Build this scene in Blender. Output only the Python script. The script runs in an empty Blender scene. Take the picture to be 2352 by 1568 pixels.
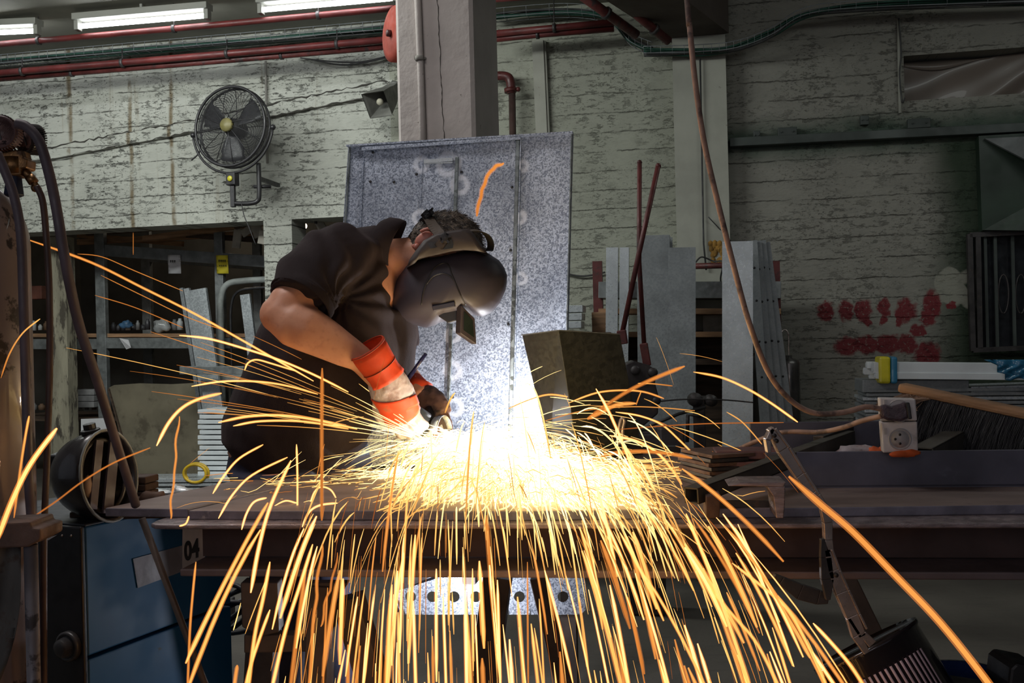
import bpy, bmesh, math, random
from mathutils import Vector, Matrix, noise
random.seed(7)
SC = bpy.context.scene
COL = SC.collection
R = math.radians
# ---------------------------------------------------------------- camera
ROLL = R(1.4); CAMZ = 1.22; F = 2287.0
cam_d = bpy.data.cameras.new('camera'); cam = bpy.data.objects.new('camera', cam_d); COL.objects.link(cam)
cam_d.sensor_width = 36.0; cam_d.lens = F/2352*36.0; cam_d.clip_start = 0.05; cam_d.clip_end = 60
cr, sr = math.cos(ROLL), math.sin(ROLL)
cam.matrix_world = Matrix(((cr, sr, 0, 0), (0, 0, -1, 0), (-sr, cr, 0, CAMZ), (0, 0, 0, 1)))
SC.camera = cam
# ---------------------------------------------------------------- world, exposure, added lights
SC.view_settings.view_transform = 'Standard'
try: SC.view_settings.look = 'None'
except Exception: pass
SC.view_settings.gamma = 1.0; SC.view_settings.exposure = 0.0
SC.view_settings.use_curve_mapping = False
SC.cycles.transparent_max_bounces = 48
SC.cycles.max_bounces = 6
W = bpy.data.worlds.new('world'); SC.world = W; W.use_nodes = True
W.node_tree.nodes['Background'].inputs[0].default_value = (0.80, 0.86, 1.0, 1)
W.node_tree.nodes['Background'].inputs[1].default_value = 0.13
def light(name, kind, loc, power, color=(1, 1, 1), size=0.1, rot=None, sy=None):
    d = bpy.data.lights.new(name, kind); d.energy = power; d.color = color
    if kind == 'AREA':
        d.size = size
        if sy: d.shape = 'RECTANGLE'; d.size_y = sy
    else: d.shadow_soft_size = size
    o = bpy.data.objects.new(name, d); COL.objects.link(o); o.location = loc
    if rot: o.rotation_euler = rot
    return o
# added area fills; the first stands behind the camera, to the left
light('front_fill', 'AREA', (-1.2, -3.2, 2.4), 22, (0.98, 0.92, 0.96), 3.0, (R(72), 0, R(-14)), 2.2)
light('left_wall_fill', 'AREA', (-2.9, 5.4, 3.72), 118, (0.95, 1.0, 0.96), 3.4, (R(38), 0, R(-14)), 0.5)  # added to brighten the left back wall; no lamp row is modelled
light('overhead_fill', 'AREA', (-1.7, 2.5, 3.75), 38, (1.0, 0.95, 0.93), 1.6, (R(16), 0, R(-25)), 0.6)  # added overhead to brighten the column front and the man's back
light('right_wall_fill', 'AREA', (3.4, 4.2, 3.72), 17, (0.93, 1.0, 0.96), 2.6, (R(30), 0, R(-8)), 0.5)  # weaker added fill for the right wall
# glow of white-hot metal and sparks; the one under the bench is added
light('spark_light', 'POINT', (0.02, 3.12, 0.975), 10.5, (0.95, 0.96, 1.0), 0.03)
light('spark_light_plate', 'POINT', (-0.16, 2.60, 0.935), 7.5, (1.0, 0.95, 0.93), 0.03)
light('bracket_fill', 'POINT', (-0.23, 2.97, 0.42), 8, (0.93, 0.94, 1.0), 0.012)  # added below the bench top to brighten the punched bracket
light('spark_light_front', 'POINT', (0.02, 1.75, 0.62), 0.9, (1.0, 0.6, 0.3), 0.012)
# ---------------------------------------------------------------- pixel -> place helpers
def ray(px, py):
    x = px-1176.0; y = 784.0-py
    return Vector(((x*cr+y*sr)/F, 1.0, (-x*sr+y*cr)/F))
def P(px, py, Y): 
    d = ray(px, py); return Vector((0, 0, CAMZ))+d*Y
def PZ(px, py, z):
    d = ray(px, py); return Vector((0, 0, CAMZ))+d*((z-CAMZ)/d.z)
TH = R(11); U = Vector((math.cos(TH), -math.sin(TH), 0)); NV = Vector((-math.sin(TH), -math.cos(TH), 0)); Z = Vector((0, 0, 1))
W0 = Vector((0, 8, 0))
def PL(px, py, p0, n):
    d = ray(px, py); c = Vector((0, 0, CAMZ)); return c+d*((p0-c).dot(n)/d.dot(n))
def PW(px, py, off=0.0): return PL(px, py, W0+NV*off, NV)
def wall_sz(px, py, off=0.0):
    p = PW(px, py, off)-W0; return p.dot(U), p.z
def PY(px, py, Y, th=R(7)):   # plane yawed like the bench, through (0,Y)
    n = Vector((-math.sin(th), -math.cos(th), 0)); return PL(px, py, Vector((0, Y, 0)), n)
def ppm(Y): return Y/F
# ---------------------------------------------------------------- node DSL
class G:
    def __init__(s, mat): s.nt = mat.node_tree; s.n = s.nt.nodes; s.l = s.nt.links
    def node(s, t, **k):
        n = s.n.new(t)
        for a, b in k.items(): setattr(n, a, b)
        return n
    def put(s, sock, v):
        if v is None: return
        if hasattr(v, 'links'): s.l.new(v, sock)
        elif isinstance(v, (tuple, list, Vector)) and len(v) == 3 and sock.type == 'RGBA': sock.default_value = (*v, 1)
        else: sock.default_value = v
    def m(s, op, a, b=None, c=None, clamp=False):
        n = s.node('ShaderNodeMath', operation=op, use_clamp=clamp)
        s.put(n.inputs[0], a); s.put(n.inputs[1], b); s.put(n.inputs[2], c); return n.outputs[0]
    def v(s, op, a, b=None):
        n = s.node('ShaderNodeVectorMath', operation=op); s.put(n.inputs[0], a); s.put(n.inputs[1], b)
        return n.outputs['Value'] if op in ('LENGTH', 'DOT_PRODUCT', 'DISTANCE') else n.outputs[0]
    def co(s, kind='Object'): return s.node('ShaderNodeTexCoord').outputs[kind]
    def sep(s, v):
        n = s.node('ShaderNodeSeparateXYZ'); s.put(n.inputs[0], v); return n.outputs
    def comb(s, x, y, z):
        n = s.node('ShaderNodeCombineXYZ'); s.put(n.inputs[0], x); s.put(n.inputs[1], y); s.put(n.inputs[2], z); return n.outputs[0]
    def scale(s, v, k): return s.v('MULTIPLY', v, k if isinstance(k, (tuple, list)) else (k, k, k))
    def noise(s, v, sc=5, det=4, rough=.55, dist=0):
        n = s.node('ShaderNodeTexNoise'); s.put(n.inputs['Vector'], v); n.inputs['Scale'].default_value = sc
        n.inputs['Detail'].default_value = det; n.inputs['Roughness'].default_value = rough; n.inputs['Distortion'].default_value = dist
        return n.outputs['Fac']
    def voro(s, v, sc=5, feat='F1', out='Distance'):
        n = s.node('ShaderNodeTexVoronoi', feature=feat); s.put(n.inputs['Vector'], v); n.inputs['Scale'].default_value = sc; return n.outputs[out]
    def ss(s, v, a, b, lo=0.0, hi=1.0):
        n = s.node('ShaderNodeMapRange', interpolation_type='SMOOTHSTEP', clamp=True)
        s.put(n.inputs['Value'], v)
        n.inputs['From Min'].default_value = a; n.inputs['From Max'].default_value = b
        n.inputs['To Min'].default_value = lo; n.inputs['To Max'].default_value = hi; return n.outputs['Result']
    def mix(s, f, a, b, bt='MIX'):
        n = s.node('ShaderNodeMix', data_type='RGBA', blend_type=bt)
        s.put(n.inputs['Factor'], f); s.put(n.inputs[6], a); s.put(n.inputs[7], b); return n.outputs[2]
    def bump(s, h, st=.5, d=.01):
        n = s.node('ShaderNodeBump'); n.inputs['Strength'].default_value = st; n.inputs['Distance'].default_value = d
        s.put(n.inputs['Height'], h); return n.outputs[0]
def newmat(name):
    m = bpy.data.materials.new(name); m.use_nodes = True; g = G(m); b = g.n['Principled BSDF']; return m, g, b
MATS = {}
def pm(name, col, rough=.6, metal=0.0, var=.25, sc=8, bump=.2, bd=.004, wear=None, thr=(.55, .65), wsc=14, stretch=(1, 1, 1), spec=.5, coat=0):
    """procedural paint / metal / cloth: base colour with noise, a second colour in worn patches, fine relief"""
    if name in MATS: return MATS[name]
    m, g, b = newmat(name)
    c = g.scale(g.co(), stretch)
    n1 = g.noise(c, sc, 5)
    lo = tuple(x*(1-var) for x in col); hi = tuple(min(1, x*(1+var)) for x in col)
    k = g.mix(g.ss(n1, .3, .7), lo, hi)
    if wear is not None: k = g.mix(g.ss(g.noise(c, wsc, 6, .65), *thr), k, wear)
    g.put(b.inputs['Base Color'], k)
    g.put(b.inputs['Roughness'], g.ss(g.noise(c, sc*2.3, 3), .3, .7, max(.02, rough-.12), min(1, rough+.12)))
    b.inputs['Metallic'].default_value = metal; b.inputs['Specular IOR Level'].default_value = spec
    b.inputs['Coat Weight'].default_value = coat
    g.put(b.inputs['Normal'], g.bump(g.noise(c, sc*6, 4), bump, bd))
    MATS[name] = m; return m
def emit(name, col, st, sampling='AUTO'):
    if name in MATS: return MATS[name]
    m = bpy.data.materials.new(name); m.use_nodes = True; nt = m.node_tree; nt.nodes.clear()
    o = nt.nodes.new('ShaderNodeOutputMaterial'); e = nt.nodes.new('ShaderNodeEmission')
    e.inputs[0].default_value = (*col, 1); e.inputs[1].default_value = st; nt.links.new(e.outputs[0], o.inputs[0])
    m.cycles.emission_sampling = sampling
    MATS[name] = m; return m
# ---------------------------------------------------------------- mesh builder
class MB:
    def __init__(s): s.v = []; s.f = []; s.sm = []; s.mi = []
    def add(s, vs, fs, smooth=False, mi=0):
        o = len(s.v); s.v += [Vector(p) for p in vs]
        for f in fs: s.f.append([i+o for i in f]); s.sm.append(smooth); s.mi.append(mi)
        return s
    def hexa(s, c, mi=0):  # 8 corners: bottom 4 loop, top 4 loop
        return s.add(c, [(3, 2, 1, 0), (4, 5, 6, 7), (0, 1, 5, 4), (1, 2, 6, 5), (2, 3, 7, 6), (3, 0, 4, 7)], False, mi)
    def box(s, c, sx, sy, sz, ax=None, mi=0):  # centre, full sizes, axes
        X, Y_, Z_ = ax or (Vector((1, 0, 0)), Vector((0, 1, 0)), Vector((0, 0, 1)))
        c = Vector(c); X = X*sx/2; Y_ = Y_*sy/2; Z_ = Z_*sz/2
        return s.hexa([c-X-Y_-Z_, c+X-Y_-Z_, c+X+Y_-Z_, c-X+Y_-Z_, c-X-Y_+Z_, c+X-Y_+Z_, c+X+Y_+Z_, c-X+Y_+Z_], mi)
    def bar(s, a, b, w, h, up=Z, mi=0):  # box from a to b, w sideways, h along up
        a = Vector(a); b = Vector(b); d = (b-a); L = d.length; d.normalize(); up = Vector(up)
        sd = d.cross(up)
        if sd.length < 1e-4: sd = d.cross(Vector((1, 0, 0)))
        sd.normalize(); u2 = sd.cross(d).normalized()
        return s.box((a+b)/2, w, L, h, (sd, d, u2), mi)
    def prism(s, poly, off, mi=0, smooth=False):
        n = len(poly); off = Vector(off); p = [Vector(q) for q in poly]
        s.add(p+[q+off for q in p], [tuple(range(n))[::-1], tuple(range(n, 2*n))], False, mi)
        o = len(s.v)-2*n
        for i in range(n):
            j = (i+1) % n; s.f.append([o+i, o+j, o+n+j, o+n+i]); s.sm.append(smooth); s.mi.append(mi)
        return s
    def tube(s, pts, r, n=10, smooth=True, mi=0, closed=False, cap=True):
        pts = [Vector(p) for p in pts]; m = len(pts)
        rs = r if isinstance(r, (list, tuple)) else [r]*m
        rings = []; prev = None
        for i, p in enumerate(pts):
            if closed: t = pts[(i+1) % m]-pts[i-1]
            else: t = pts[min(i+1, m-1)]-pts[max(i-1, 0)]
            if t.length < 1e-9: t = Vector((0, 0, 1))
            t.normalize()
            if prev is None:
                a = Vector((0, 0, 1)) if abs(t.z) < .9 else Vector((1, 0, 0)); prev = t.cross(a).normalized()
            x = (prev-t*prev.dot(t))
            if x.length < 1e-6: x = t.orthogonal()
            x.normalize(); y = t.cross(x); prev = x
            rings.append([p+(x*math.cos(2*math.pi*k/n)+y*math.sin(2*math.pi*k/n))*rs[i] for k in range(n)])
        vs = [q for rg in rings for q in rg]; fs = []
        for i in range(m if closed else m-1):
            j = (i+1) % m
            for k in range(n): fs.append((i*n+k, i*n+(k+1) % n, j*n+(k+1) % n, j*n+k))
        s.add(vs, fs, smooth, mi)
        if cap and not closed:
            o = len(s.v)-m*n
            s.f += [[o+k for k in range(n)][::-1], [o+(m-1)*n+k for k in range(n)]]; s.sm += [False, False]; s.mi += [mi, mi]
        return s
    def loft(s, secs, n=24, hint=(0, 1, 0), mi=0, pw=2.0):
        """secs: (pos, r_a, r_b): r_b along hint axis, r_a across; rings follow the path"""
        m = len(secs); ps = [Vector(q[0]) for q in secs]; h = Vector(hint); rings = []
        for i in range(m):
            t = (ps[min(i+1, m-1)]-ps[max(i-1, 0)]).normalized()
            if len(secs[i]) > 3: t = Vector(secs[i][3]).normalized()
            b = (h-t*h.dot(t)).normalized(); a = t.cross(b)
            rg = []
            for k in range(n):
                c_, s_ = math.cos(2*math.pi*k/n), math.sin(2*math.pi*k/n)
                c_ = math.copysign(abs(c_)**(2/pw), c_); s_ = math.copysign(abs(s_)**(2/pw), s_)
                rg.append(ps[i]+a*secs[i][1]*c_+b*secs[i][2]*s_)
            rings.append(rg)
        fs = []
        for i in range(m-1):
            for k in range(n): fs.append((i*n+k, i*n+(k+1) % n, (i+1)*n+(k+1) % n, (i+1)*n+k))
        fs += [tuple(range(n))[::-1], tuple(range((m-1)*n, m*n))]
        return s.add([q for rg in rings for q in rg], fs, True, mi)
    def ball(s, c, r, n=14, mi=0, sc=(1, 1, 1), ax=None):
        c = Vector(c); vs = []; fs = []
        X, Y_, Z_ = ax or (Vector((1, 0, 0)), Vector((0, 1, 0)), Vector((0, 0, 1)))
        m = n//2
        for i in range(m+1):
            ph = math.pi*i/m
            for k in range(n):
                th = 2*math.pi*k/n
                vs.append(c+X*r*sc[0]*math.sin(ph)*math.cos(th)+Y_*r*sc[1]*math.sin(ph)*math.sin(th)+Z_*r*sc[2]*math.cos(ph))
        for i in range(m):
            for k in range(n): fs.append((i*n+k, (i+1)*n+k, (i+1)*n+(k+1) % n, i*n+(k+1) % n))
        return s.add(vs, fs, True, mi)
    def lathe(s, base, axis, prof, n=24, mi=0, smooth=True):  # prof: (r, h)
        base = Vector(base); t = Vector(axis).normalized(); x = t.orthogonal().normalized(); y = t.cross(x); vs = []; fs = []
        for r_, h_ in prof:
            for k in range(n):
                a = 2*math.pi*k/n; vs.append(base+t*h_+(x*math.cos(a)+y*math.sin(a))*max(r_, 1e-4))
        for i in range(len(prof)-1):
            for k in range(n): fs.append((i*n+k, i*n+(k+1) % n, (i+1)*n+(k+1) % n, (i+1)*n+k))
        fs += [tuple(range(n))[::-1], tuple(range((len(prof)-1)*n, len(prof)*n))]
        return s.add(vs, fs, smooth, mi)
    def sheet(s, rows, thick, mi=0, smooth=True):   # rows: grid of points -> slab of thickness along -normal estimate
        m, n = len(rows), len(rows[0])
        nr = (Vector(rows[0][1])-Vector(rows[0][0])).cross(Vector(rows[1][0])-Vector(rows[0][0])).normalized()*thick
        A = [Vector(p) for r_ in rows for p in r_]; B = [p+nr for p in A]; k = m*n; fs = []
        for i in range(m-1):
            for j in range(n-1):
                a, b, c, d = i*n+j, i*n+j+1, (i+1)*n+j+1, (i+1)*n+j
                fs += [(d, c, b, a), (a+k, b+k, c+k, d+k)]
        def side(a, b): fs.append((a, b, b+k, a+k))
        for j in range(n-1): side(j, j+1); side((m-1)*n+j+1, (m-1)*n+j)
        for i in range(m-1): side((i+1)*n, i*n); side(i*n+n-1, (i+1)*n+n-1)
        return s.add(A+B, fs, smooth, mi)
def kids(o): return o.children
def link(name, mb, mat, parent=None, bevel=0, label=None, auto=True):
    me = bpy.data.meshes.new(name)
    me.from_pydata([tuple(v) for v in mb.v], [], mb.f)
    me.polygons.foreach_set('use_smooth', mb.sm)
    mats = mat if isinstance(mat, (list, tuple)) else [mat]
    for q in mats: me.materials.append(q)
    if any(mb.mi): me.polygons.foreach_set('material_index', mb.mi)
    me.update()
    bm = bmesh.new(); bm.from_mesh(me); bmesh.ops.recalc_face_normals(bm, faces=bm.faces); bm.to_mesh(me); bm.free()
    o = bpy.data.objects.new(name, me); COL.objects.link(o)
    if bevel:
        b = o.modifiers.new('bevel', 'BEVEL'); b.width = bevel; b.segments = 2; b.limit_method = 'ANGLE'; b.angle_limit = R(40)
    if parent is not None:
        o.parent = parent
        o.matrix_parent_inverse = Matrix.Translation(-parent.location) if parent.type == 'EMPTY' else Matrix.Identity(4)
    if label: o['label'] = label
    return o
def tag(o, label, cat, group=None, kind=None):
    o['label'] = label
    if cat: o['category'] = cat
    if group: o['group'] = group
    if kind: o['kind'] = kind
    return o
def thing(name, label, cat, loc, group=None):
    o = bpy.data.objects.new(name, None); COL.objects.link(o); o.location = loc; o.empty_display_size = .05
    return tag(o, label, cat, group)
def struct(name, mb, mat, parent=None, **k):
    o = link(name, mb, mat, parent, **k)
    if parent is None: o['kind'] = 'structure'
    return o
def smooth_path(pts, k=6):
    pts = [Vector(p) for p in pts]; out = []
    for i in range(len(pts)-1):
        p0 = pts[max(i-1, 0)]; p1 = pts[i]; p2 = pts[i+1]; p3 = pts[min(i+2, len(pts)-1)]
        for j in range(k):
            t = j/k; out.append(.5*((2*p1)+(p2-p0)*t+(2*p0-5*p1+4*p2-p3)*t*t+(3*p1-p0-3*p2+p3)*t**3))
    out.append(pts[-1]); return out
def remesh(mb, voxel, smooth_it=4, fac=.5):
    me = bpy.data.meshes.new('t'); me.from_pydata([tuple(v) for v in mb.v], [], mb.f)
    bm = bmesh.new(); bm.from_mesh(me); bmesh.ops.recalc_face_normals(bm, faces=bm.faces); bm.to_mesh(me); bm.free()
    o = bpy.data.objects.new('t', me); COL.objects.link(o)
    r_ = o.modifiers.new('r', 'REMESH'); r_.mode = 'VOXEL'; r_.voxel_size = voxel
    s_ = o.modifiers.new('s', 'SMOOTH'); s_.iterations = smooth_it; s_.factor = fac
    dg = bpy.context.evaluated_depsgraph_get(); out = bpy.data.meshes.new_from_object(o.evaluated_get(dg))
    bpy.data.objects.remove(o); bpy.data.meshes.remove(me)
    out.polygons.foreach_set('use_smooth', [True]*len(out.polygons))
    return out
def link_mesh(name, me, mat, parent=None, label=None):
    me.materials.clear(); me.materials.append(mat); me.name = name
    o = bpy.data.objects.new(name, me); COL.objects.link(o)
    if parent is not None:
        o.parent = parent; o.matrix_parent_inverse = Matrix.Translation(-parent.location) if parent.type == 'EMPTY' else Matrix.Identity(4)
    if label: o['label'] = label
    return o
# ---------------------------------------------------------------- shared materials
galv = None
def make_galv(name, a, b_, rough=.45, metal=.75, sc=140, halos=()):
    m, g, b = newmat(name); c = g.co()
    sp = g.voro(g.v('ADD', c, g.scale(g.noise(c, 40, 2), .02)), sc, 'F1', 'Color')
    f = g.sep(sp)[0]
    fine = g.noise(c, 420, 2)
    k = g.mix(g.ss(g.m('ADD', g.m('MULTIPLY', f, .6), g.m('MULTIPLY', fine, .6)), .3, .85), a, b_)
    big = g.noise(c, 5, 4)
    k = g.mix(g.ss(big, .35, .7, 0, .45), k, tuple(x*.55 for x in a))
    for (p, r_) in halos:
        d = g.v('DISTANCE', c, tuple(p)); d = g.m('ADD', d, g.m('MULTIPLY', g.noise(c, 30, 3), .02))
        ring = g.m('MULTIPLY', g.ss(d, r_*.55, r_*.8), g.ss(d, r_*.95, r_*1.25, 1, 0))
        k = g.mix(g.m('MULTIPLY', ring, .6), k, (.82, .85, .92)); k = g.mix(g.ss(d, r_*.3, r_*.6, .5, 0), k, (.3, .33, .42))
    g.put(b.inputs['Base Color'], k); b.inputs['Metallic'].default_value = metal
    g.put(b.inputs['Roughness'], g.ss(f, 0, 1, rough-.08, rough+.12))
    g.put(b.inputs['Normal'], g.bump(g.m('ADD', fine, g.m('MULTIPLY', big, 3)), .12, .004))
    return m
M_galv = make_galv('galvanised_steel', (.44, .47, .51), (.49, .53, .57), .42, .5, 90)
M_galvd = make_galv('dull_galvanised_steel', (.22, .24, .25), (.28, .30, .31), .5, .4, 90)
M_steel = pm('mill_scale_steel', (.16, .12, .115), .5, .35, .3, 5, .25, .003, wear=(.26, .17, .13), thr=(.6, .75), wsc=9)
M_edge = pm('steel_cut_edge', (.27, .22, .23), .38, .55, .35, 22, .4, .003, wear=(.42, .4, .42), thr=(.6, .7), wsc=30, stretch=(1, 1, 6))
M_blue_steel = pm('blue_grey_primer_steel', (.115, .112, .15), .42, .25, .3, 5, .2, .003, wear=(.20, .20, .27), thr=(.58, .75), wsc=6)
M_dark = pm('dark_oily_steel', (.055, .05, .05), .5, .5, .3, 9, .3, .003, wear=(.12, .08, .06), thr=(.6, .7))
M_black = pm('black_plastic', (.018, .017, .019), .42, 0, .2, 10, .1, .002)
M_red = pm('red_painted_pipe', (.10, .016, .015), .5, 0, .3, 6, .1, .003, wear=(.1, .03, .03), thr=(.62, .75))
M_dred = pm('dark_red_oxide', (.10, .022, .02), .5, .1, .35, 12, .2, .003, wear=(.035, .025, .025), thr=(.55, .68))
M_rust = pm('rusty_steel', (.11, .065, .05), .75, .2, .4, 12, .5, .004, wear=(.22, .11, .06), thr=(.55, .68))
M_rub = pm('rubber_hose', (.10, .078, .095), .55, 0, .25, 12, .15, .002)
M_wood = pm('rough_wood', (.30, .17, .09), .75, 0, .35, 4, .35, .004, stretch=(1, 1, 8))
M_woodd = pm('dark_old_wood', (.07, .045, .03), .8, 0, .4, 4, .35, .004, stretch=(1, 1, 8))
M_white = pm('white_coated_metal', (.62, .66, .68), .4, 0, .08, 6, .05, .002)
M_cable = pm('grey_cable', (.05, .05, .05), .6)
M_green = pm('green_cable', (.012, .06, .04), .6)
M_brass = pm('dull_brass', (.24, .13, .055), .42, .8, .35, 30, .3, .002, wear=(.07, .04, .025), thr=(.52, .66))
M_chrome = pm('chromed_steel', (.46, .40, .37), .30, .55, .2, 25, .15, .002, wear=(.1, .07, .06), thr=(.58, .7), wsc=30)
M_paper = pm('paper', (.62, .62, .64), .8, 0, .06, 6)
M_yel = pm('yellow_paper', (.78, .66, .04), .7, 0, .06, 6)
M_conc = pm('bare_concrete', (.22, .21, .19), .9, 0, .25, 5, .4, .008)
# ================================================================ THE ROOM
# walls are built in wall coordinates (s along, off towards the camera, z up)
def WS(s, z, off=0.0): return W0+U*s+NV*off+Z*z
def wall_mat(name, base, dark, streak=True, spray=False, graff=()):
    m, g, b = newmat(name)
    c0 = g.co()
    # rotate world into wall coordinates
    d = g.v('SUBTRACT', c0, tuple(W0)); s_ = g.v('DOT_PRODUCT', d, tuple(U)); zz = g.sep(c0)[2]
    c = g.comb(s_, 0, zz)
    big = g.noise(c, 1.3, 4); med = g.noise(g.scale(c, (1, 1, 2.2)), 5, 6, .65); fine = g.noise(g.scale(c, (1, 1, 2.5)), 26, 5, .7)
    wob = g.m('ADD', g.m('MULTIPLY', g.noise(c, 2.2, 3), .045), g.m('MULTIPLY', g.noise(c, 16, 4, .7), .03))
    zb = g.m('DIVIDE', g.m('ADD', zz, wob), .152)
    fr = g.m('FRACT', zb); dj = g.m('ABSOLUTE', g.m('SUBTRACT', fr, .5))       # .5 at joint
    joint = g.ss(dj, .455, .497)
    brk = g.ss(g.noise(g.scale(c, (1.2, 1, 4)), 3.2, 6, .75), .42, .60)
    jm = g.m('MULTIPLY', joint, brk)
    k = g.mix(g.ss(big, .3, .7), tuple(x*.84 for x in base), base)
    k = g.mix(g.ss(med, .35, .75, 0, .35), k, tuple(x*.62 for x in base))
    # chipped paint specks: elongated along the boards
    sp = g.noise(g.scale(c, (1, 1, 2.6)), 9, 9, .8)
    spm = g.m('MULTIPLY', g.ss(sp, .535, .60), g.ss(g.noise(c, 1.8, 3), .38, .62))
    sp2 = g.m('MULTIPLY', g.ss(g.noise(g.scale(c, (1, 1, 1.7)), 30, 6, .8), .56, .64), g.ss(g.noise(g.v('ADD', c, (7, 0, 2)), 2.4, 3), .42, .62)); spm = g.m('MULTIPLY', g.m('MAXIMUM', spm, sp2), 1.0 if streak else .42)
    k = g.mix(g.m('MULTIPLY', spm, .85), k, dark)
    k = g.mix(g.m('MULTIPLY', jm, .85 if streak else .62), k, dark)
    if streak:
        st = g.noise(g.comb(g.m('MULTIPLY', s_, 9), 0, g.m('MULTIPLY', zz, .35)), 1, 5, .7)
        k = g.mix(g.m('MULTIPLY', g.ss(st, .57, .70), .45), k, (.20, .15, .085))
        lines = [wall_sz(x, 300)[0] for x in (162, 300, 395)]
        for i, q in enumerate(lines):
            dd = g.m('ABSOLUTE', g.m('SUBTRACT', g.m('ADD', s_, g.m('MULTIPLY', g.noise(c, 1.5, 4), .06)), q+.03))
            mk = g.m('MULTIPLY', g.ss(dd, .006, .028, 1, 0), g.ss(g.noise(c, 4, 4, .7), .33, .55))
            k = g.mix(g.m('MULTIPLY', mk, .8), k, (.13, .085, .03))
    if spray:   # overspray of dark green paint round the rail and the painted panel
        s0, z0 = wall_sz(1680, 335); s1, z1 = wall_sz(2352, 295)
        dz = g.m('ABSOLUTE', g.m('SUBTRACT', zz, (z0+z1)/2+.02))
        nz = g.noise(c, 2.6, 3)
        a1 = g.m('MULTIPLY', g.ss(g.m('SUBTRACT', dz, g.m('MULTIPLY', nz, .22)), -.10, .13, 1, 0), g.ss(g.noise(c, 1.9, 2), .25, .5))
        s2 = wall_sz(2215, 500)[0]
        a2 = g.ss(g.m('ADD', s_, g.m('MULTIPLY', g.noise(c, 2.2, 3), .25)), s2-.22, s2+.12)
        a2 = g.m('MULTIPLY', a2, g.ss(zz, z0-.10, z0+.02, 1, 0))
        k = g.mix(g.m('MULTIPLY', a1, .93), k, (.045, .075, .055)); k = g.mix(g.m('MULTIPLY', a2, .93), k, (.022, .04, .022))
        s3, z3 = wall_sz(2185, 660); e = g.v('SUBTRACT', c, (s3, 0, z3)); e = g.sep(e)
        q = g.m('MAXIMUM', g.m('ABSOLUTE', e[0]), g.m('ABSOLUTE', g.m('MULTIPLY', e[2], 1.0)))
        q = g.m('ADD', q, g.m('MULTIPLY', g.m('SUBTRACT', g.voro(c, 9), .3), .12))
        k = g.mix(g.ss(q, .14, .16, .9, 0), k, (.30, .30, .25))
    if graff:
        dist = None; nn = g.comb(g.m('MULTIPLY', g.m('SUBTRACT', g.noise(c, 16, 4), .5), .09), 0, g.m('MULTIPLY', g.m('SUBTRACT', g.noise(g.v('ADD', c, (3, 0, 5)), 16, 4), .5), .09))
        cc = g.v('ADD', c, nn)
        for (x, y, rx, ry) in graff:
            s3, z3 = wall_sz(x, y); kk = 7.5/F
            e = g.v('MULTIPLY', g.v('SUBTRACT', cc, (s3, 0, z3)), (1/(rx*kk), 0, 1/(ry*kk))); l = g.v('LENGTH', e)
            dist = l if dist is None else g.m('MINIMUM', dist, l)
        mk = g.m('MULTIPLY', g.ss(dist, .75, 1.12, 1, 0), g.ss(g.noise(c, 30, 5, .75), .66, .58))
        k = g.mix(g.m('MULTIPLY', g.ss(dist, .75, 1.12, .92, 0), g.ss(g.noise(c, 40, 5, .8), .36, .44)), k, (.17, .014, .022))
    g.put(b.inputs['Base Color'], k); b.inputs['Roughness'].default_value = .85; b.inputs['Specular IOR Level'].default_value = .25
    h = g.m('SUBTRACT', g.m('ADD', g.m('MULTIPLY', fine, .5), g.m('MULTIPLY', med, .6)), g.m('MULTIPLY', g.m('ADD', jm, g.m('MULTIPLY', spm, .7)), 1.2))
    step = g.m('MULTIPLY', g.noise(g.comb(0, 0, g.m('FLOOR', zb)), 7.3, 0), .6)
    g.put(b.inputs['Normal'], g.bump(g.m('ADD', h, step), .8, .016))
    return m
GRAFF = [(1897, 715, 20, 24), (1943, 713, 18, 25), (1983, 712, 20, 28), (1990, 735, 10, 18), (2030, 705, 15, 22), (2030, 735, 9, 14), (2080, 712, 24, 28), (2065, 735, 8, 16), (2140, 700, 20, 34), (2130, 730, 20, 20), (2186, 700, 11, 8), (2110, 760, 18, 15), (1945, 795, 28, 24), (1990, 792, 30, 22), (2040, 790, 34, 24), (2085, 790, 22, 24), (2130, 812, 30, 28)]
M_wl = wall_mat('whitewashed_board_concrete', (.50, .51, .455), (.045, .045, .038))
M_wr = wall_mat('dimmed_board_concrete', (.30, .292, .255), (.05, .045, .035), False, True, GRAFF)  # base lowered below the left wall's: dimmer light put into the colour
LZ = 2.29; CZ = 3.87; TW = .30
def wbox(s0, s1, z0, z1, o0=-TW, o1=0.0):
    mb = MB(); mb.hexa([WS(s0, z0, o1), WS(s1, z0, o1), WS(s1, z0, o0), WS(s0, z0, o0), WS(s0, z1, o1), WS(s1, z1, o1), WS(s1, z1, o0), WS(s0, z1, o0)]); return mb
sp0 = wall_sz(607, 600)[0]; sp1 = wall_sz(672, 600)[0]; sR = wall_sz(905, 600)[0]; sPil0 = wall_sz(1552, 400)[0]; sPil1 = wall_sz(1672, 400)[0]
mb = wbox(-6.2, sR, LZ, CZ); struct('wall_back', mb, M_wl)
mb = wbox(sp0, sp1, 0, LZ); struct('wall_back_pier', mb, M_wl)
M_wm = wall_mat('shaded_board_concrete', (.40, .41, .34), (.06, .055, .045), False)  # wall colour darkened to carry the shade of this stretch
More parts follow.
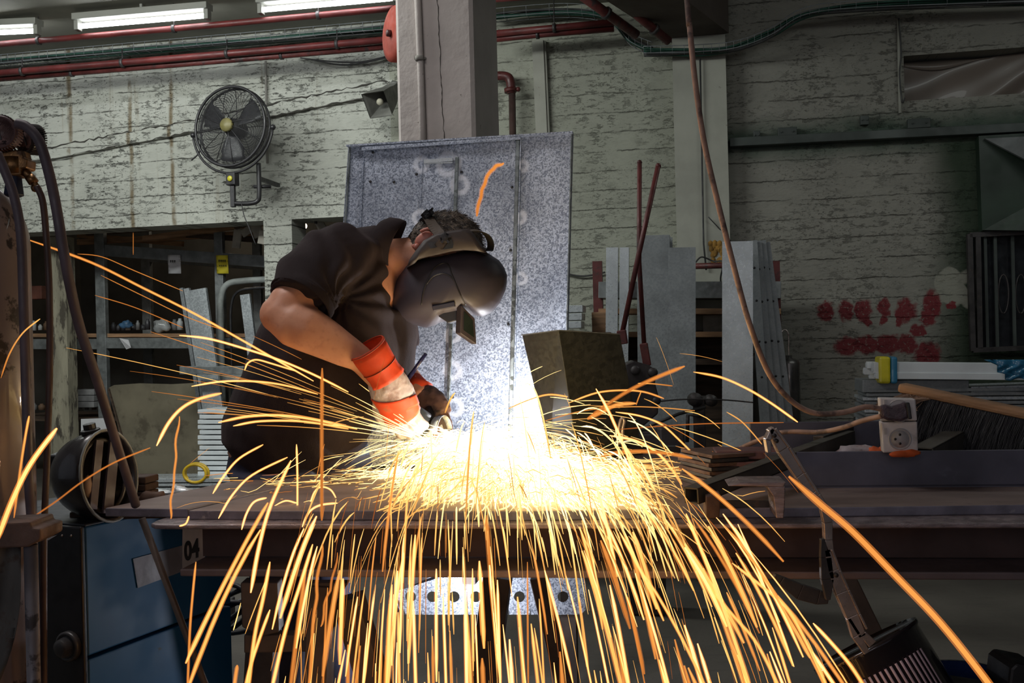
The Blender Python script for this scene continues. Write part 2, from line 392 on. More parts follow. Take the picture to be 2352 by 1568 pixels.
# right-hand stretch with the plastic-covered opening
so, zo0 = wall_sz(2078, 232); _, zo1 = wall_sz(2085, 128)
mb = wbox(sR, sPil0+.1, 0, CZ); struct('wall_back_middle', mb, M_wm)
mb = wbox(sPil0+.1, 5.4, 0, zo0); o_ = wbox(sPil0+.1, so, zo0, CZ); mb.add(o_.v, o_.f); o_ = wbox(so, 5.4, zo1, CZ); mb.add(o_.v, o_.f)
struct('wall_back_right', mb, M_wr)
M_pil = pm('painted_concrete_pilaster', (.36, .36, .31), .85, 0, .12, 3, .3, .006, wear=(.14, .12, .09), thr=(.66, .74))
struct('trim_1', wbox(sPil0, sPil1, 0, 3.56, 0, .16), M_pil)           # wall pilaster
# raised slanting concrete band on the left wall, lintel edge
a = PW(20, 372, .012); c_ = PW(450, 290, .012); e_ = PW(905, 198, .012)
mb = MB(); mb.bar(a, c_, .05, .10); mb.bar(c_, e_, .05, .10); struct('trim_2', mb, M_wl)
mb = MB(); mb.bar(PW(1236, 95, .03), PW(1246, 330, .03), .09, .06, NV); mb.bar(PW(1250, 95, .02), PW(1260, 330, .02), .03, .05, NV); struct('trim_3', mb, M_pil)
rb = random.Random(4); M_crk = pm('dark_crack', (.05, .047, .04), .95)  # thin dark lines along the band edges and down the column
for dz_ in (-.052, .052):
    pts = []
    for (p_, q_) in ((a, c_), (c_, e_)):
        for i in range(40): pts.append(p_.lerp(q_, i/40)+Z*(dz_+rb.uniform(-.010, .010))+NV*.026)
    mb = MB(); mb.tube(pts, [rb.uniform(.001, .0085) for _ in pts], 5); struct('trim_7', mb, M_crk)
# ceiling, floor, storeroom shell
M_ceil = pm('stained_ceiling_plaster', (.24, .235, .19), .9, 0, .2, 1.2, .2, .006)
mb = MB(); mb.hexa([(-7.5, -4, CZ), (7, -4, CZ), (7, 13, CZ), (-7.5, 13, CZ), (-7.5, -4, CZ+.2), (7, -4, CZ+.2), (7, 13, CZ+.2), (-7.5, 13, CZ+.2)])
struct('ceiling', mb, M_ceil)
m, g, b = newmat('dusty_concrete_floor'); c = g.co()
n1 = g.noise(c, 1.4, 6); n2 = g.noise(g.scale(c, (1, 6, 1)), 4, 5)
k = g.mix(g.ss(n1, .3, .7), (.055, .048, .04), (.095, .085, .07)); k = g.mix(g.ss(n2, .55, .7, 0, .5), k, (.05, .045, .04))
g.put(b.inputs['Base Color'], k); b.inputs['Roughness'].default_value = .8; g.put(b.inputs['Normal'], g.bump(g.noise(c, 40, 5), .3, .006))
mb = MB(); mb.hexa([(-7.5, -4, -.1), (7, -4, -.1), (7, 13, -.1), (-7.5, 13, -.1), (-7.5, -4, 0), (7, -4, 0), (7, 13, 0), (-7.5, 13, 0)])
struct('floor', mb, m)
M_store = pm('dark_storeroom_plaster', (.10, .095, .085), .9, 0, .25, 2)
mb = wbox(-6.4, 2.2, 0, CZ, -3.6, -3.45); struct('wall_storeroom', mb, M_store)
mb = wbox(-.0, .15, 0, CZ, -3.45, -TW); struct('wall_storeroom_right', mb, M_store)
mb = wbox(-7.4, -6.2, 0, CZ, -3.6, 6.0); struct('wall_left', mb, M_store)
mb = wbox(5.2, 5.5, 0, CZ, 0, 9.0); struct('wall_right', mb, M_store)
# concrete column
fr = Vector((-.16, 5.0, 0)); c14, s14 = math.cos(R(14)), math.sin(R(14))
mb = MB(); fl = fr+Vector((-c14, s14, 0))*.412; br = fr+Vector((s14, c14, 0))*.483; bl = fl+(br-fr)
def chamf(a, b, c, t=.018): return [b+(a-b).normalized()*t, b+(c-b).normalized()*t]
poly = chamf(br, fr, fl)+chamf(fr, fl, bl)+[bl, br]
mb.prism([p for p in poly], (0, 0, CZ))
M_col = pm('greyed_pink_render', (.47, .425, .40), .9, 0, .10, 3, .6, .008, wear=(.14, .12, .10), thr=(.66, .72), wsc=34)
struct('trim_4', mb, M_col)
_n14 = Vector((-s14, -c14, 0)); mb = MB(); rb2 = random.Random(2); mb.tube([PL(1004+i*.42+rb2.uniform(-1.5, 1.5), -20+i*9, fr+_n14*.0005, _n14) for i in range(42)], [rb2.uniform(.0008, .0028) for _ in range(42)], 5); struct('trim_8', mb, M_crk)
# ceiling beam running off the pilaster towards the left
A = PW(1545, 98, .02); d = Vector((-.515, -.857, 0)); q = Vector((.857, -.515, 0))
mb = MB(); A.z = 3.50; mb.hexa([A, A+q*.45, A+q*.45+d*4.5, A+d*4.5, A+Z*.4, A+q*.45+Z*.4, A+q*.45+d*4.5+Z*.4, A+d*4.5+Z*.4])
struct('trim_5', mb, pm('darkened_beam_concrete', (.10, .08, .068), .9, 0, .2, 2))  # ceiling tone darkened for the beam, standing in for less light on it
# ---- plastic sheet in the opening and its dark depth
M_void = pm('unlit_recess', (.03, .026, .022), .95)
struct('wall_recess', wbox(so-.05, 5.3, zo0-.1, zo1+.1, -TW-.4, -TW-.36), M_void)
rows = []
for i in range(22):
    z_ = zo0+(zo1-zo0)*i/21; row = []
    for j in range(70):
        s_ = so+.01+j*.025; t = j/69
        # creases fan out from the upper right
        an = math.atan2(zo1+.25-z_, (so+1.5)-s_); w = .016*math.sin(an*15)+.006*math.sin(an*33+1)+.004*math.sin(s_*9+z_*11)
        row.append(WS(s_, z_-(.09*math.exp(-((s_-so-.25)/.3)**2) if i == 21 else 0), -.14+w))
    rows.append(row)
m, g, b = newmat('dusty_plastic_film'); b.inputs['Base Color'].default_value = (.16, .13, .11, 1); b.inputs['Roughness'].default_value = .38; b.inputs['Coat Weight'].default_value = .15
M_film = m
mb = MB(); mb.sheet(rows, .0008); o = link('plastic_sheet', mb, m); tag(o, 'creased brown plastic sheet covering the high opening in the right wall', 'plastic sheet')
# ---- services -------------------------------------------------------------
def pipe(name, label, pts, off, r, mat, cat='pipe', clamps=0, n=12, drop=None):
    w = [PW(x, y, off) for x, y in pts] if not isinstance(pts[0], Vector) else pts
    t = thing(name, label, cat, w[0]); mb = MB(); mb.tube(w, r, n); link('pipe_run', mb, mat, t)
    for i in range(clamps):
        f = (i+.5)/clamps; k = f*(len(w)-1); j = int(k); p = w[j].lerp(w[min(j+1, len(w)-1)], k-j)
        mb = MB(); dr = (w[min(j+1, len(w)-1)]-w[j]).normalized(); mb.tube([p-dr*.012, p+dr*.012], r*1.35, 12); 
        if drop: mb.tube([p, Vector((p.x, p.y, drop))], .005, 6)
        link('pipe_clamp', mb, M_dark, t)
    return t
pipe('fire_pipe', 'upper dark red pipe hung just under the ceiling beside the tube lights', [(-60, 107), (400, 66), (905, 19)], .85, .024, M_red, clamps=3, drop=CZ)
pipe('fire_pipe', 'bright red pipe running along the top of the left wall below cable tray', [(-60, 173), (400, 134), (905, 90)], .42, .028, M_red, clamps=4, drop=3.7)
pipe('fire_pipe', 'thicker dark red pipe directly under the bright red pipe, left wall', [(-60, 186), (400, 149), (905, 106)], .36, .024, M_dred, clamps=2)
pipe('fire_pipe', 'red pipe leaving the concrete column to the right, upper of two', [(1130, 78), (1420, 50)], .40, .026, M_red, clamps=1, drop=3.8)
pipe('fire_pipe', 'red pipe with tee joint right of the column, lower of two', [(1130, 91), (1235, 80), (1410, 66)], .36, .024, M_red, clamps=1)
wA = PW(1560, 108, .25); 
pipe('fire_pipe', 'dark red pipe slanting down along the left of the ceiling beam', [PW(1320, -22, .9), PW(1462, 80, .45)], 0, .035, M_dred, clamps=1)
pipe('fire_pipe', 'second dark red pipe slanting down against the ceiling beam face', [PW(1400, -18, .9), PW(1536, 95, .5)], 0, .032, M_dred, clamps=2)
pipe('fire_pipe', 'thin red pipe at the top edge between column and beam', [(1130, 1), (1240, -6)], .8, .015, M_red)
# hydrant elbow and riser
t = thing('standpipe', 'dark red standpipe with valve head rising right beside the column', 'pipe', PW(1178, 330, .12))
mb = MB(); mb.tube([PW(1176, 205, .14), PW(1184, 700, .14)], .028, 14); link('riser', mb, pm('brown_pipe', (.06, .035, .03), .5), t)
mb = MB(); mb.tube(smooth_path([PW(1120, 175, .14), PW(1160, 175, .14), PW(1172, 186, .14), PW(1174, 215, .14)]), .036, 14); mb.tube([PW(1172, 203, .14), PW(1173, 212, .14)], .05, 14); mb.ball(PW(1190, 205, .14), .02, 8); link('valve_head', mb, M_dred, t)
# wire cable tray with green and dark cables, left, middle and right
def tray(label, pts, off, h, w, nr, green=True, sag=0):
    base = smooth_path([PW(x, y, off) for x, y in pts], 8); t = thing('cable_tray', label, 'cable tray', base[0])
    mb = MB()
    for zz in (0, h): 
        for oo in (0, w): mb.tube([p+Z*zz+NV*oo for p in base], .0035, 5)
    mb2 = mb; L = sum((base[i+1]-base[i]).length for i in range(len(base)-1)); k = int(L/.09)
    for i in range(k):
        f = i/k*(len(base)-1); j = int(f); p = base[j].lerp(base[j+1], f-j)
        mb2.tube([p+Z*h, p, p+NV*w, p+NV*w+Z*h], .0022, 4, cap=False)
    link('wire_basket', mb, M_galvd, t)
    for q in range(nr):
        ph = random.random()*6; a, b2 = random.uniform(.2, .8)*w, random.uniform(.1, .6)*h
        pp = [p+NV*(a+.008*math.sin(i*.4+ph))+Z*(b2+.012*math.sin(i*.3+ph*2)) for i, p in enumerate(base)]
        mb = MB(); mb.tube(pp, random.uniform(.006, .013), 7); link('cable', mb, M_green if (green and q % 2 == 0) else M_cable, t)
    return t
tray('long wire cable tray with green cables above red pipes on left wall', [(-60, 160), (300, 128), (905, 76)], .12, .07, .12, 9)
tray('wire cable tray with dark cables right of the column under ceiling', [(1130, 52), (1300, 40), (1400, 55), (1450, 105), (1500, 128)], .12, .07, .12, 7)
tray('wire cable tray stepping up over the pilaster on right wall', [(1480, 130), (1600, 127), (1690, 118), (1770, 88), (1850, 42), (2000, 26), (2400, 12)], .22, .05, .10, 7)
for i, (pts, lab) in enumerate([([(690, 133), (760, 141), (830, 142), (905, 125)], 'upper of the thin black cables sagging left of the column'), ([(720, 138), (800, 149), (905, 129)], 'lower of the thin black cables sagging left of the column')]):
    mb = MB(); mb.tube(smooth_path([PW(x, y, .05) for x, y in pts]), .006, 6); o = link('sagging_cable', mb, M_cable); tag(o, lab, 'cable')
# conduits
def conduit(label, pts, off, r, mat):
    mb = MB(); mb.tube([PW(x, y, off) for x, y in pts], r, 8); o = link('conduit', mb, mat); tag(o, label, 'conduit'); return o
conduit('thin grey conduit rising behind the black wall fan', [(610, 140), (612, 270), (614, 375)], .03, .010, M_conc)
conduit('thin steel conduit running down the wall pilaster', [(1608, 135), (1616, 560), (1622, 620)], .19, .007, M_cable)
conduit('slim light conduit left of the plastic covered opening', [(2064, 45), (2068, 260)], .03, .014, M_pil)
mb = MB(); mb.tube(smooth_path([PW(2064, 42, .05), PW(2070, 120, .05), PW(2066, 170, .05), PW(2072, 232, .05), PW(2078, 225, .05)]), .006, 6); tag(link('wall_cable', mb, M_cable), 'thin black cable hanging beside the light conduit at the opening', 'cable')
mb = MB(); mb.tube(smooth_path([PW(1627, 498, .2), PW(1680, 555, .12)]), .004, 6); tag(link('wall_cable', mb, M_cable), 'short thin cable slanting off the foot of the pilaster conduit', 'cable')
mb = MB(); mb.tube(smooth_path([PW(1300, 628, .03), PW(1340, 634, .03), PW(1390, 625, .03)]), .008, 6); tag(link('wall_cable', mb, M_cable), 'thin cable sagging on wall right of the galvanised panel', 'cable')
# column conduit with clamp
t = thing('column_conduit', 'grey painted conduit clamped to the front face of the column', 'conduit', fr)
fc = lambda px, py, o=.015: PL(px, py, fr+Vector((-s14, -c14, 0))*o, Vector((-s14, -c14, 0)))
mb = MB(); mb.tube([fc(940, -500), fc(957, -60), fc(966, 160), fc(975, 420)], .017, 12); link('conduit_tube', mb, M_col, t)
mb = MB(); mb.tube([fc(963, 129, .022), fc(964, 139, .022)], .022, 12); mb.bar(fc(952, 133, .004), fc(978, 134, .004), .012, .012); link('pipe_clamp', mb, M_conc, t)
# long rail on right wall + brackets
t = thing('steel_rail', 'long dark painted steel rail bolted across the right wall', 'rail', PW(1676, 325, .05))
mb = MB(); mb.bar(PW(1676, 329, .05), PW(2420, 291, .05), .10, .065); M_rail = pm('dark_green_paint', (.045, .055, .05), .6, 0, .3, 3); link('rail_bar', mb, M_rail, t, .004)
for x, y, w in ((1808, 304, .14), (1738, 312, .05), (2110, 284, .16), (1985, 277, .06)):
    mb = MB(); p = PW(x, y, .04); mb.box(p, w, .05, .07, (U, NV, Z)); mb.box(p+NV*.03+U*(w*.3), .012, .012, .012, (U, NV, Z)); mb.box(p+NV*.03-U*(w*.3), .012, .012, .012, (U, NV, Z)); link('bracket', mb, M_rail, t, .004)
# painted duct panel and grate at far right
t = thing('sheet_duct', 'dark green painted angular sheet duct above the grated window', 'duct', PW(2260, 530, .1))
mb = MB(); q1 = [PW(2248, 312, .10), PW(2420, 302, .10), PW(2420, 545, .10), PW(2256, 530, .10)]; mb.prism(q1, -NV*.1); link('duct_panel', mb, pm('green_black_paint', (.022, .04, .026), .5, 0, .3, 2), t)
mb = MB(); mb.prism([PW(2262, 318, .13), PW(2420, 310, .30), PW(2420, 400, .30)], -NV*.03); link('duct_hopper', mb, pm('worn_light_paint', (.12, .13, .13), .6), t)
mb = MB(); mb.prism([PW(2258, 528, .13), PW(2420, 440, .25), PW(2420, 530, .25)], -NV*.03); link('duct_hopper', mb, pm('green_paint', (.03, .05, .035), .5), t)
t = thing('window_grate', 'black iron window grate with scroll bars at right edge', 'window grate', PW(2222, 810, .08))
mb = MB()
for (x0, y0, x1, y1) in ((2226, 538, 2234, 806), (2226, 540, 2420, 531), (2234, 804, 2420, 796), (2245, 545, 2250, 800)): mb.bar(PW(x0, y0, .08), PW(x1, y1, .08), .035, .05, NV)
link('grate_frame', mb, M_dark, t)
for x in (2262, 2285, 2325): mb = MB(); mb.bar(PW(x, 538, .07), PW(x+6, 800, .07), .02, .02, NV); link('upright_bar', mb, M_rail, t)
for x in (2305, 2345): 
    mb = MB(); pts = [PW(x+12*math.sin(a), 675+45*math.cos(a)*(1 if a < 9 else 1)+0, .07) for a in [i*.35 for i in range(19)]]; mb.tube(pts, .006, 6, closed=False); link('scroll', mb, M_dark, t)
mb = MB(); mb.prism([PW(2236, 545, .02), PW(2420, 535, .02), PW(2420, 800, .02), PW(2240, 803, .02)], -NV*.015); link('dark_pane', mb, pm('grimy_dark_glass', (.02, .022, .026), .15), t)
# tube lights
M_fix = pm('white_fixture', (.16, .16, .14), .5, 0, .05, 4); M_tube = emit('lit_fluorescent_tube', (.93, .97, 1.0), 20)
def fixture(label, x0, y0, x1, y1, clip=None):
    a = PW(x0, y0, .9); b2 = PW(x1, y1, .9); t = thing('tube_light', label, 'tube light', (a+b2)/2, 'fluorescent tube lights under the ceiling')
    d2 = (b2-a).normalized()
    mb = MB(); mb.bar(a-d2*.05+Z*.065, b2+d2*.05+Z*.065, .11, .05); link('fixture_body', mb, M_fix, t, .005)
    for p in (a-d2*.03, b2+d2*.03): mb = MB(); mb.box(p+Z*.01, .035, .06, .085, (d2, NV, Z)); link('end_cap', mb, M_fix, t, .004)
    mb = MB(); mb.tube([a, b2], .019, 14); link('tube', mb, M_tube, t)
    mb = MB(); mb.bar((a+b2)/2+Z*.09, Vector(((a.x+b2.x)/2, (a.y+b2.y)/2, CZ)), .02, .02, NV); link('hanger', mb, M_fix, t)
fixture('lit tube light cut off by left picture edge, leftmost of three', -215, 84, 78, 71)
fixture('lit tube light in the middle of the three at upper left', 187, 60, 468, 36)
fixture('lit tube light next to the concrete column, rightmost of three', 608, 22, 900, -4)
# red disc behind the column
t = thing('alarm_bell', 'round red painted disc standing out left of the column', 'alarm bell', P(890, 78, 5.3))
c1 = P(905, 78, 5.25); ax = Vector((-.86, -.5, 0)).normalized()
mb = MB(); mb.lathe(c1, ax, [(.005, .02), (.10, .02), (.145, .005), (.145, -.02), (.02, -.03)], 40); link('disc', mb, pm('red_orange_enamel', (.28, .035, .018), .75), t)
mb = MB(); mb.lathe(c1+ax*.02, ax, [(.018, 0), (.018, .02), (.008, .025)], 16); link('hub', mb, M_dred, t)
mb = MB(); mb.tube([c1-ax*.02, c1-ax*.02+Vector((.14, .05, 0))], .015); link('mount', mb, M_dark, t)
# horn loudspeaker
t = thing('horn_speaker', 'grey square horn loudspeaker on the wall beside the column', 'speaker', PW(890, 215, .2))
a = PW(905, 205, .18); b2 = PW(866, 240, .42); dd = (b2-a).normalized(); sd = dd.cross(Z).normalized(); up = sd.cross(dd)
def sq(c, r): return [c+sd*r+up*r, c-sd*r+up*r, c-sd*r-up*r, c+sd*r-up*r]
mb = MB(); rings = [sq(a, .05), sq(a+dd*.07, .055), sq(a+dd*.15, .075), sq(b2, .10), sq(b2+dd*.01, .105), sq(b2-dd*.02, .09), sq(a+dd*.10, .03)]
mb.add([p for r_ in rings for p in r_], [(i*4+k, i*4+(k+1) % 4, i*4+4+(k+1) % 4, i*4+4+k) for i in range(6) for k in range(4)]+[(0, 1, 2, 3), (24, 25, 26, 27)])
M_horn = pm('grey_horn_plastic', (.15, .15, .135), .6); link('horn', mb, M_horn, t, .004)
mb = MB(); mb.ball(b2-dd*.05, .028, 12); link('driver_cone', mb, pm('cream_plastic', (.4, .38, .3), .5), t)
mb = MB(); mb.lathe(a-dd*.05, dd, [(.045, 0), (.06, .02), (.06, .05)], 16); mb.bar(a, PW(915, 215, 0), .03, .03); link('driver_housing', mb, M_horn, t)
# ---- wall fan -------------------------------------------------------------
t = thing('wall_fan', 'large round black caged fan on a wall bracket', 'fan', PW(540, 420, .1))
fc0 = PW(528, 290, .55); fx = (fc0-Vector((0, 0, CAMZ))).normalized(); fx = Vector((-.30, -.95, .04)).normalized(); fs = fx.cross(Z).normalized(); fu = fs.cross(fx).normalized(); FR = .315
def ring(c, r, dpt, n=48): return [c+fx*dpt+(fs*math.cos(2*math.pi*i/n)+fu*math.sin(2*math.pi*i/n))*r for i in range(n)]
mb = MB(); mb.tube(ring(fc0, FR, 0), .012, 8, closed=True); mb.tube(ring(fc0, FR, -.07), .010, 8, closed=True); link('outer_ring', mb, M_black, t)
mb = MB()
for side in (1, -1):
    for i in range(34):
        r_ = .07+i*(FR-.075)/34; mb.tube(ring(fc0, r_, side*.085*math.sqrt(max(0, 1-(r_/FR)**2))-.035, 40), .0017, 3, closed=True)
link('guard_wires', mb, M_black, t)['kind'] = 'stuff'
for side in (1, -1):
    mb = MB()
    for k in range(12):
        a = 2*math.pi*k/12+.2*side
        pts = [fc0+fx*(side*.088*math.sqrt(max(0, 1-(r_/FR)**2))-.035)+(fs*math.cos(a+r_*.8)+fu*math.sin(a+r_*.8))*r_ for r_ in [.05+.265*j/7 for j in range(8)]]
        mb.tube(pts, .0032, 4)
    o = link('guard_rib', mb, M_black, t); o['kind'] = 'stuff'
for k in range(3):
    a = 2*math.pi*k/3+.5; rows = []
    for i in range(7):
        r_ = .05+.225*i/6; row = []
        for j in range(7):
            w = (j/6-.5)*(.95 if i < 5 else .75); row.append(fc0-fx*.035+(fs*math.cos(a+w)+fu*math.sin(a+w))*r_+fx*w*.05)
        rows.append(row)
    mb = MB(); mb.sheet(rows, .002); link('blade', mb, pm('smoke_grey_blade', (.045, .045, .05), .35), t)
mb = MB(); mb.lathe(fc0+fx*.05, fx, [(.055, -.02), (.055, 0), (.05, .012), (.01, .014)], 28); link('badge', mb, pm('yellow_badge', (.16, .14, .05), .5), t)
mb = MB(); mb.lathe(fc0-fx*.04, -fx, [(.06, -.04), (.075, 0), (.075, .10), (.05, .13)], 20); link('motor', mb, M_black, t)
yk = [fc0-fx*.035+(fs*math.cos(a)+fu*math.sin(a))*(FR+.05) for a in [math.pi+R(5)+i*(math.pi-R(10))/20 for i in range(21)]]
mb = MB(); mb.tube(yk, .010, 8); mb.ball(yk[0], .024, 8); mb.ball(yk[-1], .024, 8); link('yoke', mb, M_black, t)
lo = yk[10]; mb = MB(); mb.box(lo-Z*.05, .08, .07, .10, (fs, fx, Z)); link('control_box', mb, M_black, t, .006)
mb = MB(); mb.lathe(lo-Z*.05+fx*.036, fx, [(.022, 0), (.022, .006), (.015, .009)], 18); link('dial', mb, pm('yellow_dial', (.55, .5, .03), .4), t)
q0 = lo-Z*.10; mb = MB(); mb.bar(q0, q0-Z*.17, .035, .035, NV); link('lower_post', mb, M_black, t, .003)
w1 = q0-Z*.14
mb = MB(); mb.tube(smooth_path([w1, w1+U*.10-NV*.05, w1+U*.165-NV*.08+Z*.02, w1+U*.185-NV*.08+Z*.08, w1+U*.185-NV*.08+Z*.32]), .019, 10); mb.tube([w1+U*.13-NV*.10+Z*.14, w1+U*.26-NV*.14+Z*.14], .015, 8)
mb.bar(w1+U*.185-NV*.08+Z*.2, w1+U*.185+Z*.2-NV*.45, .03, .03); link('wall_arm', mb, M_black, t)
mb = MB(); mb.tube(smooth_path([yk[-1], yk[-1]+U*.06-Z*.05, yk[-1]+U*.05-Z*.14, yk[-1]-U*.02-Z*.2]), .006, 6); link('cord_loop', mb, M_black, t)
mb = MB(); mb.tube(smooth_path([w1+U*.07, w1+U*.09-Z*.1, w1+U*.13-Z*.2, w1+U*.18-Z*.33]), .004, 6); link('power_cord', mb, M_black, t)
# ================================================================ STOREROOM BEHIND THE LEFT OPENING
def PB(x, y, off=-1.0): return PW(x, y, off)
def simple(name, label, cat, mb, mat, group=None, bevel=0):
    o = link(name, mb, mat, None, bevel); return tag(o, label, cat, group)
M_rack = pm('galvanised_rack', (.22, .235, .235), .5, .5, .2, 12, .2)
def floorp(x, off): p = PW(x, 900, off); p.z = 0; return p
t = thing('storage_rack', 'grey steel storage rack with shelves behind the left wall opening', 'rack', floorp(240, -.9))
for x0, w in ((232, .10), (505, .085)):
    for o_ in (-.8, -1.6):
        a = PW(x0, 600, o_) if o_ == -.8 else PW(x0, 600, -.8)-NV*-.0+NV*(o_+.8); p = a.copy(); p.z = 0; q = a.copy(); q.z = 2.75
        mb = MB(); mb.bar(p, q, w, .06, NV); link('upright', mb, M_rack, t, .004)
for (xa, ya, xb, yb, h) in ((242, 575, 640, 603, .11), (242, 788, 640, 788, .10)):
    a, b2 = PW(xa, ya, -.8), PW(xb, yb, -.8)
    mb = MB(); mb.bar(a, b2, .05, h); link('shelf_beam', mb, M_rack, t, .004)
    mb = MB(); mb.bar(a-NV*.8, b2-NV*.8, .05, h); link('shelf_beam', mb, M_rack, t, .004)
for (xa, ya, xb, yb) in ((60, 790, 242, 790),):
    mb = MB(); mb.bar(PW(xa, ya, -.8), PW(xb, yb, -.8), .05, .10); link('shelf_beam', mb, M_rack, t, .004)
for (y0, mt) in ((770, M_wood), (955, M_woodd)):
    a, b2 = PW(60, y0, -1.2), PW(640, y0, -1.2)
    mb = MB(); mb.bar(a, b2, .8, .035); link('shelf_board', mb, mt, t)
# beige backing board & post
mb = MB(); a = floorp(146, -.45); mb.bar(a, a+Z*2.29, .20, .14, NV)
M_peel = pm('peeling_cream_post', (.28, .26, .19), .85, 0, .2, 4, .5, .008, wear=(.07, .06, .045), thr=(.50, .60), wsc=6, stretch=(2, 2, .6))
struct('trim_6', mb, M_peel)
# rafters and boards on top of the rack, seen just below the lintel
for i, (xa, ya, xb, yb, off) in enumerate([(180, 556, 600, 535, -.9), (200, 535, 560, 510, -1.1), (330, 548, 605, 512, -.7), (430, 540, 610, 552, -.9), (180, 540, 420, 560, -1.3), (540, 520, 606, 500, -.6)]):
    mb = MB(); mb.bar(PW(xa, ya, off), PW(xb, yb, off), .05, .05); o = simple('timber_board', 'old timber board lying on the storage rack top under the lintel', 'board', mb, M_woodd if i % 2 else M_wood, 'timber boards on the storage rack')
for i, (x, y, w, h, off, r_) in enumerate([(590, 525, .09, .16, -.5, .25), (545, 545, .08, .2, -.7, -.15), (568, 530, .12, .07, -.6, .5), (500, 514, .14, .03, -.6, 0), (604, 545, .08, .12, -.25, -.2)]):
    p = PW(x, y, off); mb = MB(); ax = (U*math.cos(r_)+Z*math.sin(r_), NV, Z*math.cos(r_)-U*math.sin(r_)); mb.box(p, w, .02, h, ax)
    simple('cream_offcut', 'cream sheet offcut hanging among the timber boards at the opening top', 'offcut', mb, pm('cream_sheet', (.36, .33, .28), .6), 'cream offcuts near the lintel', .003)
# notices
for (x0, y0, x1, y1, mt, lab) in ((385, 585, 414, 628, M_paper, 'white paper notice taped to the storage rack beam'), (496, 586, 523, 628, M_yel, 'yellow paper notice taped to the storage rack beam')):
    t = thing('notice', lab, 'notice', PW(x0, y1, -.76)); mb = MB(); rows = [[PW(x0+(x1-x0)*j/4+i*.4, y0+(y1-y0)*i/5, -.75+.012*math.sin(i*1.3+j)) for j in range(5)] for i in range(6)]
    mb.sheet(rows, .001); link('paper_sheet', mb, mt, t)
    mb = MB()
    for k in range(4 if mt is M_yel else 3):
        x = x0+6+k*4.5; yy = y0+(12 if mt is M_yel else 14); mb.bar(PW(x, yy, -.728), PW(x+2.6, yy, -.728), .002, .014)
        mb.bar(PW(x+1, yy, -.728), PW(x+1, yy+4, -.728), .002, .006, U)
        if mt is M_yel: mb.bar(PW(x+2, yy+12, -.728), PW(x+4, yy+12, -.728), .002, .012)
    link('lettering', mb, M_black, t)
# leaning bright profiles
def plank(name, label, xt, yt, xb, yb, w, off, mat, cat='metal profile', thick=.03, group=None, offb=None, lip=.022, holes=(), flo=True):
    a = PW(xt, yt, off); b2 = PW(xb, yb, off if offb is None else offb)
    if flo:
        d2 = (b2-a); b2 = a+d2*((a.z-0.0)/(a.z-b2.z))
    t = thing(name, label, cat, b2, group); d2 = (a-b2).normalized(); sd = d2.cross(NV).normalized(); nn = sd.cross(d2).normalized()
    if nn.dot(NV) < 0: nn = -nn
    mb = MB(); mb.box((a+b2)/2, w, (a-b2).length, .003, (sd, d2, nn)); link('face', mb, mat, t)
    for s_ in (-1, 1):
        mb = MB(); mb.box((a+b2)/2+sd*s_*(w/2-.0015)-nn*thick/2, .003, (a-b2).length, thick, (sd, d2, nn)); link('flange', mb, mat, t)
        if lip: mb = MB(); mb.box((a+b2)/2+sd*s_*(w/2-lip/2)-nn*thick, lip, (a-b2).length, .003, (sd, d2, nn)); link('lip', mb, mat, t)
    for h in holes:
        p = a.lerp(b2, h)+nn*.002; mb = MB(); mb.lathe(p, nn, [(.008, 0), (.008, .002)], 10); link('bolt_hole', mb, M_black, t)
    return t
M_galvb = make_galv('bright_galvanised_steel', (.50, .54, .56), (.54, .58, .60), .34, .5, 90)
plank('steel_profile', 'shiny steel profile leaning at left behind the opening, widest of the bundle', 452, 664, 494, 960, .17, -.3, M_galvb, group=None)
plank('steel_profile', 'narrow steel profile leaning left of the shiny wide one', 428, 662, 474, 960, .05, -.35, M_galvb)
plank('steel_profile', 'narrowest steel profile at left side of the leaning bundle', 416, 661, 462, 960, .035, -.4, M_galvd)
plank('steel_profile', 'bright steel profile leaning behind the man beside grey door frame', 562, 676, 590, 900, .09, -.35, M_galvb)
mb = MB(); mb.bar(PW(416, 850, -.12), PW(606, 850, -.12), .06, .07); simple('cross_beam', 'grey steel bar holding the leaning profiles upright', 'steel bar', mb, M_rack, None, .004)
# rounded grey door frame
t = thing('curved_frame', 'light grey tubular frame with rounded corner standing behind the man', 'frame', floorp(520, -.55))
path = smooth_path([PW(512, 960, -.55), PW(507, 760, -.55), PW(507, 690, -.55), PW(520, 655, -.55), PW(560, 645, -.55), PW(660, 640, -.55)], 6)
M_lg = pm('light_grey_paint', (.27, .29, .28), .5)
mb = MB(); path[0].z = 0; mb.tube(path, .030, 12); link('frame_tube', mb, M_lg, t)
mb = MB(); mb.tube([p+U*.10-Z*.07 for p in path], .012, 8); link('inner_seal', mb, M_black, t)
mb = MB(); mb.bar(PW(510, 862, -.5), PW(640, 858, -.5), .03, .12); link('cross_rail', mb, M_lg, t, .01)
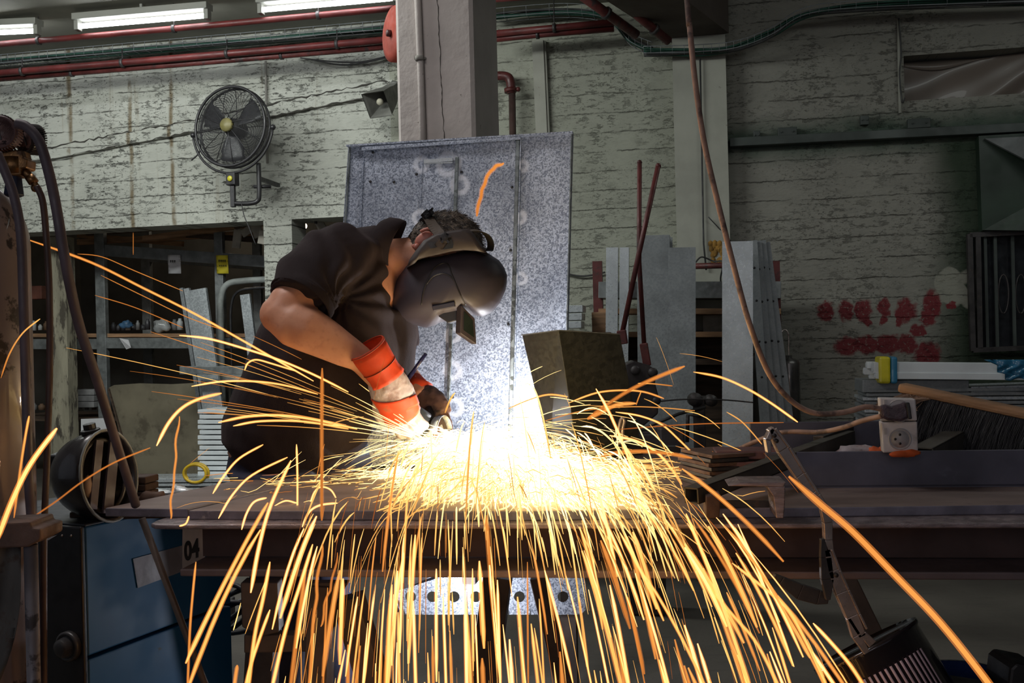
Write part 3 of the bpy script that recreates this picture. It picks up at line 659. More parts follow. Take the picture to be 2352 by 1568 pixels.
# cardboard sheets
t = thing('cardboard_sheet', 'large stained brown sheet of board leaning on the rack', 'board', floorp(360, -.6))
mb = MB(); pts = [(250, 890), (262, 884), (320, 880), (395, 882), (465, 878), (472, 1000), (478, 1100), (310, 1100), (275, 1000)]
mb.prism([PW(x, y, -.55) for x, y in pts], -NV*.012); link('board_face', mb, pm('stained_cardboard', (.16, .14, .095), .8, 0, .25, 2.5, .2, .004, wear=(.09, .075, .05), thr=(.5, .62), wsc=3), t)
mb = MB(); mb.bar(PW(250, 892, -.54), PW(308, 1100, -.54), .01, .03, NV); link('bent_edge', mb, M_woodd, t)
o = t
for c_ in o.children: pass
mb = MB(); mb.prism([PW(186, 962, -.5), PW(240, 960, -.5), PW(262, 1045, -.5), PW(186, 1045, -.5)], -NV*.01); simple('white_sheet', 'small white sheet leaning low behind the peeling post', 'sheet', mb, M_paper)
# stack of white panels edge-on
def ps(x, y, off): return PW(x, y, off)
for i in range(13):
    y = 936+i*11.6; x0 = 478+(4 if i % 3 == 1 else 0)
    a, b2 = ps(x0, y+5.5, .25), ps(600, y+5.5, .25); mb = MB(); mb.bar(a, b2, .35, .032)
    simple('white_tray', ['topmost', 'second', 'third', 'fourth', 'fifth', 'sixth', 'seventh', 'eighth', 'ninth', 'tenth', 'eleventh', 'twelfth', 'thirteenth and lowest'][i]+' white coated tray from the top of the stack behind the man', 'tray', mb, M_white, 'white trays stacked behind the man', .004)
for i, (y, h) in enumerate(((1098, .03), (1108, .022), (1119, .03), (1130, .02))):
    mb = MB(); mb.bar(ps(306, y, .5), ps(640, y-2, .5), .3, h); simple('aluminium_profile', ['top', 'second', 'third', 'bottom'][i]+' long pale aluminium profile in the pile left of the man', 'profile', mb, M_galvb, 'aluminium profiles behind the bench', .003)
a = ps(478, 1132, .4); a.z -= .02
t = thing('support_stand', 'dark low stand carrying the pile of panels behind the man', 'stand', floorp(470, .4))
za = ps(478, 1138, .4).z
mb = MB(); p0, p1 = floorp(320, .4), floorp(640, .4); p0.z = p1.z = za-.04; mb.bar(p0, p1, .4, .05); link('top', mb, M_dark, t)
for x in (330, 630):
    for o_ in (.25, .55): mb = MB(); q = floorp(x, o_); mb.bar(q, Vector((q.x, q.y, za-.04)), .05, .05, NV); link('leg', mb, M_dark, t)
mb = MB(); cx = ps(452, 1086, .62); mb.tube([cx+(U*math.cos(a)*.10+Z*math.sin(a)*.075) for a in [i*2*math.pi/32 for i in range(32)]], .012, 8, closed=True)
mb.tube([cx+NV*.03+(U*math.cos(a)*.095+Z*math.sin(a)*.07) for a in [i*2*math.pi/32 for i in range(32)]], .012, 8, closed=True)
simple('yellow_hose', 'coiled yellow hose lying beside the white panel stack', 'hose', mb, pm('yellow_rubber', (.55, .36, .02), .4))
# small clutter on the shelves
M_clut = [pm('clutter_grey', (.15, .15, .15), .5), pm('clutter_white', (.4, .42, .42), .5), pm('clutter_brown', (.12, .07, .04), .7), pm('clutter_dark', (.04, .04, .045), .5)]
rnd = random.Random(3)
zs = PW(350, 762, -1.0).z
def shelf_items(x0, x1, ytop, n, lab, grp):
    zt = PW((x0+x1)/2, ytop, -.95).z
    for i in range(n):
        x = x0+(x1-x0)*(i+.5)/n; p = PW(x, ytop, -.95+rnd.uniform(-.1, .1)); p.z = zt; h = rnd.uniform(.05, .11); r_ = rnd.uniform(.018, .035)
        mb = MB(); mb.lathe(p, Z, [(r_, 0), (r_, h*.7), (r_*.55, h*.85), (r_*.5, h)], 12)
        simple('small_jar', lab, 'jar', mb, M_clut[rnd.randrange(4)], grp)
shelf_items(255, 345, 758, 8, 'small grimy jar or fitting standing on the middle rack shelf', 'jars on the middle rack shelf')
shelf_items(70, 130, 758, 4, 'small jar on the shelf seen between the hoses at left', 'jars between the hoses')
shelf_items(395, 420, 758, 2, 'small jar on the middle shelf right of the plastic bag', 'jars right of the plastic bag')
shelf_items(70, 225, 940, 9, 'small dark fitting standing on the lower rack shelf', 'fittings on the lower shelf')
def blob(name, label, cat, c, r, sc, mat, seed=0, amp=.3, n=20):
    mb = MB(); mb.ball(c, r, n, sc=sc)
    for i, v in enumerate(mb.v):
        d2 = v-c; k = noise.noise(d2*(2.2/r)*.6+Vector((seed, 0, 0)))*amp+noise.noise(d2*(5/r)*.6+Vector((0, seed, 0)))*amp*.5; mb.v[i] = c+d2*(1+k)
    return simple(name, label, cat, mb, mat)
blob('plastic_bag', 'crumpled translucent plastic bag on the middle rack shelf', 'bag', PW(372, 748, -.85), .08, (1.1, .7, .8), pm('clear_bag', (.3, .31, .31), .3, coat=.3), 3, .5)
blob('blue_bag', 'small blue crumpled bag on the middle rack shelf', 'bag', PW(290, 745, -.85), .045, (1.2, .7, .8), pm('blue_plastic', (.05, .12, .22), .4), 5, .5)
mb = MB(); mb.prism([PW(274, 776, -.7), PW(295, 780, -.68), PW(301, 798, -.66), PW(290, 802, -.7)], -NV*.002); simple('paper_scrap', 'torn white paper scrap hanging off the middle shelf edge', 'paper', mb, M_paper)
for i in range(3):
    mb = MB(); a = PW(185, 900+i*14, -.8); mb.bar(a, PW(226, 900+i*14, -.8), .15, .055); simple('brick', 'pale brick in the small pile on the lower rack shelf', 'brick', mb, pm('pale_brick', (.2, .2, .2), .8), 'bricks on the lower shelf', .006)
mb = MB(); mb.box(PW(88, 672, -.9), .14, .1, .13, (U, NV, Z)); simple('carton', 'small reddish carton on the upper shelf seen between hoses', 'carton', mb, pm('red_carton', (.12, .04, .025), .7), None, .005)
# items in the narrow opening right of the pier
t = thing('cream_chute', 'curved cream plastic panel seen through the narrow opening', 'panel', PW(735, 560, -.5))
rows = [[PW(715+18*math.sin(i*.35)+j*4.5, 500+i*9, -.2-.015*j) for j in range(6)] for i in range(9)]; mb = MB(); mb.sheet(rows, .004); link('curved_face', mb, pm('cream_sheet', (.36, .33, .28), .6), t); mb = MB(); q_ = PW(725, 500, -.2); mb.bar(q_-Z*.05, q_+Z*.08, .02, .02, NV); link('hanger', mb, M_dark, t)
for (xa, ya, xb, yb, off, w, mt, nm, lb) in ((660, 506, 722, 503, -.25, .05, M_peel, 'pale_board', 'pale board under the narrow opening lintel'), (655, 552, 710, 550, -.25, .03, M_lg, 'grey_bar', 'upper grey bar across the narrow opening'), (655, 580, 705, 579, -.25, .03, M_lg, 'grey_bar', 'lower grey bar across the narrow opening')):
    mb = MB(); mb.bar(PW(xa, ya, off), PW(xb, yb, off), .05, w); simple(nm, lb, 'board' if nm == 'pale_board' else 'bar', mb, mt)
t = thing('distant_lamp', 'small bright round lamp glowing deep in the storeroom', 'lamp', PW(701, 520, -1.2)); mb = MB(); mb.ball(PW(701, 519, -1.2), .018, 12, sc=(1, 1, 1.4)); link('bulb', mb, emit('lamp_glow', (1, .85, .65), 14), t)
mb = MB(); mb.lathe(PW(701, 519, -1.22)+Z*.02, Z, [(.016, 0), (.016, .05)], 12); link('socket', mb, M_black, t)
light('storeroom_lamp', 'POINT', PW(520, 560, -2.4)+Z*.6, 10, (1, .85, .65), .1)

# ================================================================ RIGHT BACKGROUND
G_ = 'right background'
plank('galvanised_plank', 'light galvanised profile left of the crossed red levers, leftmost leaning', 1406, 568, 1404, 900, .085, .75, M_galvb, thick=.05)
plank('galvanised_plank', 'second light galvanised profile leaning just left of the levers', 1434, 568, 1432, 900, .065, .75, M_galvb, thick=.05)
plank('galvanised_plank', 'tall dull grey panel with rounded top behind the crossed levers', 1500, 540, 1503, 900, .225, .95, M_galvd, thick=.05)
for k in range(3):
    plank('galvanised_plank', ['thin grey panel edge showing first', 'thin grey panel edge showing second', 'thin grey panel edge showing third'][k]+' behind the tall rounded panel', 1529+k*3.5, 541+k*2, 1531+k*3.5, 900, .05, .9-.06*k, M_galvd, thick=.03, lip=0)
plank('galvanised_plank', 'grey flat panel between the levers and the dark shelves', 1566, 568, 1566, 900, .185, 1.0, M_galvd, thick=.03)
plank('galvanised_plank', 'wide bright galvanised panel standing right of the dark shelves', 1694, 554, 1694, 900, .20, 1.05, M_galvb, thick=.03)
for k in range(4):
    plank('galvanised_plank', ['first', 'second', 'third', 'last and rightmost'][k]+' of the dark punched profiles leaning right of the bright panel', 1728+k*10, 552+(k % 2)*4, 1752+k*17, 900, .065, .85-.04*k, M_galvd, thick=.05, holes=(.1, .22, .37, .5, .68), lip=.012)
# rack with pallet and shelves behind the planks
t = thing('red_rack', 'dark red pipe rack the galvanised panels lean against', 'rack', floorp(1640, .35))
mb = MB(); mb.tube([PW(1560, 612, .45), PW(1790, 606, .45)], .022, 8); link('top_rail', mb, M_dred, t)
for x in (1372, 1779): mb = MB(); a = PW(x, 600, .45); p = a.copy(); p.z = 0; mb.bar(p, a, .07, .05, NV); link('post', mb, M_dred, t)
for y, mt in ((668, M_rack), (716, M_wood), (768, M_wood), (830, M_woodd)):
    mb = MB(); mb.bar(PW(1380, y, .4), PW(1790, y, .4), .35, .04 if mt is not M_rack else .12); link('shelf_board', mb, mt, t, .003)
mb = MB(); mb.hexa([PW(1372, 960, .18), PW(1775, 960, .18), PW(1775, 960, .10), PW(1372, 960, .10), PW(1372, 600, .18)*1, PW(1775, 640, .18), PW(1775, 640, .10), PW(1372, 640, .10)]) if False else None
mb = MB(); mb.box(PW(1640, 745, .35), .16, .12, .14, (U, NV, Z)); simple('grey_carton', 'small grey box on the dark shelf between panels', 'box', mb, pm('grey_card', (.25, .25, .22), .7), None, .004)
mb = MB(); mb.box(PW(1500, 800, .25)-Z*.35, 1.3, .1, .95, (U, NV, Z)); simple('stored_crate', 'dark wooden crate standing on floor behind the grey panels', 'crate', mb, M_woodd, None, .01)
mb = MB(); mb.box(PW(1383, 745, .5), .13, .2, .18, (U, NV, Z)); simple('brown_carton', 'brown cardboard carton on the rack left of the panels', 'carton', mb, M_wood, None, .005)
for k in range(3):
    mb = MB(); mb.box(PW(1320, 710+k*18, .7), .14-.01*k, .2, .05, (U, NV, Z)); simple('steel_sheet_bundle', ['top', 'middle', 'lowest'][k]+' bright sheet bundle peeking out right of the galvanised panel', 'metal sheets', mb, M_galvb, None, .003)
t = thing('low_cabinet', 'dark low cabinet under the sheet bundles behind the panel', 'cabinet', floorp(1340, .7)); q = floorp(1350, .6); zc = PW(1320, 765, .6).z
mb = MB(); mb.box(q+Z*zc/2, .4, .4, zc, (U, NV, Z)); link('body', mb, M_woodd, t, .01)
mb = MB(); mb.box(q+Z*zc/2+NV*.205, .34, .012, zc*.85, (U, NV, Z)); link('door', mb, M_dark, t, .003)
mb = MB(); mb.tube(smooth_path([PW(1598, 602, .4), PW(1612, 590, .35), PW(1640, 600, .3), PW(1660, 602, .4), PW(1655, 640, .3), PW(1660, 665, .3)]), .006, 6); simple('wire_loop', 'loose wire looped over the red rack rail', 'wire', mb, M_cable)
# insulation foam patch on pilaster
mb = MB(); 
c_ = PW(1648, 578, .165)
for i in range(40):
    p = c_+U*rnd.uniform(-.05, .05)+Z*rnd.uniform(-.07, .07); mb.ball(p, rnd.uniform(.012, .022), 6, sc=(1, .5, 1.3))
simple('foam_patch', 'brownish yellow foam patch on the pilaster above the red rail', 'foam', mb, pm('ochre_foam', (.28, .15, .03), .9, 0, .4, 20, .6, .01))
# bench shear with two crossed levers
t = thing('lever_shear', 'dark red bench shear with two long crossed levers', 'machine', P(1480, 1200, 4.4))
Ys = 4.4
mb = MB(); mb.tube([P(1469, 372, Ys), P(1468, 600, Ys), P(1480, 800, Ys)], .0105, 10); mb.ball(P(1469, 373, Ys), .012, 8); link('lever', mb, M_dred, t)
mb = MB(); mb.tube([P(1512, 380, Ys-.05), P(1468, 580, Ys-.05), P(1428, 770, Ys-.05)], .0115, 10); mb.ball(P(1512, 381, Ys-.05), .013, 8); link('lever', mb, M_dred, t)
mb = MB(); mb.bar(P(1478, 788, Ys), P(1487, 840, Ys), .035, .035, NV); link('lever_socket', mb, M_dred, t, .004)
mb = MB(); mb.bar(P(1427, 758, Ys-.05), P(1432, 790, Ys-.05), .04, .04, NV); link('lever_socket', mb, M_dred, t, .004)
mb = MB(); mb.prism([P(x, y, Ys-.04) for x, y in ((1438, 835), (1455, 828), (1490, 838), (1508, 850), (1505, 880), (1512, 905), (1512, 950), (1470, 985), (1440, 960))], (0, .12, 0)); link('head_casting', mb, M_dark, t, .006)
for x, y, r_ in ((1500, 855, .02), (1508, 920, .018), (1460, 850, .02)): mb = MB(); mb.lathe(P(x, y, Ys-.07), (0, -1, 0), [(r_, -.03), (r_, .01), (r_*.5, .015)], 12); link('bolt', mb, M_dark, t)
mb = MB(); a = P(1478, 985, Ys+.05); p = a.copy(); p.z = 0; mb.bar(p, a, .16, .16, NV); link('pedestal', mb, M_dark, t, .01)
mb = MB(); mb.bar(P(1420, 1008, Ys), P(1560, 1004, Ys), .25, .05); link('work_table', mb, M_dark, t, .005)
mb = MB(); mb.box(P(1540, 1003, Ys-.1), .11, .1, .09); link('gear_box', mb, M_dark, t, .01)
# bar bender with cross handle
t = thing('bar_bender', 'dark tubular bending stand with hanging crank in front of the grey panel', 'machine', P(1600, 1200, 5.0)); Yb = 5.0
a = P(1605, 915, Yb); p = a.copy(); p.z = 0
mb = MB(); mb.bar(p, a, .06, .06, NV); link('post', mb, M_dark, t, .004)
mb = MB(); mb.tube([P(1592, 918, Yb), P(1640, 918, Yb)], .022, 10); mb.lathe(P(1634, 920, Yb-.04), (0, -1, 0), [(.03, -.05), (.03, .01)], 14); mb.lathe(P(1598, 918, Yb-.04), (0, -1, 0), [(.035, -.05), (.035, .01)], 14); link('roller_head', mb, M_dark, t)
mb = MB(); mb.tube([P(1440, 1000, Yb-.1), P(1560, 950, Yb-.1), P(1620, 935, Yb-.05)], .008, 8); link('brace_rod', mb, M_dark, t)
mb = MB(); mb.tube([P(1610, 955, Yb-.1), P(1580, 953, Yb-.1), P(1578, 1015, Yb-.1)], .010, 8); link('crank', mb, M_dark, t)
mb = MB(); mb.tube(smooth_path([P(1510, 922, 4.9), P(1570, 917, 4.9), P(1660, 918, 4.9), P(1730, 924, 4.9)]), .004, 6); link('guide_wire', mb, M_dark, t)
# stainless sprayer tanks
for (x, y0, r_, lab, mt) in ((1812, 822, .072, 'tall stainless cylinder with wire hook by the right wall', pm('stainless', (.16, .155, .15), .3, .8, .15, 5)), (1752, 808, .10, 'dark cylinder standing left of the stainless one', pm('dark_tank', (.05, .045, .04), .4, .4))):
    c0 = PW(x, y0, .6); t = thing('metal_cylinder', lab, 'cylinder', Vector((c0.x, c0.y, 0)))
    mb = MB(); mb.lathe(Vector((c0.x, c0.y, 0)), Z, [(r_, 0), (r_, c0.z-.04), (r_*.92, c0.z-.015), (r_*.3, c0.z), (r_*.3, c0.z+.02)], 28); link('tank', mb, mt, t)
    mb = MB(); mb.tube(smooth_path([c0, c0+Z*.06, c0+Z*.17, c0+Z*.2-U*.025, c0+Z*.17-U*.05, c0+Z*.12-U*.05]), .006, 8) if x > 1800 else mb.lathe(c0, Z, [(.02, 0), (.02, .06)], 10); link('hook' if x > 1800 else 'neck', mb, M_chrome, t)
# rack at right carrying wrapped white tubes and sheet metal
t = thing('sheet_rack', 'low steel rack under the wrapped white rails and sheets', 'rack', PW(2150, 1100, 1.9))
offr = 1.9
for x in (1985, 2350): 
    a = PW(x, 975, offr); p = a.copy(); p.z = 0; mb = MB(); mb.bar(p, a, .06, .06, NV); link('post', mb, M_dark, t)
mb = MB(); mb.bar(PW(1975, 975, offr), PW(2420, 985, offr), .5, .05); link('rack_top', mb, M_dark, t)
for k in range(9):
    y = 966-k*9; x0 = [1975, 1972, 1978, 1975, 1973, 1977, 1972, 1980, 1985][k]
    mb = MB(); mb.bar(PW(x0, y, offr), PW(2430, y+2-k*.9, offr), .34, .018); simple('metal_sheet', ['lowest', 'second lowest', 'third lowest', 'fourth lowest', 'middle', 'fourth from top', 'third from top', 'second from top', 'topmost'][k]+' thin galvanised sheet in the flat stack under the wrapped rails', 'metal sheet', mb, M_galvd if k % 3 else M_galvb, 'sheets stacked on the right rack', .002)
mb = MB(); mb.bar(PW(1972, 884, offr), PW(2210, 884, offr), .3, .07); simple('grey_channel', 'short dark grey steel channel between the sheets and the white rails', 'channel', mb, M_galvd, None, .004)
mb = MB(); mb.bar(PW(2215, 892, offr), PW(2430, 885, offr), .3, .035); simple('bright_channel', 'shiny channel end lying right of the dark grey channel', 'channel', mb, M_galvb, None, .003)
t = thing('wrapped_rails', 'bundle of long white rails taped yellow and blue', 'rails', PW(2000, 870, offr))
for (x0, y, r_, o_) in ((2004, 844, .034, 2.08), (1990, 838, .022, 2.02), (1984, 852, .022, 2.0), (2010, 862, .020, 2.10), (1996, 862, .02, 2.0)):
    a, b2 = PW(x0, y, o_), PW(2440, y+4, o_); mb = MB(); dd = (b2-a).normalized()
    mb.bar(a, b2, r_*1.9, r_*1.75); mb.bar(a-dd*.004, a, r_*1.3, r_*1.2); link('rail', mb, M_white, t, .008)
for x0, x1, mt in ((2014, 2040, pm('yellow_tape', (.55, .48, .02), .4)), (2041, 2056, pm('blue_tape', (.03, .17, .30), .4))):
    mb = MB(); a, b2 = PW(x0, 849, 2.06), PW(x1, 849, 2.06); mb.bar(a, b2, .15, .148); link('tape_band', mb, mt, t, .012)
rows = []
for i in range(12):
    row = []
    for j in range(24):
        x = 2290+j*6.5-(30*(1-i/3) if i < 3 else 0)+(18 if i > 7 else 0); row.append(PW(x, 826+i*4.1+(3*math.sin(j*.9) if i == 11 else 0), 2.17+.012*math.sin(i*1.7+j*1.1)))
    rows.append(row)
mb = MB(); mb.sheet(rows, .002); link('blue_wrap', mb, pm('blue_film', (.02, .13, .24), .3, coat=.4), t)
# ================================================================ THE BENCH AND WHAT LIES ON IT
T7 = R(7); U7 = Vector((math.cos(T7), -math.sin(T7), 0)); N7 = Vector((-math.sin(T7), -math.cos(T7), 0)); B7 = -N7
TOP = .87
bench = thing('steel_workbench', 'long steel workbench of a wide flange beam on trestles', 'workbench', (0.2, 2.2, 0))
f0 = PZ(332, 1205, .85); f0 = Vector((f0.x, f0.y, 0)); L = 3.4; fw = .25
# top flange with a rounded left end, web, bottom flange
mb = MB(); pts = [f0+U7*.03, f0+U7*L, f0+U7*L+B7*fw, f0+B7*(fw)+U7*.03]
pts = [f0+U7*.05]+[f0+U7*L, f0+U7*L+B7*fw, f0+B7*fw+U7*.02, f0+B7*.05, f0+B7*.02+U7*.005, f0+B7*.005+U7*.02]
mb.prism([p+Z*.840 for p in pts], (0, 0, .010)); link('top_flange', mb, [M_edge], bench, .003)
w0 = PL(466, 1260, f0+B7*.11, N7); w0.z = 0
mb = MB(); mb.hexa([w0+Z*.76, w0+U7*L+Z*.76, w0+U7*L+B7*.012+Z*.76, w0+B7*.012+Z*.76, w0+Z*.842, w0+U7*L+Z*.842, w0+U7*L+B7*.012+Z*.842, w0+B7*.012+Z*.842]); link('web', mb, pm('dark_web_steel', (.06, .035, .032), .6, .2, .3, 5, .2), bench)
b0 = w0+N7*.115
mb = MB(); mb.hexa([b0+Z*.742, b0+U7*L+Z*.742, b0+U7*L+B7*.24+Z*.742, b0+B7*.24+Z*.742, b0+Z*.757, b0+U7*L+Z*.757, b0+U7*L+B7*.24+Z*.757, b0+B7*.24+Z*.757]); link('bottom_flange', mb, pm('dull_violet_steel', (.15, .12, .13), .6, .3, .3, 6, .3), bench, .003)
# rear beam carrying the plates at the back
r0 = w0+B7*.78+U7*.45
mb = MB(); mb.bar(r0+Z*.79, r0+U7*2.6+Z*.79, .10, .115); link('rear_beam', mb, M_dark, bench, .004)
M_leg = pm('brown_trestle', (.075, .055, .045), .7, .1, .3, 7, .3, .003)
# front block, bracket bar and trestle legs (places read at their own distances)
def leg(name, pts, Y, dy, mat=M_leg):
    mb = MB(); mb.prism([P(x, y, Y) for x, y in pts], (0, dy, 0)); return link(name, mb, mat, bench, .003)
leg('support_block', [(552, 1338), (636, 1338), (640, 1452), (600, 1462), (555, 1440)], 2.12, .05)
leg('cross_bar', [(560, 1458), (735, 1458), (735, 1496), (560, 1500)], 2.14, .04)
leg('gusset', [(700, 1338), (800, 1338), (765, 1392), (716, 1398)], 2.12, .03)
def floorleg(name, x0, x1, y0, x2, x3, Y, w=None):
    # straight leg from its top at y0 to the floor
    a = P((x0+x1)/2, y0, Y); b_ = P((x2+x3)/2, 1568, Y); d2 = (b_-a); b_ = a+d2*(a.z/(a.z-b_.z)); wd = (x1-x0)*Y/F
    mb = MB(); mb.bar(a, b_, .06, wd, U7); return link('leg', mb, M_leg, bench, .003)
floorleg('leg', 716, 768, 1340, 706, 758, 2.14)
floorleg('leg', 768, 830, 1370, 815, 905, 2.2)
floorleg('leg', 1112, 1176, 1322, 1074, 1148, 2.85)
floorleg('leg', 1218, 1256, 1322, 1262, 1330, 2.9)
floorleg('leg', 1900, 1960, 1322, 2020, 2080, 3.1)
floorleg('leg', 575, 640, 1440, 570, 630, 2.4)
M_pedge = pm('blue_grey_plate_edge', (.20, .19, .235), .45, .3, .3, 14, .3, .003, wear=(.40, .38, .40), thr=(.62, .72), wsc=20)
# plates lying on the beams
def flat(name, label, pix, z1, th, mat, cat='steel plate'):
    p = [PZ(x, y, z1) for x, y in pix]; mb = MB(); mb.prism([q-Z*th for q in p], (0, 0, th)); mb.mi = [0, 0]+[1]*(len(mb.mi)-2); return simple(name, label, cat, mb, [mat, M_pedge], None, .0025)
m, g, b = newmat('ground_steel_plate'); c = g.co(); n = g.noise(g.scale(c, (1, 3, 1)), 4, 6); n2 = g.noise(c, 30, 5, .7)
k = g.mix(g.ss(n, .3, .7), (.16, .12, .11), (.25, .19, .175)); k = g.mix(g.ss(n2, .55, .75, 0, .6), k, (.10, .08, .08))
g.put(b.inputs['Base Color'], k); b.inputs['Metallic'].default_value = .25; b.inputs['Roughness'].default_value = .55; g.put(b.inputs['Normal'], g.bump(n2, .2, .002)); M_plate = m
flat('steel_plate', 'steel plate corner sticking out past the left end of the bench', [(241, 1166), (430, 1168), (1000, 1036), (852, 1042), (600, 1090)], .8699, .0195, M_plate)
flat('steel_plate', 'large thick steel plate covering the bench under the spark shower', [(433, 1172), (1176, 1174), (2440, 1157), (2440, 1080), (1600, 1040), (1003, 1036)], .870, .020, M_plate)
# galvanised panel standing behind the bench
p0 = Vector((0, 3.36, 0)); n10 = Vector((-math.sin(R(10)), -math.cos(R(10)), 0))
FP = lambda x, y, o=0: PL(x, y, p0+n10*o, n10)
halos = [(FP(1030, 378), .05), (FP(968, 378), .035), (FP(1056, 425), .04), (FP(965, 500), .035), (FP(1040, 770), .035), (FP(1040, 850), .04), (FP(1042, 935), .04), (FP(1195, 640), .03), (FP(1200, 380), .03), (FP(1195, 500), .03)]
M_panel = make_galv('spangled_galvanised_panel', (.17, .20, .26), (.56, .62, .73), .42, .25, 230, halos)
t = thing('galvanised_sheet', 'tall spangled galvanised sheet standing behind the bench and worker', 'metal sheet', FP(1050, 1400))
zb = .74
def down(x0, y0, x1, y1):   # extend the line to the panel foot
    a, b_ = FP(x0, y0), FP(x1, y1); d2 = b_-a; return a+d2*((a.z-zb)/(a.z-b_.z))
TL, TR = FP(800, 336), FP(1316, 305); BL, BR = down(800, 336, 789, 500), down(1316, 305, 1304, 765)
mb = MB(); mb.prism([TL, TR, BR, BL], -n10*.02); link('face_sheet', mb, M_panel, t)
def seam(x0, y0, x1, y1, w, h, mat, name='rib'):
    a = FP(x0, y0, h/2); b_ = down(x0, y0, x1, y1)+n10*h/2; mb = MB(); mb.bar(a, b_, w, h, n10); return link(name, mb, mat, t, .0015)
M_seam = make_galv('folded_seam_steel', (.16, .18, .17), (.34, .38, .38), .35, .8, 60)
seam(1197, 313, 1187, 700, .005, .014, M_panel); seam(1190, 312, 1180, 700, .013, .008, M_seam, 'joint_strip')
seam(1050, 360, 1036, 760, .012, .010, M_seam, 'joint_strip'); seam(970, 365, 962, 560, .004, .005, M_panel)
seam(836, 336, 829, 500, .004, .006, M_panel); seam(804, 336, 794, 500, .007, .007, M_seam); seam(1313, 306, 1302, 765, .005, .010, M_seam)
mb = MB(); mb.bar(FP(798, 336, .012), FP(1316, 305, .012), .03, .006, Z); mb.bar(FP(832, 342, .02), FP(1196, 316, .02), .012, .010, Z); link('top_fold', mb, M_panel, t)
mb = MB(); mb.bar(FP(974, 371, .008), FP(1040, 366, .008), .008, .012); mb.bar(FP(974, 375, .006), FP(1040, 373, .006), .008, .004); link('handle_slot', mb, M_galvb, t)
for i, (x, y) in enumerate(((857, 350), (851, 417), (957, 400), (1176, 430), (1173, 575), (1187, 640), (1168, 745), (1035, 790), (1040, 912), (1178, 850), (905, 418), (1060, 395))):
    mb = MB(); mb.lathe(FP(x, y, 0), n10, [(.005, 0), (.0045, .004)], 8); link('rivet', mb, M_black, t)
# foot of the stand behind
mb = MB(); mb.bar(BL-n10*.06+Z*-.0, Vector((BL.x, BL.y, 0))-n10*.06, .05, .05, n10); mb2 = MB(); mb2.bar(BR-n10*.06, Vector((BR.x, BR.y, 0))-n10*.06, .05, .05, n10)
link('foot', mb, M_leg, t); link('foot', mb2, M_leg, t)
# punched bracket seen under the bench
FB = lambda x, y, o=0: PL(x, y, Vector((0, 3.18, 0))+n10*o, n10)
mb = MB(); hy = 1370.0; hr = 12.5; xs = [943+50*i for i in range(8)]; ytop, ybot = 1322, 1411
def cellpts(cx, x0, x1):
    vs = []; N = 24
    for k_ in range(N):
        a = 2*math.pi*k_/N; vs.append(FB(cx+hr*math.cos(a), hy+hr*math.sin(a)))
    for k_ in range(N):
        a = 2*math.pi*k_/N; dx, dy = math.cos(a), math.sin(a)
        sx = (x1-cx)/dx if dx > 1e-6 else ((x0-cx)/dx if dx < -1e-6 else 1e9); sy = (ybot-hy)/dy if dy > 1e-6 else ((ytop-hy)/dy if dy < -1e-6 else 1e9)
        s_ = min(sx, sy); vs.append(FB(cx+dx*s_, hy+dy*s_))
    return vs, [(k_, (k_+1) % N, N+(k_+1) % N, N+k_) for k_ in range(N)]
for i, cx in enumerate(xs):
    vs, fs = cellpts(cx, cx-25 if i else 906, cx+25 if i < 7 else 1345); off = -n10*.003; nn_ = len(vs)
    mb.add(vs+[v+off for v in vs], fs+[tuple(q+nn_ for q in f[::-1]) for f in fs]+[(k_, (k_+1) % 24, nn_+(k_+1) % 24, nn_+k_) for k_ in range(24)])
t = thing('punched_bracket', 'bright galvanised bracket with a row of punched holes under the bench', 'bracket', FB(1000, 1411))
link('punched_plate', mb, M_panel, t)
mb = MB(); mb.prism([FB(905, 1357, .02), FB(935, 1350, .02), FB(1003, 1328, .02), FB(1003, 1354, .02)], -n10*.004); link('cut_flap', mb, M_panel, t)
mb = MB(); mb.bar(FB(908, 1352, .004), FB(1004, 1354, .004), .004, .003); mb.bar(FB(1004, 1324, .004), FB(1004, 1354, .004), .004, .003, n10); link('slot_edge', mb, M_black, t)
mb = MB(); mb.prism([FB(900, 1318, .03), FB(1002, 1318, .03), FB(934, 1350, .03), FB(903, 1358, .03)], -n10*.004)
mb.prism([FB(903, 1358, .03), FB(908, 1366, .03), FB(932, 1412, .03), FB(924, 1412, .03)], -n10*.004); link('bent_tab', mb, M_dark, t)
mb = MB(); mb.bar(FB(1100, 1316, -.03), FB(1100, 1316, -.03)+Z*.3, .04, .3, n10); link('bracket_arm', mb, M_leg, t)
# sheet workpiece being cut
t = thing('sheet_workpiece', 'bent bright sheet workpiece being cut on the bench', 'workpiece', PZ(930, 1075, TOP))
YW = 2.80
mb = MB(); pts = [(842, 1002), (862, 988), (880, 968), (905, 973), (960, 984), (1005, 1000), (1060, 1010), (1110, 1018), (1110, 1071), (858, 1071), (850, 1050), (846, 1028)]
mb.prism([P(x, y, YW) for x, y in pts], (0, .004, 0)); link('upright_face', mb, M_panel, t)
mb = MB(); mb.hexa([P(858, 1071, YW)+Z*0, P(1110, 1071, YW), P(1110, 1071, YW)+Vector((0, .12, 0)), P(858, 1071, YW)+Vector((0, .12, 0))]+[q+Z*.003 for q in (P(858, 1071, YW), P(1110, 1071, YW), P(1110, 1071, YW)+Vector((0, .12, 0)), P(858, 1071, YW)+Vector((0, .12, 0)))]); link('folded_base', mb, M_panel, t)
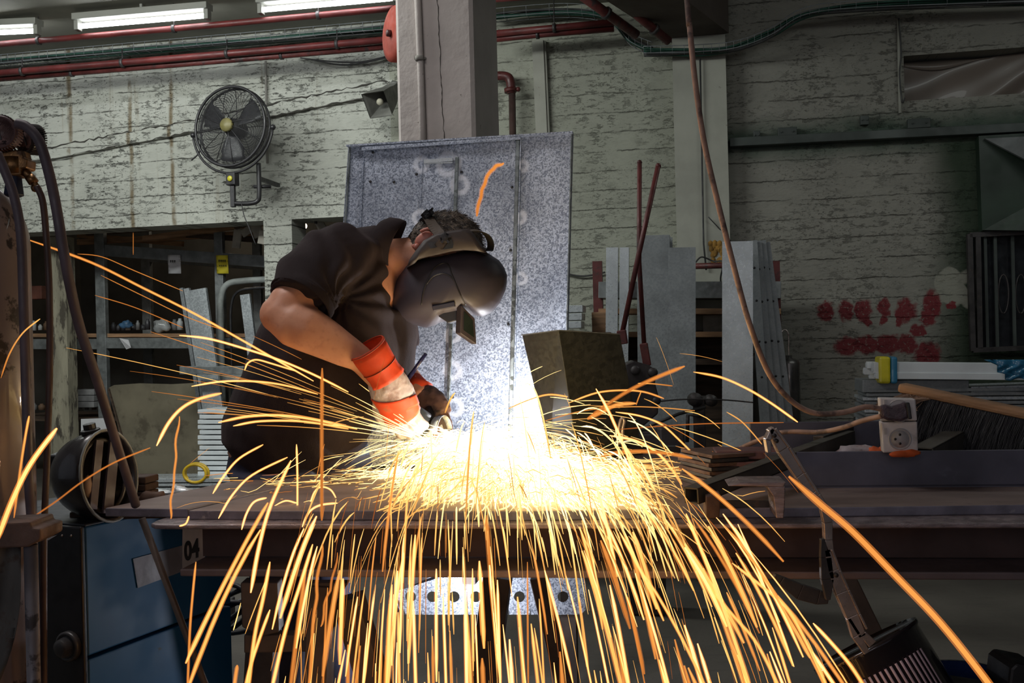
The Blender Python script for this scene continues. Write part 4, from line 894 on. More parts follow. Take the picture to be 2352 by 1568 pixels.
# dark tilted sheet box
t = thing('sheet_metal_box', 'dark grey tilted sheet metal box standing on the bench', 'box', P(1350, 1060, 2.95))
Yx = 2.9
A0, B0, C0 = P(1199, 770, 2.98), P(1283, 759, 2.84), P(1424, 768, 2.98)
A1, B1, C1 = P(1262, 1040, 3.0), P(1330, 1062, 2.86), P(1478, 1045, 3.0)
M_bx = make_galv('dark_sheet', (.052, .054, .047), (.080, .083, .070), .5, .2, 90)
mb = MB(); D0, D1 = A0+(C0-B0), A1+(C1-B1); mb.hexa([A1, B1, C1, D1, A0, B0, C0, D0]); link('box_body', mb, M_bx, t, .002)
mb = MB(); 
for q0, q1 in ((A0, B0), (B0, C0)): mb.bar(q0+Z*.001, q1+Z*.001, .006, .003)
link('rim', mb, M_galvd, t)
mb = MB(); mb.bar(P(1240, 1035, 3.12), P(1560, 1032, 3.12), .05, .022); simple('flat_bar', 'dark flat steel bar lying behind the tilted sheet box', 'steel bar', mb, M_dark, None, .002)
mb = MB(); mb.tube(smooth_path([P(1424, 1020, 2.80), P(1422, 985, 2.80), P(1427, 962, 2.80), P(1434, 965, 2.80), P(1430, 990, 2.80), P(1432, 1035, 2.80)]), .005, 8); simple('bent_hook', 'small bent steel hook standing in front of the sheet box', 'hook', mb, M_chrome)
# stack of thin flat bars
for k in range(8):
    z_ = TOP+.0045+k*.0098; nm8 = ['lowest', 'second lowest', 'third from the bottom', 'fourth from the bottom', 'fourth from the top', 'third from the top', 'second from the top', 'topmost'][k]; a = PL(1592+((k*7) % 5)*2, 1100, Vector((0, 2.42, 0)), N7); a.z = z_; d2 = (U7*.6+B7*.8).normalized()
    b_ = a+(U7*.80+B7*.35).normalized()*(.10+.012*(k % 3)); mb = MB(); mb.bar(a, b_, .16, .008); simple('flat_bar', 'thin flat bar, %s of the short stack right of the sparks' % nm8, 'steel bar', mb, M_rust if k % 2 else M_dark, 'stack of thin flat bars', .001)
# long blue-grey channel
t = thing('steel_channel', 'long blue-grey steel channel lying along the right of the bench', 'channel', PZ(2000, 1120, TOP))
a0 = PZ(1760, 1121, TOP); a0.z = 0; ch = .082
mb = MB(); mb.hexa([a0+Z*TOP, a0+U7*2+Z*TOP, a0+U7*2+B7*.008+Z*TOP, a0+B7*.008+Z*TOP, a0+Z*(TOP+ch), a0+U7*2+Z*(TOP+ch), a0+U7*2+B7*.008+Z*(TOP+ch), a0+B7*.008+Z*(TOP+ch)]); link('front_wall', mb, M_blue_steel, t, .002)
mb = MB(); mb.hexa([a0+Z*TOP, a0+U7*2+Z*TOP, a0+U7*2+B7*.30+Z*TOP, a0+B7*.30+Z*TOP]+[q+Z*.006 for q in (a0+Z*TOP, a0+U7*2+Z*TOP, a0+U7*2+B7*.30+Z*TOP, a0+B7*.30+Z*TOP)]); link('floor_web', mb, M_blue_steel, t)
q = a0+B7*.30; mb = MB(); mb.hexa([q+Z*TOP, q+U7*2+Z*TOP, q+U7*2+B7*.008+Z*TOP, q+B7*.008+Z*TOP]+[w+Z*.125 for w in (q+Z*TOP, q+U7*2+Z*TOP, q+U7*2+B7*.008+Z*TOP, q+B7*.008+Z*TOP)]); link('rear_wall', mb, M_blue_steel, t, .002)
mb = MB(); a1 = PZ(1642, 1108, TOP); a1.z = TOP+.03; mb.bar(a1, a1+U7*.16, .14, .055); mb.bar(a1+Z*.04, a1+U7*.16+Z*.04, .10, .02); simple('steel_offcut', 'short reddish steel offcut between flat bar stack and channel', 'offcut', mb, pm('reddish_steel', (.15, .07, .07), .5, .3), None, .003)
# I-beam offcut standing at the front
t = thing('beam_offcut', 'short rusty I-beam offcut carrying the square tube on bench edge', 'steel offcut', PZ(1720, 1185, TOP))
yo = 1.99
mb = MB(); mb.prism([PY(x, y, yo) for x, y in ((1672, 1116), (1700, 1108), (1806, 1107), (1800, 1118))], B7*.09); link('flange', mb, M_edge, t, .002)
mb = MB(); mb.prism([PY(x, y, yo-.0) for x, y in ((1762, 1117), (1804, 1117), (1803, 1160), (1800, 1190), (1783, 1190), (1776, 1140), (1766, 1126))], B7*.09); link('web', mb, M_edge, t, .002)
mb = MB(); mb.prism([PY(x, y, yo) for x, y in ((1622, 1140), (1656, 1136), (1652, 1190), (1622, 1190))], B7*.09); link('rust_block', mb, M_rust, t, .002)
mb = MB(); mb.prism([PY(x, y, yo+.10) for x, y in ((1650, 1150), (1770, 1150), (1770, 1188), (1650, 1188))], B7*.01); link('back_web', mb, M_dark, t)
# square tubes
def sqtube(label, a, b_, w, wall=.003):
    t = thing('square_tube', label, 'square tube', a); d2 = (b_-a).normalized(); sd = d2.cross(Z).normalized(); up = sd.cross(d2)
    for s_, ax_ in ((sd, up), (-sd, up), (up, sd), (-up, sd)):
        mb = MB(); c_ = (a+b_)/2+s_*(w/2-wall/2)
        mb.box(c_, wall, (b_-a).length, w, (s_, d2, ax_)); link('side', mb, M_tubesq, t)
    mb = MB(); mb.box(a+d2*.12, w-.002, .002, w-.002, (sd, d2, up)); link('inner_shadow_stop', mb, M_black, t)
M_tubesq = pm('grey_brown_tube_steel', (.085, .08, .07), .5, .3, .2, 8, .15)
sqtube('dark square tube propped diagonally across bench, open end to the left', P(1588, 1138, 1.97), P(1950, 1003, 2.52), .032)
a = PY(2120, 1052, 2.41); b_ = PY(2205, 1000, 2.59); 
sqtube('thicker square tube lying across the channel beside the socket box', Vector((a.x, a.y, .928)), Vector((b_.x, b_.y, .955)), .05)
mb = MB(); mb.bar(P(1880, 1010, 2.45), P(1975, 972, 2.6), .03, .02); simple('steel_rod_end', 'small bar end showing past the diagonal square tube', 'steel bar', mb, M_dark, None, .003)
# twin socket box
t = thing('socket_box', 'white twin socket box with a dark plug in its top outlet', 'socket box', PY(2065, 1035, 2.36))
SB = lambda x, y, o=0: PL(x, y, Vector((.82, 2.22, 0))+nb*o, nb)
nb = Vector((-.25, -.97, 0)).normalized()
M_bake = pm('smudged_white_plastic', (.58, .54, .53), .4, 0, .1, 20, .05, .002, wear=(.35, .31, .30), thr=(.58, .70), wsc=12)
mb = MB(); mb.prism([SB(2020, 914), (SB(2103, 916)), SB(2107, 966), SB(2023, 967)], -nb*.045); link('upper_module', mb, M_bake, t, .003)
mb = MB(); mb.prism([SB(2023, 969), SB(2107, 968), SB(2109, 1036), SB(2028, 1040)], -nb*.045); link('lower_module', mb, M_bake, t, .003)
oc = SB(2067, 1008, .001); sdx = nb.cross(Z).normalized()
if sdx.x < 0: sdx = -sdx
mb = MB(); mb.tube([oc+(sdx*math.cos(a)+Z*math.sin(a))*.0225 for a in [i*2*math.pi/32 for i in range(32)]], .0018, 6, closed=True); mb.lathe(oc-nb*.001, nb, [(.0195, 0), (.0195, .0015), (.001, .0018)], 32); f_ = link('outlet', mb, pm('greyer_plastic', (.36, .34, .34), .45), t)
for dx, dz in ((0, .010), (0, -.010), (-.010, 0)): mb = MB(); mb.lathe(oc+sdx*dx+Z*dz+nb*.001, nb, [(.0028, 0), (.0028, .0015)], 12); link('pin_hole', mb, M_black, f_)
for y in (925, 990): mb = MB(); mb.box(SB(2034, y, .001), .006, .002, .014, (sdx, nb, Z)); link('embossed_mark', mb, pm('greyer_plastic', (.36, .34, .34), .45), t)
mb = MB(); mb.tube([SB(2065, 943)+(sdx*math.cos(a)+Z*math.sin(a))*.024 for a in [i*2*math.pi/32 for i in range(32)]], .0016, 6, closed=True); link('outlet_rim', mb, pm('greyer_plastic', (.36, .34, .34), .45), t)
t = thing('power_plug', 'dark purplish rubber plug pushed into the top socket', 'plug', SB(2055, 945, .02))
mb = MB(); mb.prism([SB(x, y, .03) for x, y in ((2022, 932), (2036, 930), (2050, 934), (2072, 928), (2080, 922), (2088, 940), (2089, 960), (2070, 968), (2040, 966), (2024, 958))], -nb*.03); link('plug_body', mb, pm('purple_black_rubber', (.055, .035, .05), .5, 0, .3, 30, .3), t, .006)
mb = MB(); mb.bar(SB(2084, 924, .031), SB(2090, 962, .031), .008, .010, nb); link('grip_ridge', mb, M_black, t, .002)
# cables
def cord(name, label, pts, r, mat, k=8):
    mb = MB(); mb.tube(smooth_path(pts, k), r, 10); return simple(name, label, 'cable', mb, mat)
M_cord = pm('dusty_brown_cord', (.32, .20, .155), .6, 0, .25, 20, .2, wear=(.12, .08, .07), thr=(.5, .6))
cord('hanging_cable', 'dusty cable hanging from the ceiling down to the socket box', [Vector((P(1576, -30, 2.15).x-.10, 2.15, 3.86)), Vector((P(1576, -30, 2.15).x-.04, 2.15, 2.8)), P(1576, -30, 2.15), P(1584, 60, 2.15), P(1597, 190, 2.15), P(1618, 330, 2.15), P(1650, 470, 2.15), P(1690, 630, 2.15), P(1722, 745, 2.15), P(1765, 855, 2.18), P(1815, 918, 2.2), P(1870, 948, 2.2), P(1935, 947, 2.2), P(1990, 934, 2.2), SB(2026, 940, .02)], .0062, M_cord)
cord('trailing_cable', 'dusty cable leaving plug towards the flat bar stack', [SB(2026, 955, .02), P(1980, 966, 2.25), P(1935, 982, 2.3), P(1880, 992, 2.36), P(1800, 992, 2.40), P(1745, 1010, 2.45), P(1690, 1034, 2.5)], .0060, M_cord)
# broom
t = thing('broom', 'wide broom head with wooden back and dark bristles lying on channel', 'broom', PY(2200, 1040, 2.7))
a, b_ = P(2068, 889, 2.55), P(2440, 968, 2.30)
mb = MB(); mb.bar(a, b_, .045, .024); link('wooden_back', mb, M_wood, t, .008)
rnd = random.Random(5)
def bristles(name, n, f0_, f1_, dirx, ln, mat, rr):
    mb = MB()
    for i in range(n):
        f = rnd.uniform(f0_, f1_); p = a.lerp(b_, f)+Vector((0, rnd.uniform(-.02, .02), -.010)); l = ln*rnd.uniform(.8, 1.05)
        q = p+Vector((dirx+rnd.uniform(-.06, .06), rnd.uniform(-.10, .06)-.05, -1)).normalized()*l*(1 if f > .12 else .8)
        mid = (p+q)/2+Vector((rnd.uniform(-.006, .006), 0, 0)); mb.tube([p, mid, q], [rr, rr, rr*.6], 3, cap=False)
    o = link(name, mb, mat, t); o['kind'] = 'stuff'
bristles('dark_bristles', 5200, .08, 1, -.42, .115, M_black, .0011)
mb = MB()
for i in range(160):
    f = rnd.uniform(.02, .20); p = a.lerp(b_, f)+Vector((0, rnd.uniform(-.022, .01), -.012)); q = P(rnd.uniform(2010, 2108), rnd.uniform(920, 945), 2.5+rnd.uniform(-.02, .02)); mb.tube([p, (p+q)/2+Z*.003, q], .0016, 3, cap=False)
o = link('pale_bristles', mb, pm('pale_fibre', (.26, .17, .12), .8), t); o['kind'] = 'stuff'
# orange gloves lying in the channel
M_org = pm('orange_cloth', (.60, .10, .02), .75, 0, .2, 14, .5, .003)
M_gw = pm('soiled_white_leather', (.44, .385, .41), .8, 0, .2, 18, .5, .003, wear=(.30, .2, .19), thr=(.52, .66), wsc=9)
def crumple(name, label, cat, px, py, Y, r, sc, mat, seed): return blob(name, label, cat, P(px, py, Y), r, sc, mat, seed, .6, 18)
crumple('leather_rag', 'grey white leather rag lying in the channel left of the socket box', 'rag', 1965, 1040, 2.38, .045, (1.1, .6, .45), M_gw, 4)
crumple('orange_rag', 'orange cloth tuft beside the grey leather rag in the channel', 'rag', 2018, 1040, 2.36, .030, (1.2, .6, .6), M_org, 8)
crumple('orange_rag', 'orange cloth crumpled at the foot of the socket box', 'rag', 2080, 1042, 2.20, .022, (1.5, .5, .35), M_org, 11)
mb = MB(); mb.ball(P(2149, 988, 2.5), .013, 12, sc=(1, 1, 1.5)); simple('ear_plug', 'small rounded orange plug standing behind the square tube', 'ear plug', mb, M_org)
# clamp hanging over the bench edge
t = thing('locking_clamp', 'long chromed locking clamp hanging over the front of the bench', 'clamp', P(1890, 1200, 1.76)); Yc = 1.76
M_clamp = pm('worn_nickel', (.40, .33, .30), .28, .6, .15, 12, .1, .001)
def strap(name, pts, w, th=.006, mat=M_clamp, Y=Yc):
    for i in range(1): pass
    pp = [P(x, y, Y) for x, y in pts]; L_, R_ = [], []
    for i, p in enumerate(pp):
        d2 = (pp[min(i+1, len(pp)-1)]-pp[max(i-1, 0)]).normalized(); sd = d2.cross(Vector((0, 1, 0))).normalized(); ww = (w[i] if isinstance(w, (list, tuple)) else w)*Y/F/2
        L_.append(p+sd*ww); R_.append(p-sd*ww)
    mb = MB(); 
    for i in range(len(pp)-1):
        mb.prism([L_[i], L_[i+1], R_[i+1], R_[i]], (0, th, 0))
    return link(name, mb, mat, t, .0012)
strap('upper_arm', smooth_path([(1774, 986, 0), (1800, 1035, 0), (1840, 1095, 0), (1872, 1135, 0), (1898, 1172, 0)], 3) and [(1772, 984), (1800, 1032), (1840, 1090), (1870, 1130), (1898, 1172)], [14, 27, 26, 20, 14], .022)
strap('arm_edge', [(1782, 984), (1815, 1028), (1850, 1085), (1882, 1135), (1902, 1168)], 7, .006, M_clamp, Yc-.004)
strap('hooked_tip', [(1776, 984), (1765, 1010), (1768, 1040)], [10, 13, 8], .02)
strap('neck', [(1893, 1168), (1903, 1200), (1904, 1240), (1908, 1268)], [14, 20, 18, 16], .016)
strap('jaw_plate', [(1890, 1238), (1898, 1280), (1902, 1330), (1903, 1378)], [8, 26, 30, 10], .012, M_dark)
strap('lower_jaw', [(1904, 1376), (1880, 1372), (1838, 1360), (1795, 1334), (1780, 1322)], [22, 34, 36, 20, 8], .014, M_dark, Yc+.02)
strap('grip', [(1900, 1262), (1915, 1310), (1935, 1360), (1958, 1415), (1982, 1462)], [14, 26, 30, 28, 18], .018)
strap('grip_edge', [(1912, 1262), (1930, 1310), (1950, 1355), (1975, 1410), (1992, 1445)], 6, .005, M_clamp, Yc-.003)
strap('lever', [(1950, 1420), (1968, 1460), (1992, 1500)], [10, 22, 14], .012)
strap('lever', [(1982, 1455), (2005, 1480)], [16, 22], .012)
mb = MB()
for x, y in ((1778, 1000), (1783, 1012), (1920, 1320)): mb.lathe(P(x, y, Yc-.003), (0, -1, 0), [(.004, -.004), (.004, .003)], 10)
link('rivets', mb, M_dark, t).name = 'rivet_heads'
# tin can
t = thing('tin_can', 'tilted dark glossy tin can with striped label at lower right', 'can', P(2000, 1600, 1.95))
ax = Vector((.40, -.30, -.80)).normalized(); cc = P(1985, 1478, 1.95)
M_tin = pm('black_glossy_tin', (.02, .016, .02), .18, .3, .2, 8, .05, coat=.6); r_ = .108
mb = MB(); mb.lathe(cc, ax, [(r_*1.03, 0), (r_*1.03, .008), (r_, .012), (r_, .20), (.001, .20), ], 40); 
mb = MB(); mb.lathe(cc, ax, [(r_*.97, .004), (r_*1.03, 0), (r_*1.03, .008), (r_, .012), (r_, .21), (r_*.97, .21), (r_*.97, .02)], 40); link('shell', mb, M_tin, t)
mb = MB(); mb.lathe(cc, ax, [(r_*.96, .03), (r_*.96, .036)], 32); link('lid', mb, M_black, t)
x_ = ax.cross(Vector((0, 1, 0))).normalized(); y_ = ax.cross(x_)
for k in range(16):
    a0_ = math.atan2(Vector((0, -1, 0)).dot(y_), Vector((0, -1, 0)).dot(x_))+(-.75+k*.1)
    mb = MB(); rows = [[cc+ax*h_+(x_*math.cos(a0_+q_)+y_*math.sin(a0_+q_))*(r_+.0012) for q_ in (0, .02, .045)] for h_ in (.045, .19)]; mb.sheet(rows, .0006); link('label_stripe', mb, pm('pinkish_label', (.30, .22, .26), .4), t)
mb = MB(); rows = [[cc+ax*h_+(x_*math.cos(a0_-1.1+q_)+y_*math.sin(a0_-1.1+q_))*(r_+.002) for q_ in (0, .1, .2)] for h_ in (.13, .19)]; mb.sheet(rows, .0006); link('label_patch', mb, M_red, t)
# blue bin and dark thing at lower right
t = thing('blue_bin', 'rim of a blue plastic bin at the bottom right', 'bin', P(2215, 1640, 2.1)); c_ = P(2213, 1568, 2.1)
mb = MB(); mb.lathe(Vector((c_.x, c_.y, .12)), Z, [(.07, 0), (.085, c_.z-.12), (.092, c_.z-.115), (.092, c_.z-.10), (.080, c_.z-.10), (.066, .02)], 36); link('bin_shell', mb, pm('blue_plastic_bin', (.012, .03, .12), .35), t)
mb = MB(); mb.bar(Vector((c_.x-.09, c_.y, c_.z+.015)), Vector((c_.x+.02, c_.y-.09, c_.z+.02)), .05, .01); link('dark_flap', mb, M_black, t)
mb = MB(); mb.tube([Vector((c_.x, c_.y, 0)), Vector((c_.x, c_.y, .12))], .06, 14); link('bin_foot', mb, M_black, t)
mb = MB(); mb.prism([P(2318, 1568, 2.0), P(2322, 1535, 2.0), P(2335, 1522, 2.0), P(2400, 1535, 2.0), P(2400, 1640, 2.0), P(2320, 1640, 2.0)], (0, .1, 0)); simple('dark_tool_case', 'corner of a dark tool case at lower right corner', 'tool case', mb, M_black, None, .006)

# ================================================================ LEFT FOREGROUND
# gas cylinder with regulator
Yg = 1.95; cyl = P(-78, 700, Yg); cz = P(-78, 565, Yg).z
t = thing('gas_cylinder', 'worn grey brown gas cylinder at the left picture edge', 'gas cylinder', Vector((cyl.x, Yg, 0)))
M_cyl = pm('chipped_cylinder_paint', (.20, .155, .155), .42, .1, .15, 4, .2, .003, wear=(.03, .02, .02), thr=(.57, .63), wsc=16, coat=.3)
prof = [(.05, 0), (.117, .02), (.117, cz)]+[(.117*math.cos(a), cz+.135*math.sin(a)) for a in [i*math.pi/2/10 for i in range(1, 9)]]+[(.03, cz+.14), (.03, cz+.18)]
mb = MB(); mb.lathe(Vector((cyl.x, Yg, 0)), Z, prof, 48); link('cylinder_body', mb, M_cyl, t)
mb = MB(); mb.lathe(Vector((cyl.x, Yg, cz+.17)), Z, [(.02, 0), (.02, .06), (.015, .09)], 16); mb.tube([Vector((cyl.x, Yg, cz+.20)), P(0, 372, Yg)], .014, 10); link('valve', mb, M_brass, t)
t = thing('pressure_regulator', 'brass pressure regulator with two toothed gauges on the cylinder', 'regulator', P(35, 380, Yg))
mb = MB(); mb.prism([P(x, y, Yg-.02) for x, y in ((8, 345), (48, 343), (52, 360), (62, 364), (60, 386), (48, 388), (48, 403), (18, 403), (14, 390), (4, 388), (4, 350))], (0, .04, 0)); link('brass_block', mb, M_brass, t, .003)
mb = MB(); mb.lathe(P(33, 386, Yg-.005), (0, 0, -1), [(.022, -.02), (.022, .012)], 20); link('bonnet', mb, M_brass, t)
mb = MB(); mb.lathe(P(32, 403, Yg-.005), (-.02, 0, -1), [(.014, 0), (.015, .004), (.019, .038), (.012, .042)], 8); link('adjusting_knob', mb, pm('dark_blue_plastic', (.012, .018, .05), .4), t, .001)
for (gx, gy, gr, dirv, yy) in ((2, 306, 38, Vector((.12, -1, .05)), Yg-.03), (66, 320, 33, Vector((-.45, -.85, -.1)), Yg+.03)):
    c_ = P(gx, gy, yy); dv = dirv.normalized(); rr = gr*Yg/F; x_ = dv.cross(Z).normalized(); y_ = x_.cross(dv)
    mb = MB(); mb.lathe(c_-dv*.02, dv, [(rr*.8, 0), (rr, .004), (rr, .03), (rr*.86, .032), (rr*.84, .027)], 32)
    for k in range(40):
        a = 2*math.pi*k/40; p = c_+(x_*math.cos(a)+y_*math.sin(a))*rr*1.03-dv*.005; rd = (x_*math.cos(a)+y_*math.sin(a)); mb.box(p, rr*.12, .028, rr*.08, (rd, dv, rd.cross(dv)))
    gb = link('gauge_guard', mb, M_black if gx > 30 else pm('dirty_red_rubber', (.10, .05, .05), .6), t)
    mb = MB(); mb.lathe(c_+dv*.006, dv, [(rr*.83, 0), (rr*.83, .001)], 28); gf = link('gauge_face', mb, pm('smoky_dial', (.30, .19, .18), .25, 0, .2, 40, .05, wear=(.04, .03, .03), thr=(.6, .66), wsc=60), gb)
    mb = MB(); mb.bar(c_+dv*.0085-y_*rr*.45-x_*rr*.1, c_+dv*.0085+y_*rr*.5+x_*rr*.15, .003, .001, dv); link('needle', mb, M_black, gb)
mb = MB(); mb.tube([P(50, 385, Yg), P(70, 408, Yg-.01)], [.009, .008], 8); mb.tube([P(68, 405, Yg-.01), P(78, 420, Yg-.01)], .010, 6); mb.ball(P(80, 432, Yg-.01), .008, 8); mb.tube([P(74, 414, Yg-.01), P(90, 436, Yg-.01)], .006, 8); link('hose_nipple', mb, M_brass, t)
def hose(label, pts, r, mat=M_rub):
    mb = MB(); mb.tube(smooth_path(pts, 8), r, 12); return simple('gas_hose', label, 'hose', mb, mat)
Yh = 1.86
hose('thick purple grey hose arching from the gauge down to the bench', [P(38, 284, Yh), P(62, 292, Yh), P(90, 325, Yh), P(112, 395, Yh), P(130, 480, Yh), P(150, 600, Yh), P(180, 740, Yh+.05), P(222, 870, Yh+.1), P(262, 1000, Yh+.2), P(290, 1090, Yh+.27), P(312, 1160, Yh+.33)], .0095)
hose('thin reddish hose running from the brass nipple down to the floor', [P(84, 428, Yh+.05), P(98, 462, Yh+.05), P(106, 540, Yh+.05), P(113, 660, Yh+.05), P(114, 850, Yh+.05), P(108, 1050, Yh+.05), P(101, 1250, Yh+.05), P(101, 1568, Yh+.05), P(101, 1750, Yh+.05)], .0062, pm('reddish_hose', (.07, .04, .035), .55))
hose('purple grey hose running straight down along the gas cylinder', [P(-6, 352, Yh), P(10, 390, Yh), P(32, 450, Yh), P(48, 540, Yh), P(54, 700, Yh), P(60, 900, Yh), P(66, 1100, Yh), P(72, 1200, Yh+.02), P(76, 1400, Yh+.02), P(80, 1800, Yh+.02)], .0085)
# blue machine
C0_ = P(195, 1210, 2.25); zt = C0_.z; C0_ = Vector((C0_.x, C0_.y, 0)); c1_ = P(472, 1410, 2.60); C1_ = Vector((c1_.x, c1_.y, 0)); sdv = (C1_-C0_).normalized(); fdv = Vector((-sdv.y, sdv.x, 0))
if fdv.x > 0: fdv = -fdv
sn = sdv.cross(Z).normalized(); 
if sn.y > 0: sn = -sn
SF = lambda x, y, o=0.0: PL(x, y, C0_+sn*o, sn)
t = thing('welding_machine', 'blue welding machine with black front standing under the bench end', 'welding machine', C0_)
M_blue = pm('blue_enamel', (.003, .082, .20), .6, 0, .15, 3, .1, .002, wear=(.02, .04, .06), thr=(.66, .74), wsc=20)
dw = .42; C1e = C1_+sdv*.10
zs1 = SF(205, 1510).z
for nm, z0_, z1_ in (('upper_side_panel', zs1+.004, zt), ('lower_side_panel', .06, zs1-.004)):
    mb = MB(); mb.hexa([C0_+Z*z0_, C1e+Z*z0_, C1e+fdv*dw+Z*z0_, C0_+fdv*dw+Z*z0_, C0_+Z*z1_, C1e+Z*z1_, C1e+fdv*dw+Z*z1_, C0_+fdv*dw+Z*z1_]); link(nm, mb, M_blue, t, .004)
mb = MB(); q_ = -sdv*.012; mb.hexa([C0_+q_+Z*.05, C0_+Z*.05, C0_+fdv*dw+Z*.05, C0_+fdv*dw+q_+Z*.05, C0_+q_+Z*(zt+.002), C0_+Z*(zt+.002), C0_+fdv*dw+Z*(zt+.002), C0_+fdv*dw+q_+Z*(zt+.002)]); link('front_panel', mb, M_black, t, .004)
mb = MB(); mb.hexa([C0_+Z*(zt), C1e+Z*(zt), C1e+fdv*dw+Z*zt, C0_+fdv*dw+Z*zt]+[w+Z*.006 for w in (C0_+Z*(zt), C1e+Z*(zt), C1e+fdv*dw+Z*zt, C0_+fdv*dw+Z*zt)]); link('top_cover', mb, pm('dark_slate_paint', (.03, .035, .045), .5), t, .003)
for k in (0.06, .8):
    for j in (.03, dw-.03): mb = MB(); p = C0_.lerp(C1e, k)+fdv*j; mb.lathe(p+Z*.03-fdv*.015, fdv, [(.03, 0), (.03, .03)], 16); link('wheel', mb, M_black, t)
FF = lambda x, y, o=0: PL(x, y, C0_+q_-sdv*o, -sdv)
mb = MB(); mb.lathe(FF(162, 1482), -sdv, [(.034, 0), (.034, .012), (.028, .015), (.024, .008), (.02, .03), (.012, .032)], 24); link('socket_knob', mb, pm('grey_black_knob', (.05, .048, .05), .35), t)
for x, y in ((143, 1230), (164, 1230)): mb = MB(); mb.lathe(FF(x, y), -sdv, [(.003, 0), (.002, .002)], 8); link('screw', mb, M_chrome, t)
mb = MB(); mb.prism([FF(104, 1236, .001), FF(132, 1228, .001), (FF(112, 1240, .001))], -sdv*.001); link('torn_label', mb, M_paper, t)
mb = MB(); mb.prism([SF(305, 1283, .001), SF(419, 1252, .001), SF(418, 1312, .001), SF(316, 1350, .001)], sn*.001); link('pale_stripe', mb, pm('dusty_label', (.22, .22, .25), .6), t)
mb = MB(); mb.prism([SF(419, 1200, .0015), SF(472, 1196, .0015), SF(470, 1298, .0015), SF(418, 1313, .0015)], sn*.001); lb = link('number_plate', mb, pm('grey_sticker', (.55, .55, .56), .6), t)
def text_obj(name, body, origin, xa, ya, size, mat, parent, bold=.004, sx=1):
    cu = bpy.data.curves.new('tx', 'FONT'); cu.body = body; cu.size = size; cu.offset = bold*size; cu.extrude = .0006
    o = bpy.data.objects.new('tx', cu); COL.objects.link(o); dg = bpy.context.evaluated_depsgraph_get()
    me = bpy.data.meshes.new_from_object(o.evaluated_get(dg)); bpy.data.objects.remove(o)
    zn = xa.cross(ya)
    for v in me.vertices: v.co = origin+xa*v.co.x*sx+ya*v.co.y+zn*v.co.z
    return link_mesh(name, me, mat, parent)
q1_, q2_ = SF(424, 1287, .004), SF(462, 1280, .004); text_obj('number_04', '04', q1_, sdv, Z.copy(), .066, M_black, lb, .03, (q2_-q1_).dot(sdv)/(.066*1.12))
# rod leaning on the machine
mb = MB(); a = P(326, 1190, 2.17); b_ = P(470, 1568, 2.19); d2 = b_-a; b_ = a+d2*(a.z/(a.z-b_.z)); mb.tube([a, b_], .0075, 10); simple('leaning_rod', 'dark steel rod leaning against the bench end by blue machine', 'rod', mb, M_leg)
# rusty stand at lower left
t = thing('rusty_stand', 'rusty pipe stand with grey cloth at the lower left corner', 'stand', P(40, 1700, 1.55)); Yr = 1.55
mb = MB(); mb.prism([P(-60, 1205, Yr), P(68, 1198, Yr), P(72, 1212, Yr), P(92, 1215, Yr), P(92, 1240, Yr), P(62, 1256, Yr), P(-60, 1262, Yr)], (0, .08, 0)); link('top_bar', mb, M_rust, t, .003)
mb = MB(); a = P(70, 1250, Yr+.02); mb.tube([Vector((a.x, a.y, 0)), a], .0105, 14); link('pipe_leg', mb, pm('worn_grey_pipe', (.16, .15, .17), .45, .4, .2, 8, .3, .003, wear=(.04, .035, .04), thr=(.54, .62), wsc=22), t)
rows = [[P(-80+j*16+(0 if i < 3 else -(i-3)**2*.9), 1255+i*30, Yr+.05+.012*math.sin(j*1.1+i*.3)) for j in range(9)] for i in range(13)]
mb = MB(); mb.sheet(rows, .003); link('hanging_cloth', mb, pm('grey_canvas', (.09, .085, .08), .85, 0, .25, 5, .3, wear=(.07, .045, .035), thr=(.5, .62)), t)
# spare welding helmet on the machine
def shell_points(c, ax, up, sc, n=28, m=10, inner=False):
    sd = ax.cross(up).normalized(); rings = []
    for i in range(m+1):
        ph = math.pi/2*i/m; rr_ = math.sin(ph)**.8; h = -math.cos(ph)*sc[2]
        rings.append([c+ax*h+(sd*math.cos(2*math.pi*k/n)*sc[0]+up*math.sin(2*math.pi*k/n)*sc[1])*rr_ for k in range(n)])
    return rings
t = thing('spare_welding_helmet', 'black welding helmet lying open side outward on the blue machine', 'helmet', P(210, 1190, 2.30))
ax = Vector((.93, -.36, .05)).normalized(); up = (Vector((-.25, -.1, 1))-ax*Vector((-.25, -.1, 1)).dot(ax)).normalized(); hc = P(252, 1092, 2.32)
M_hel = pm('scuffed_black_shell', (.035, .032, .034), .30, 0, .3, 6, .12, .002, wear=(.10, .10, .10), thr=(.64, .76), wsc=7, coat=.4)
r1 = shell_points(hc, ax, up, (.088, .108, .15)); r2 = shell_points(hc+ax*.0, ax, up, (.083, .103, .144)); mb = MB(); n_ = 28; R1 = [p for r_ in r1 for p in r_]; R2 = [p for r_ in r2 for p in r_]; k_ = len(R1); fs = []
for i in range(len(r1)-1):
    for j in range(n_):
        a_, b2, c2, d2 = i*n_+j, i*n_+(j+1) % n_, (i+1)*n_+(j+1) % n_, (i+1)*n_+j
        fs += [(a_, b2, c2, d2), (d2+k_, c2+k_, b2+k_, a_+k_)]
i = len(r1)-1
for j in range(n_): a_, b2 = i*n_+j, i*n_+(j+1) % n_; fs.append((a_, b2, b2+k_, a_+k_))
mb.add(R1+R2, fs, True); link('shell', mb, M_hel, t)
mb = MB(); mb.tube([p for p in r1[-1]], .0035, 6, closed=True); link('rim', mb, M_lg, t)
mb = MB(); kp = hc+up*.112-ax*.03; mb.lathe(kp-up*.008, up, [(.022, 0), (.022, .008), (.014, .010), (.014, .022), (.004, .023)], 12, smooth=False); link('pivot_knob', mb, M_black, t)
sd = ax.cross(up).normalized()
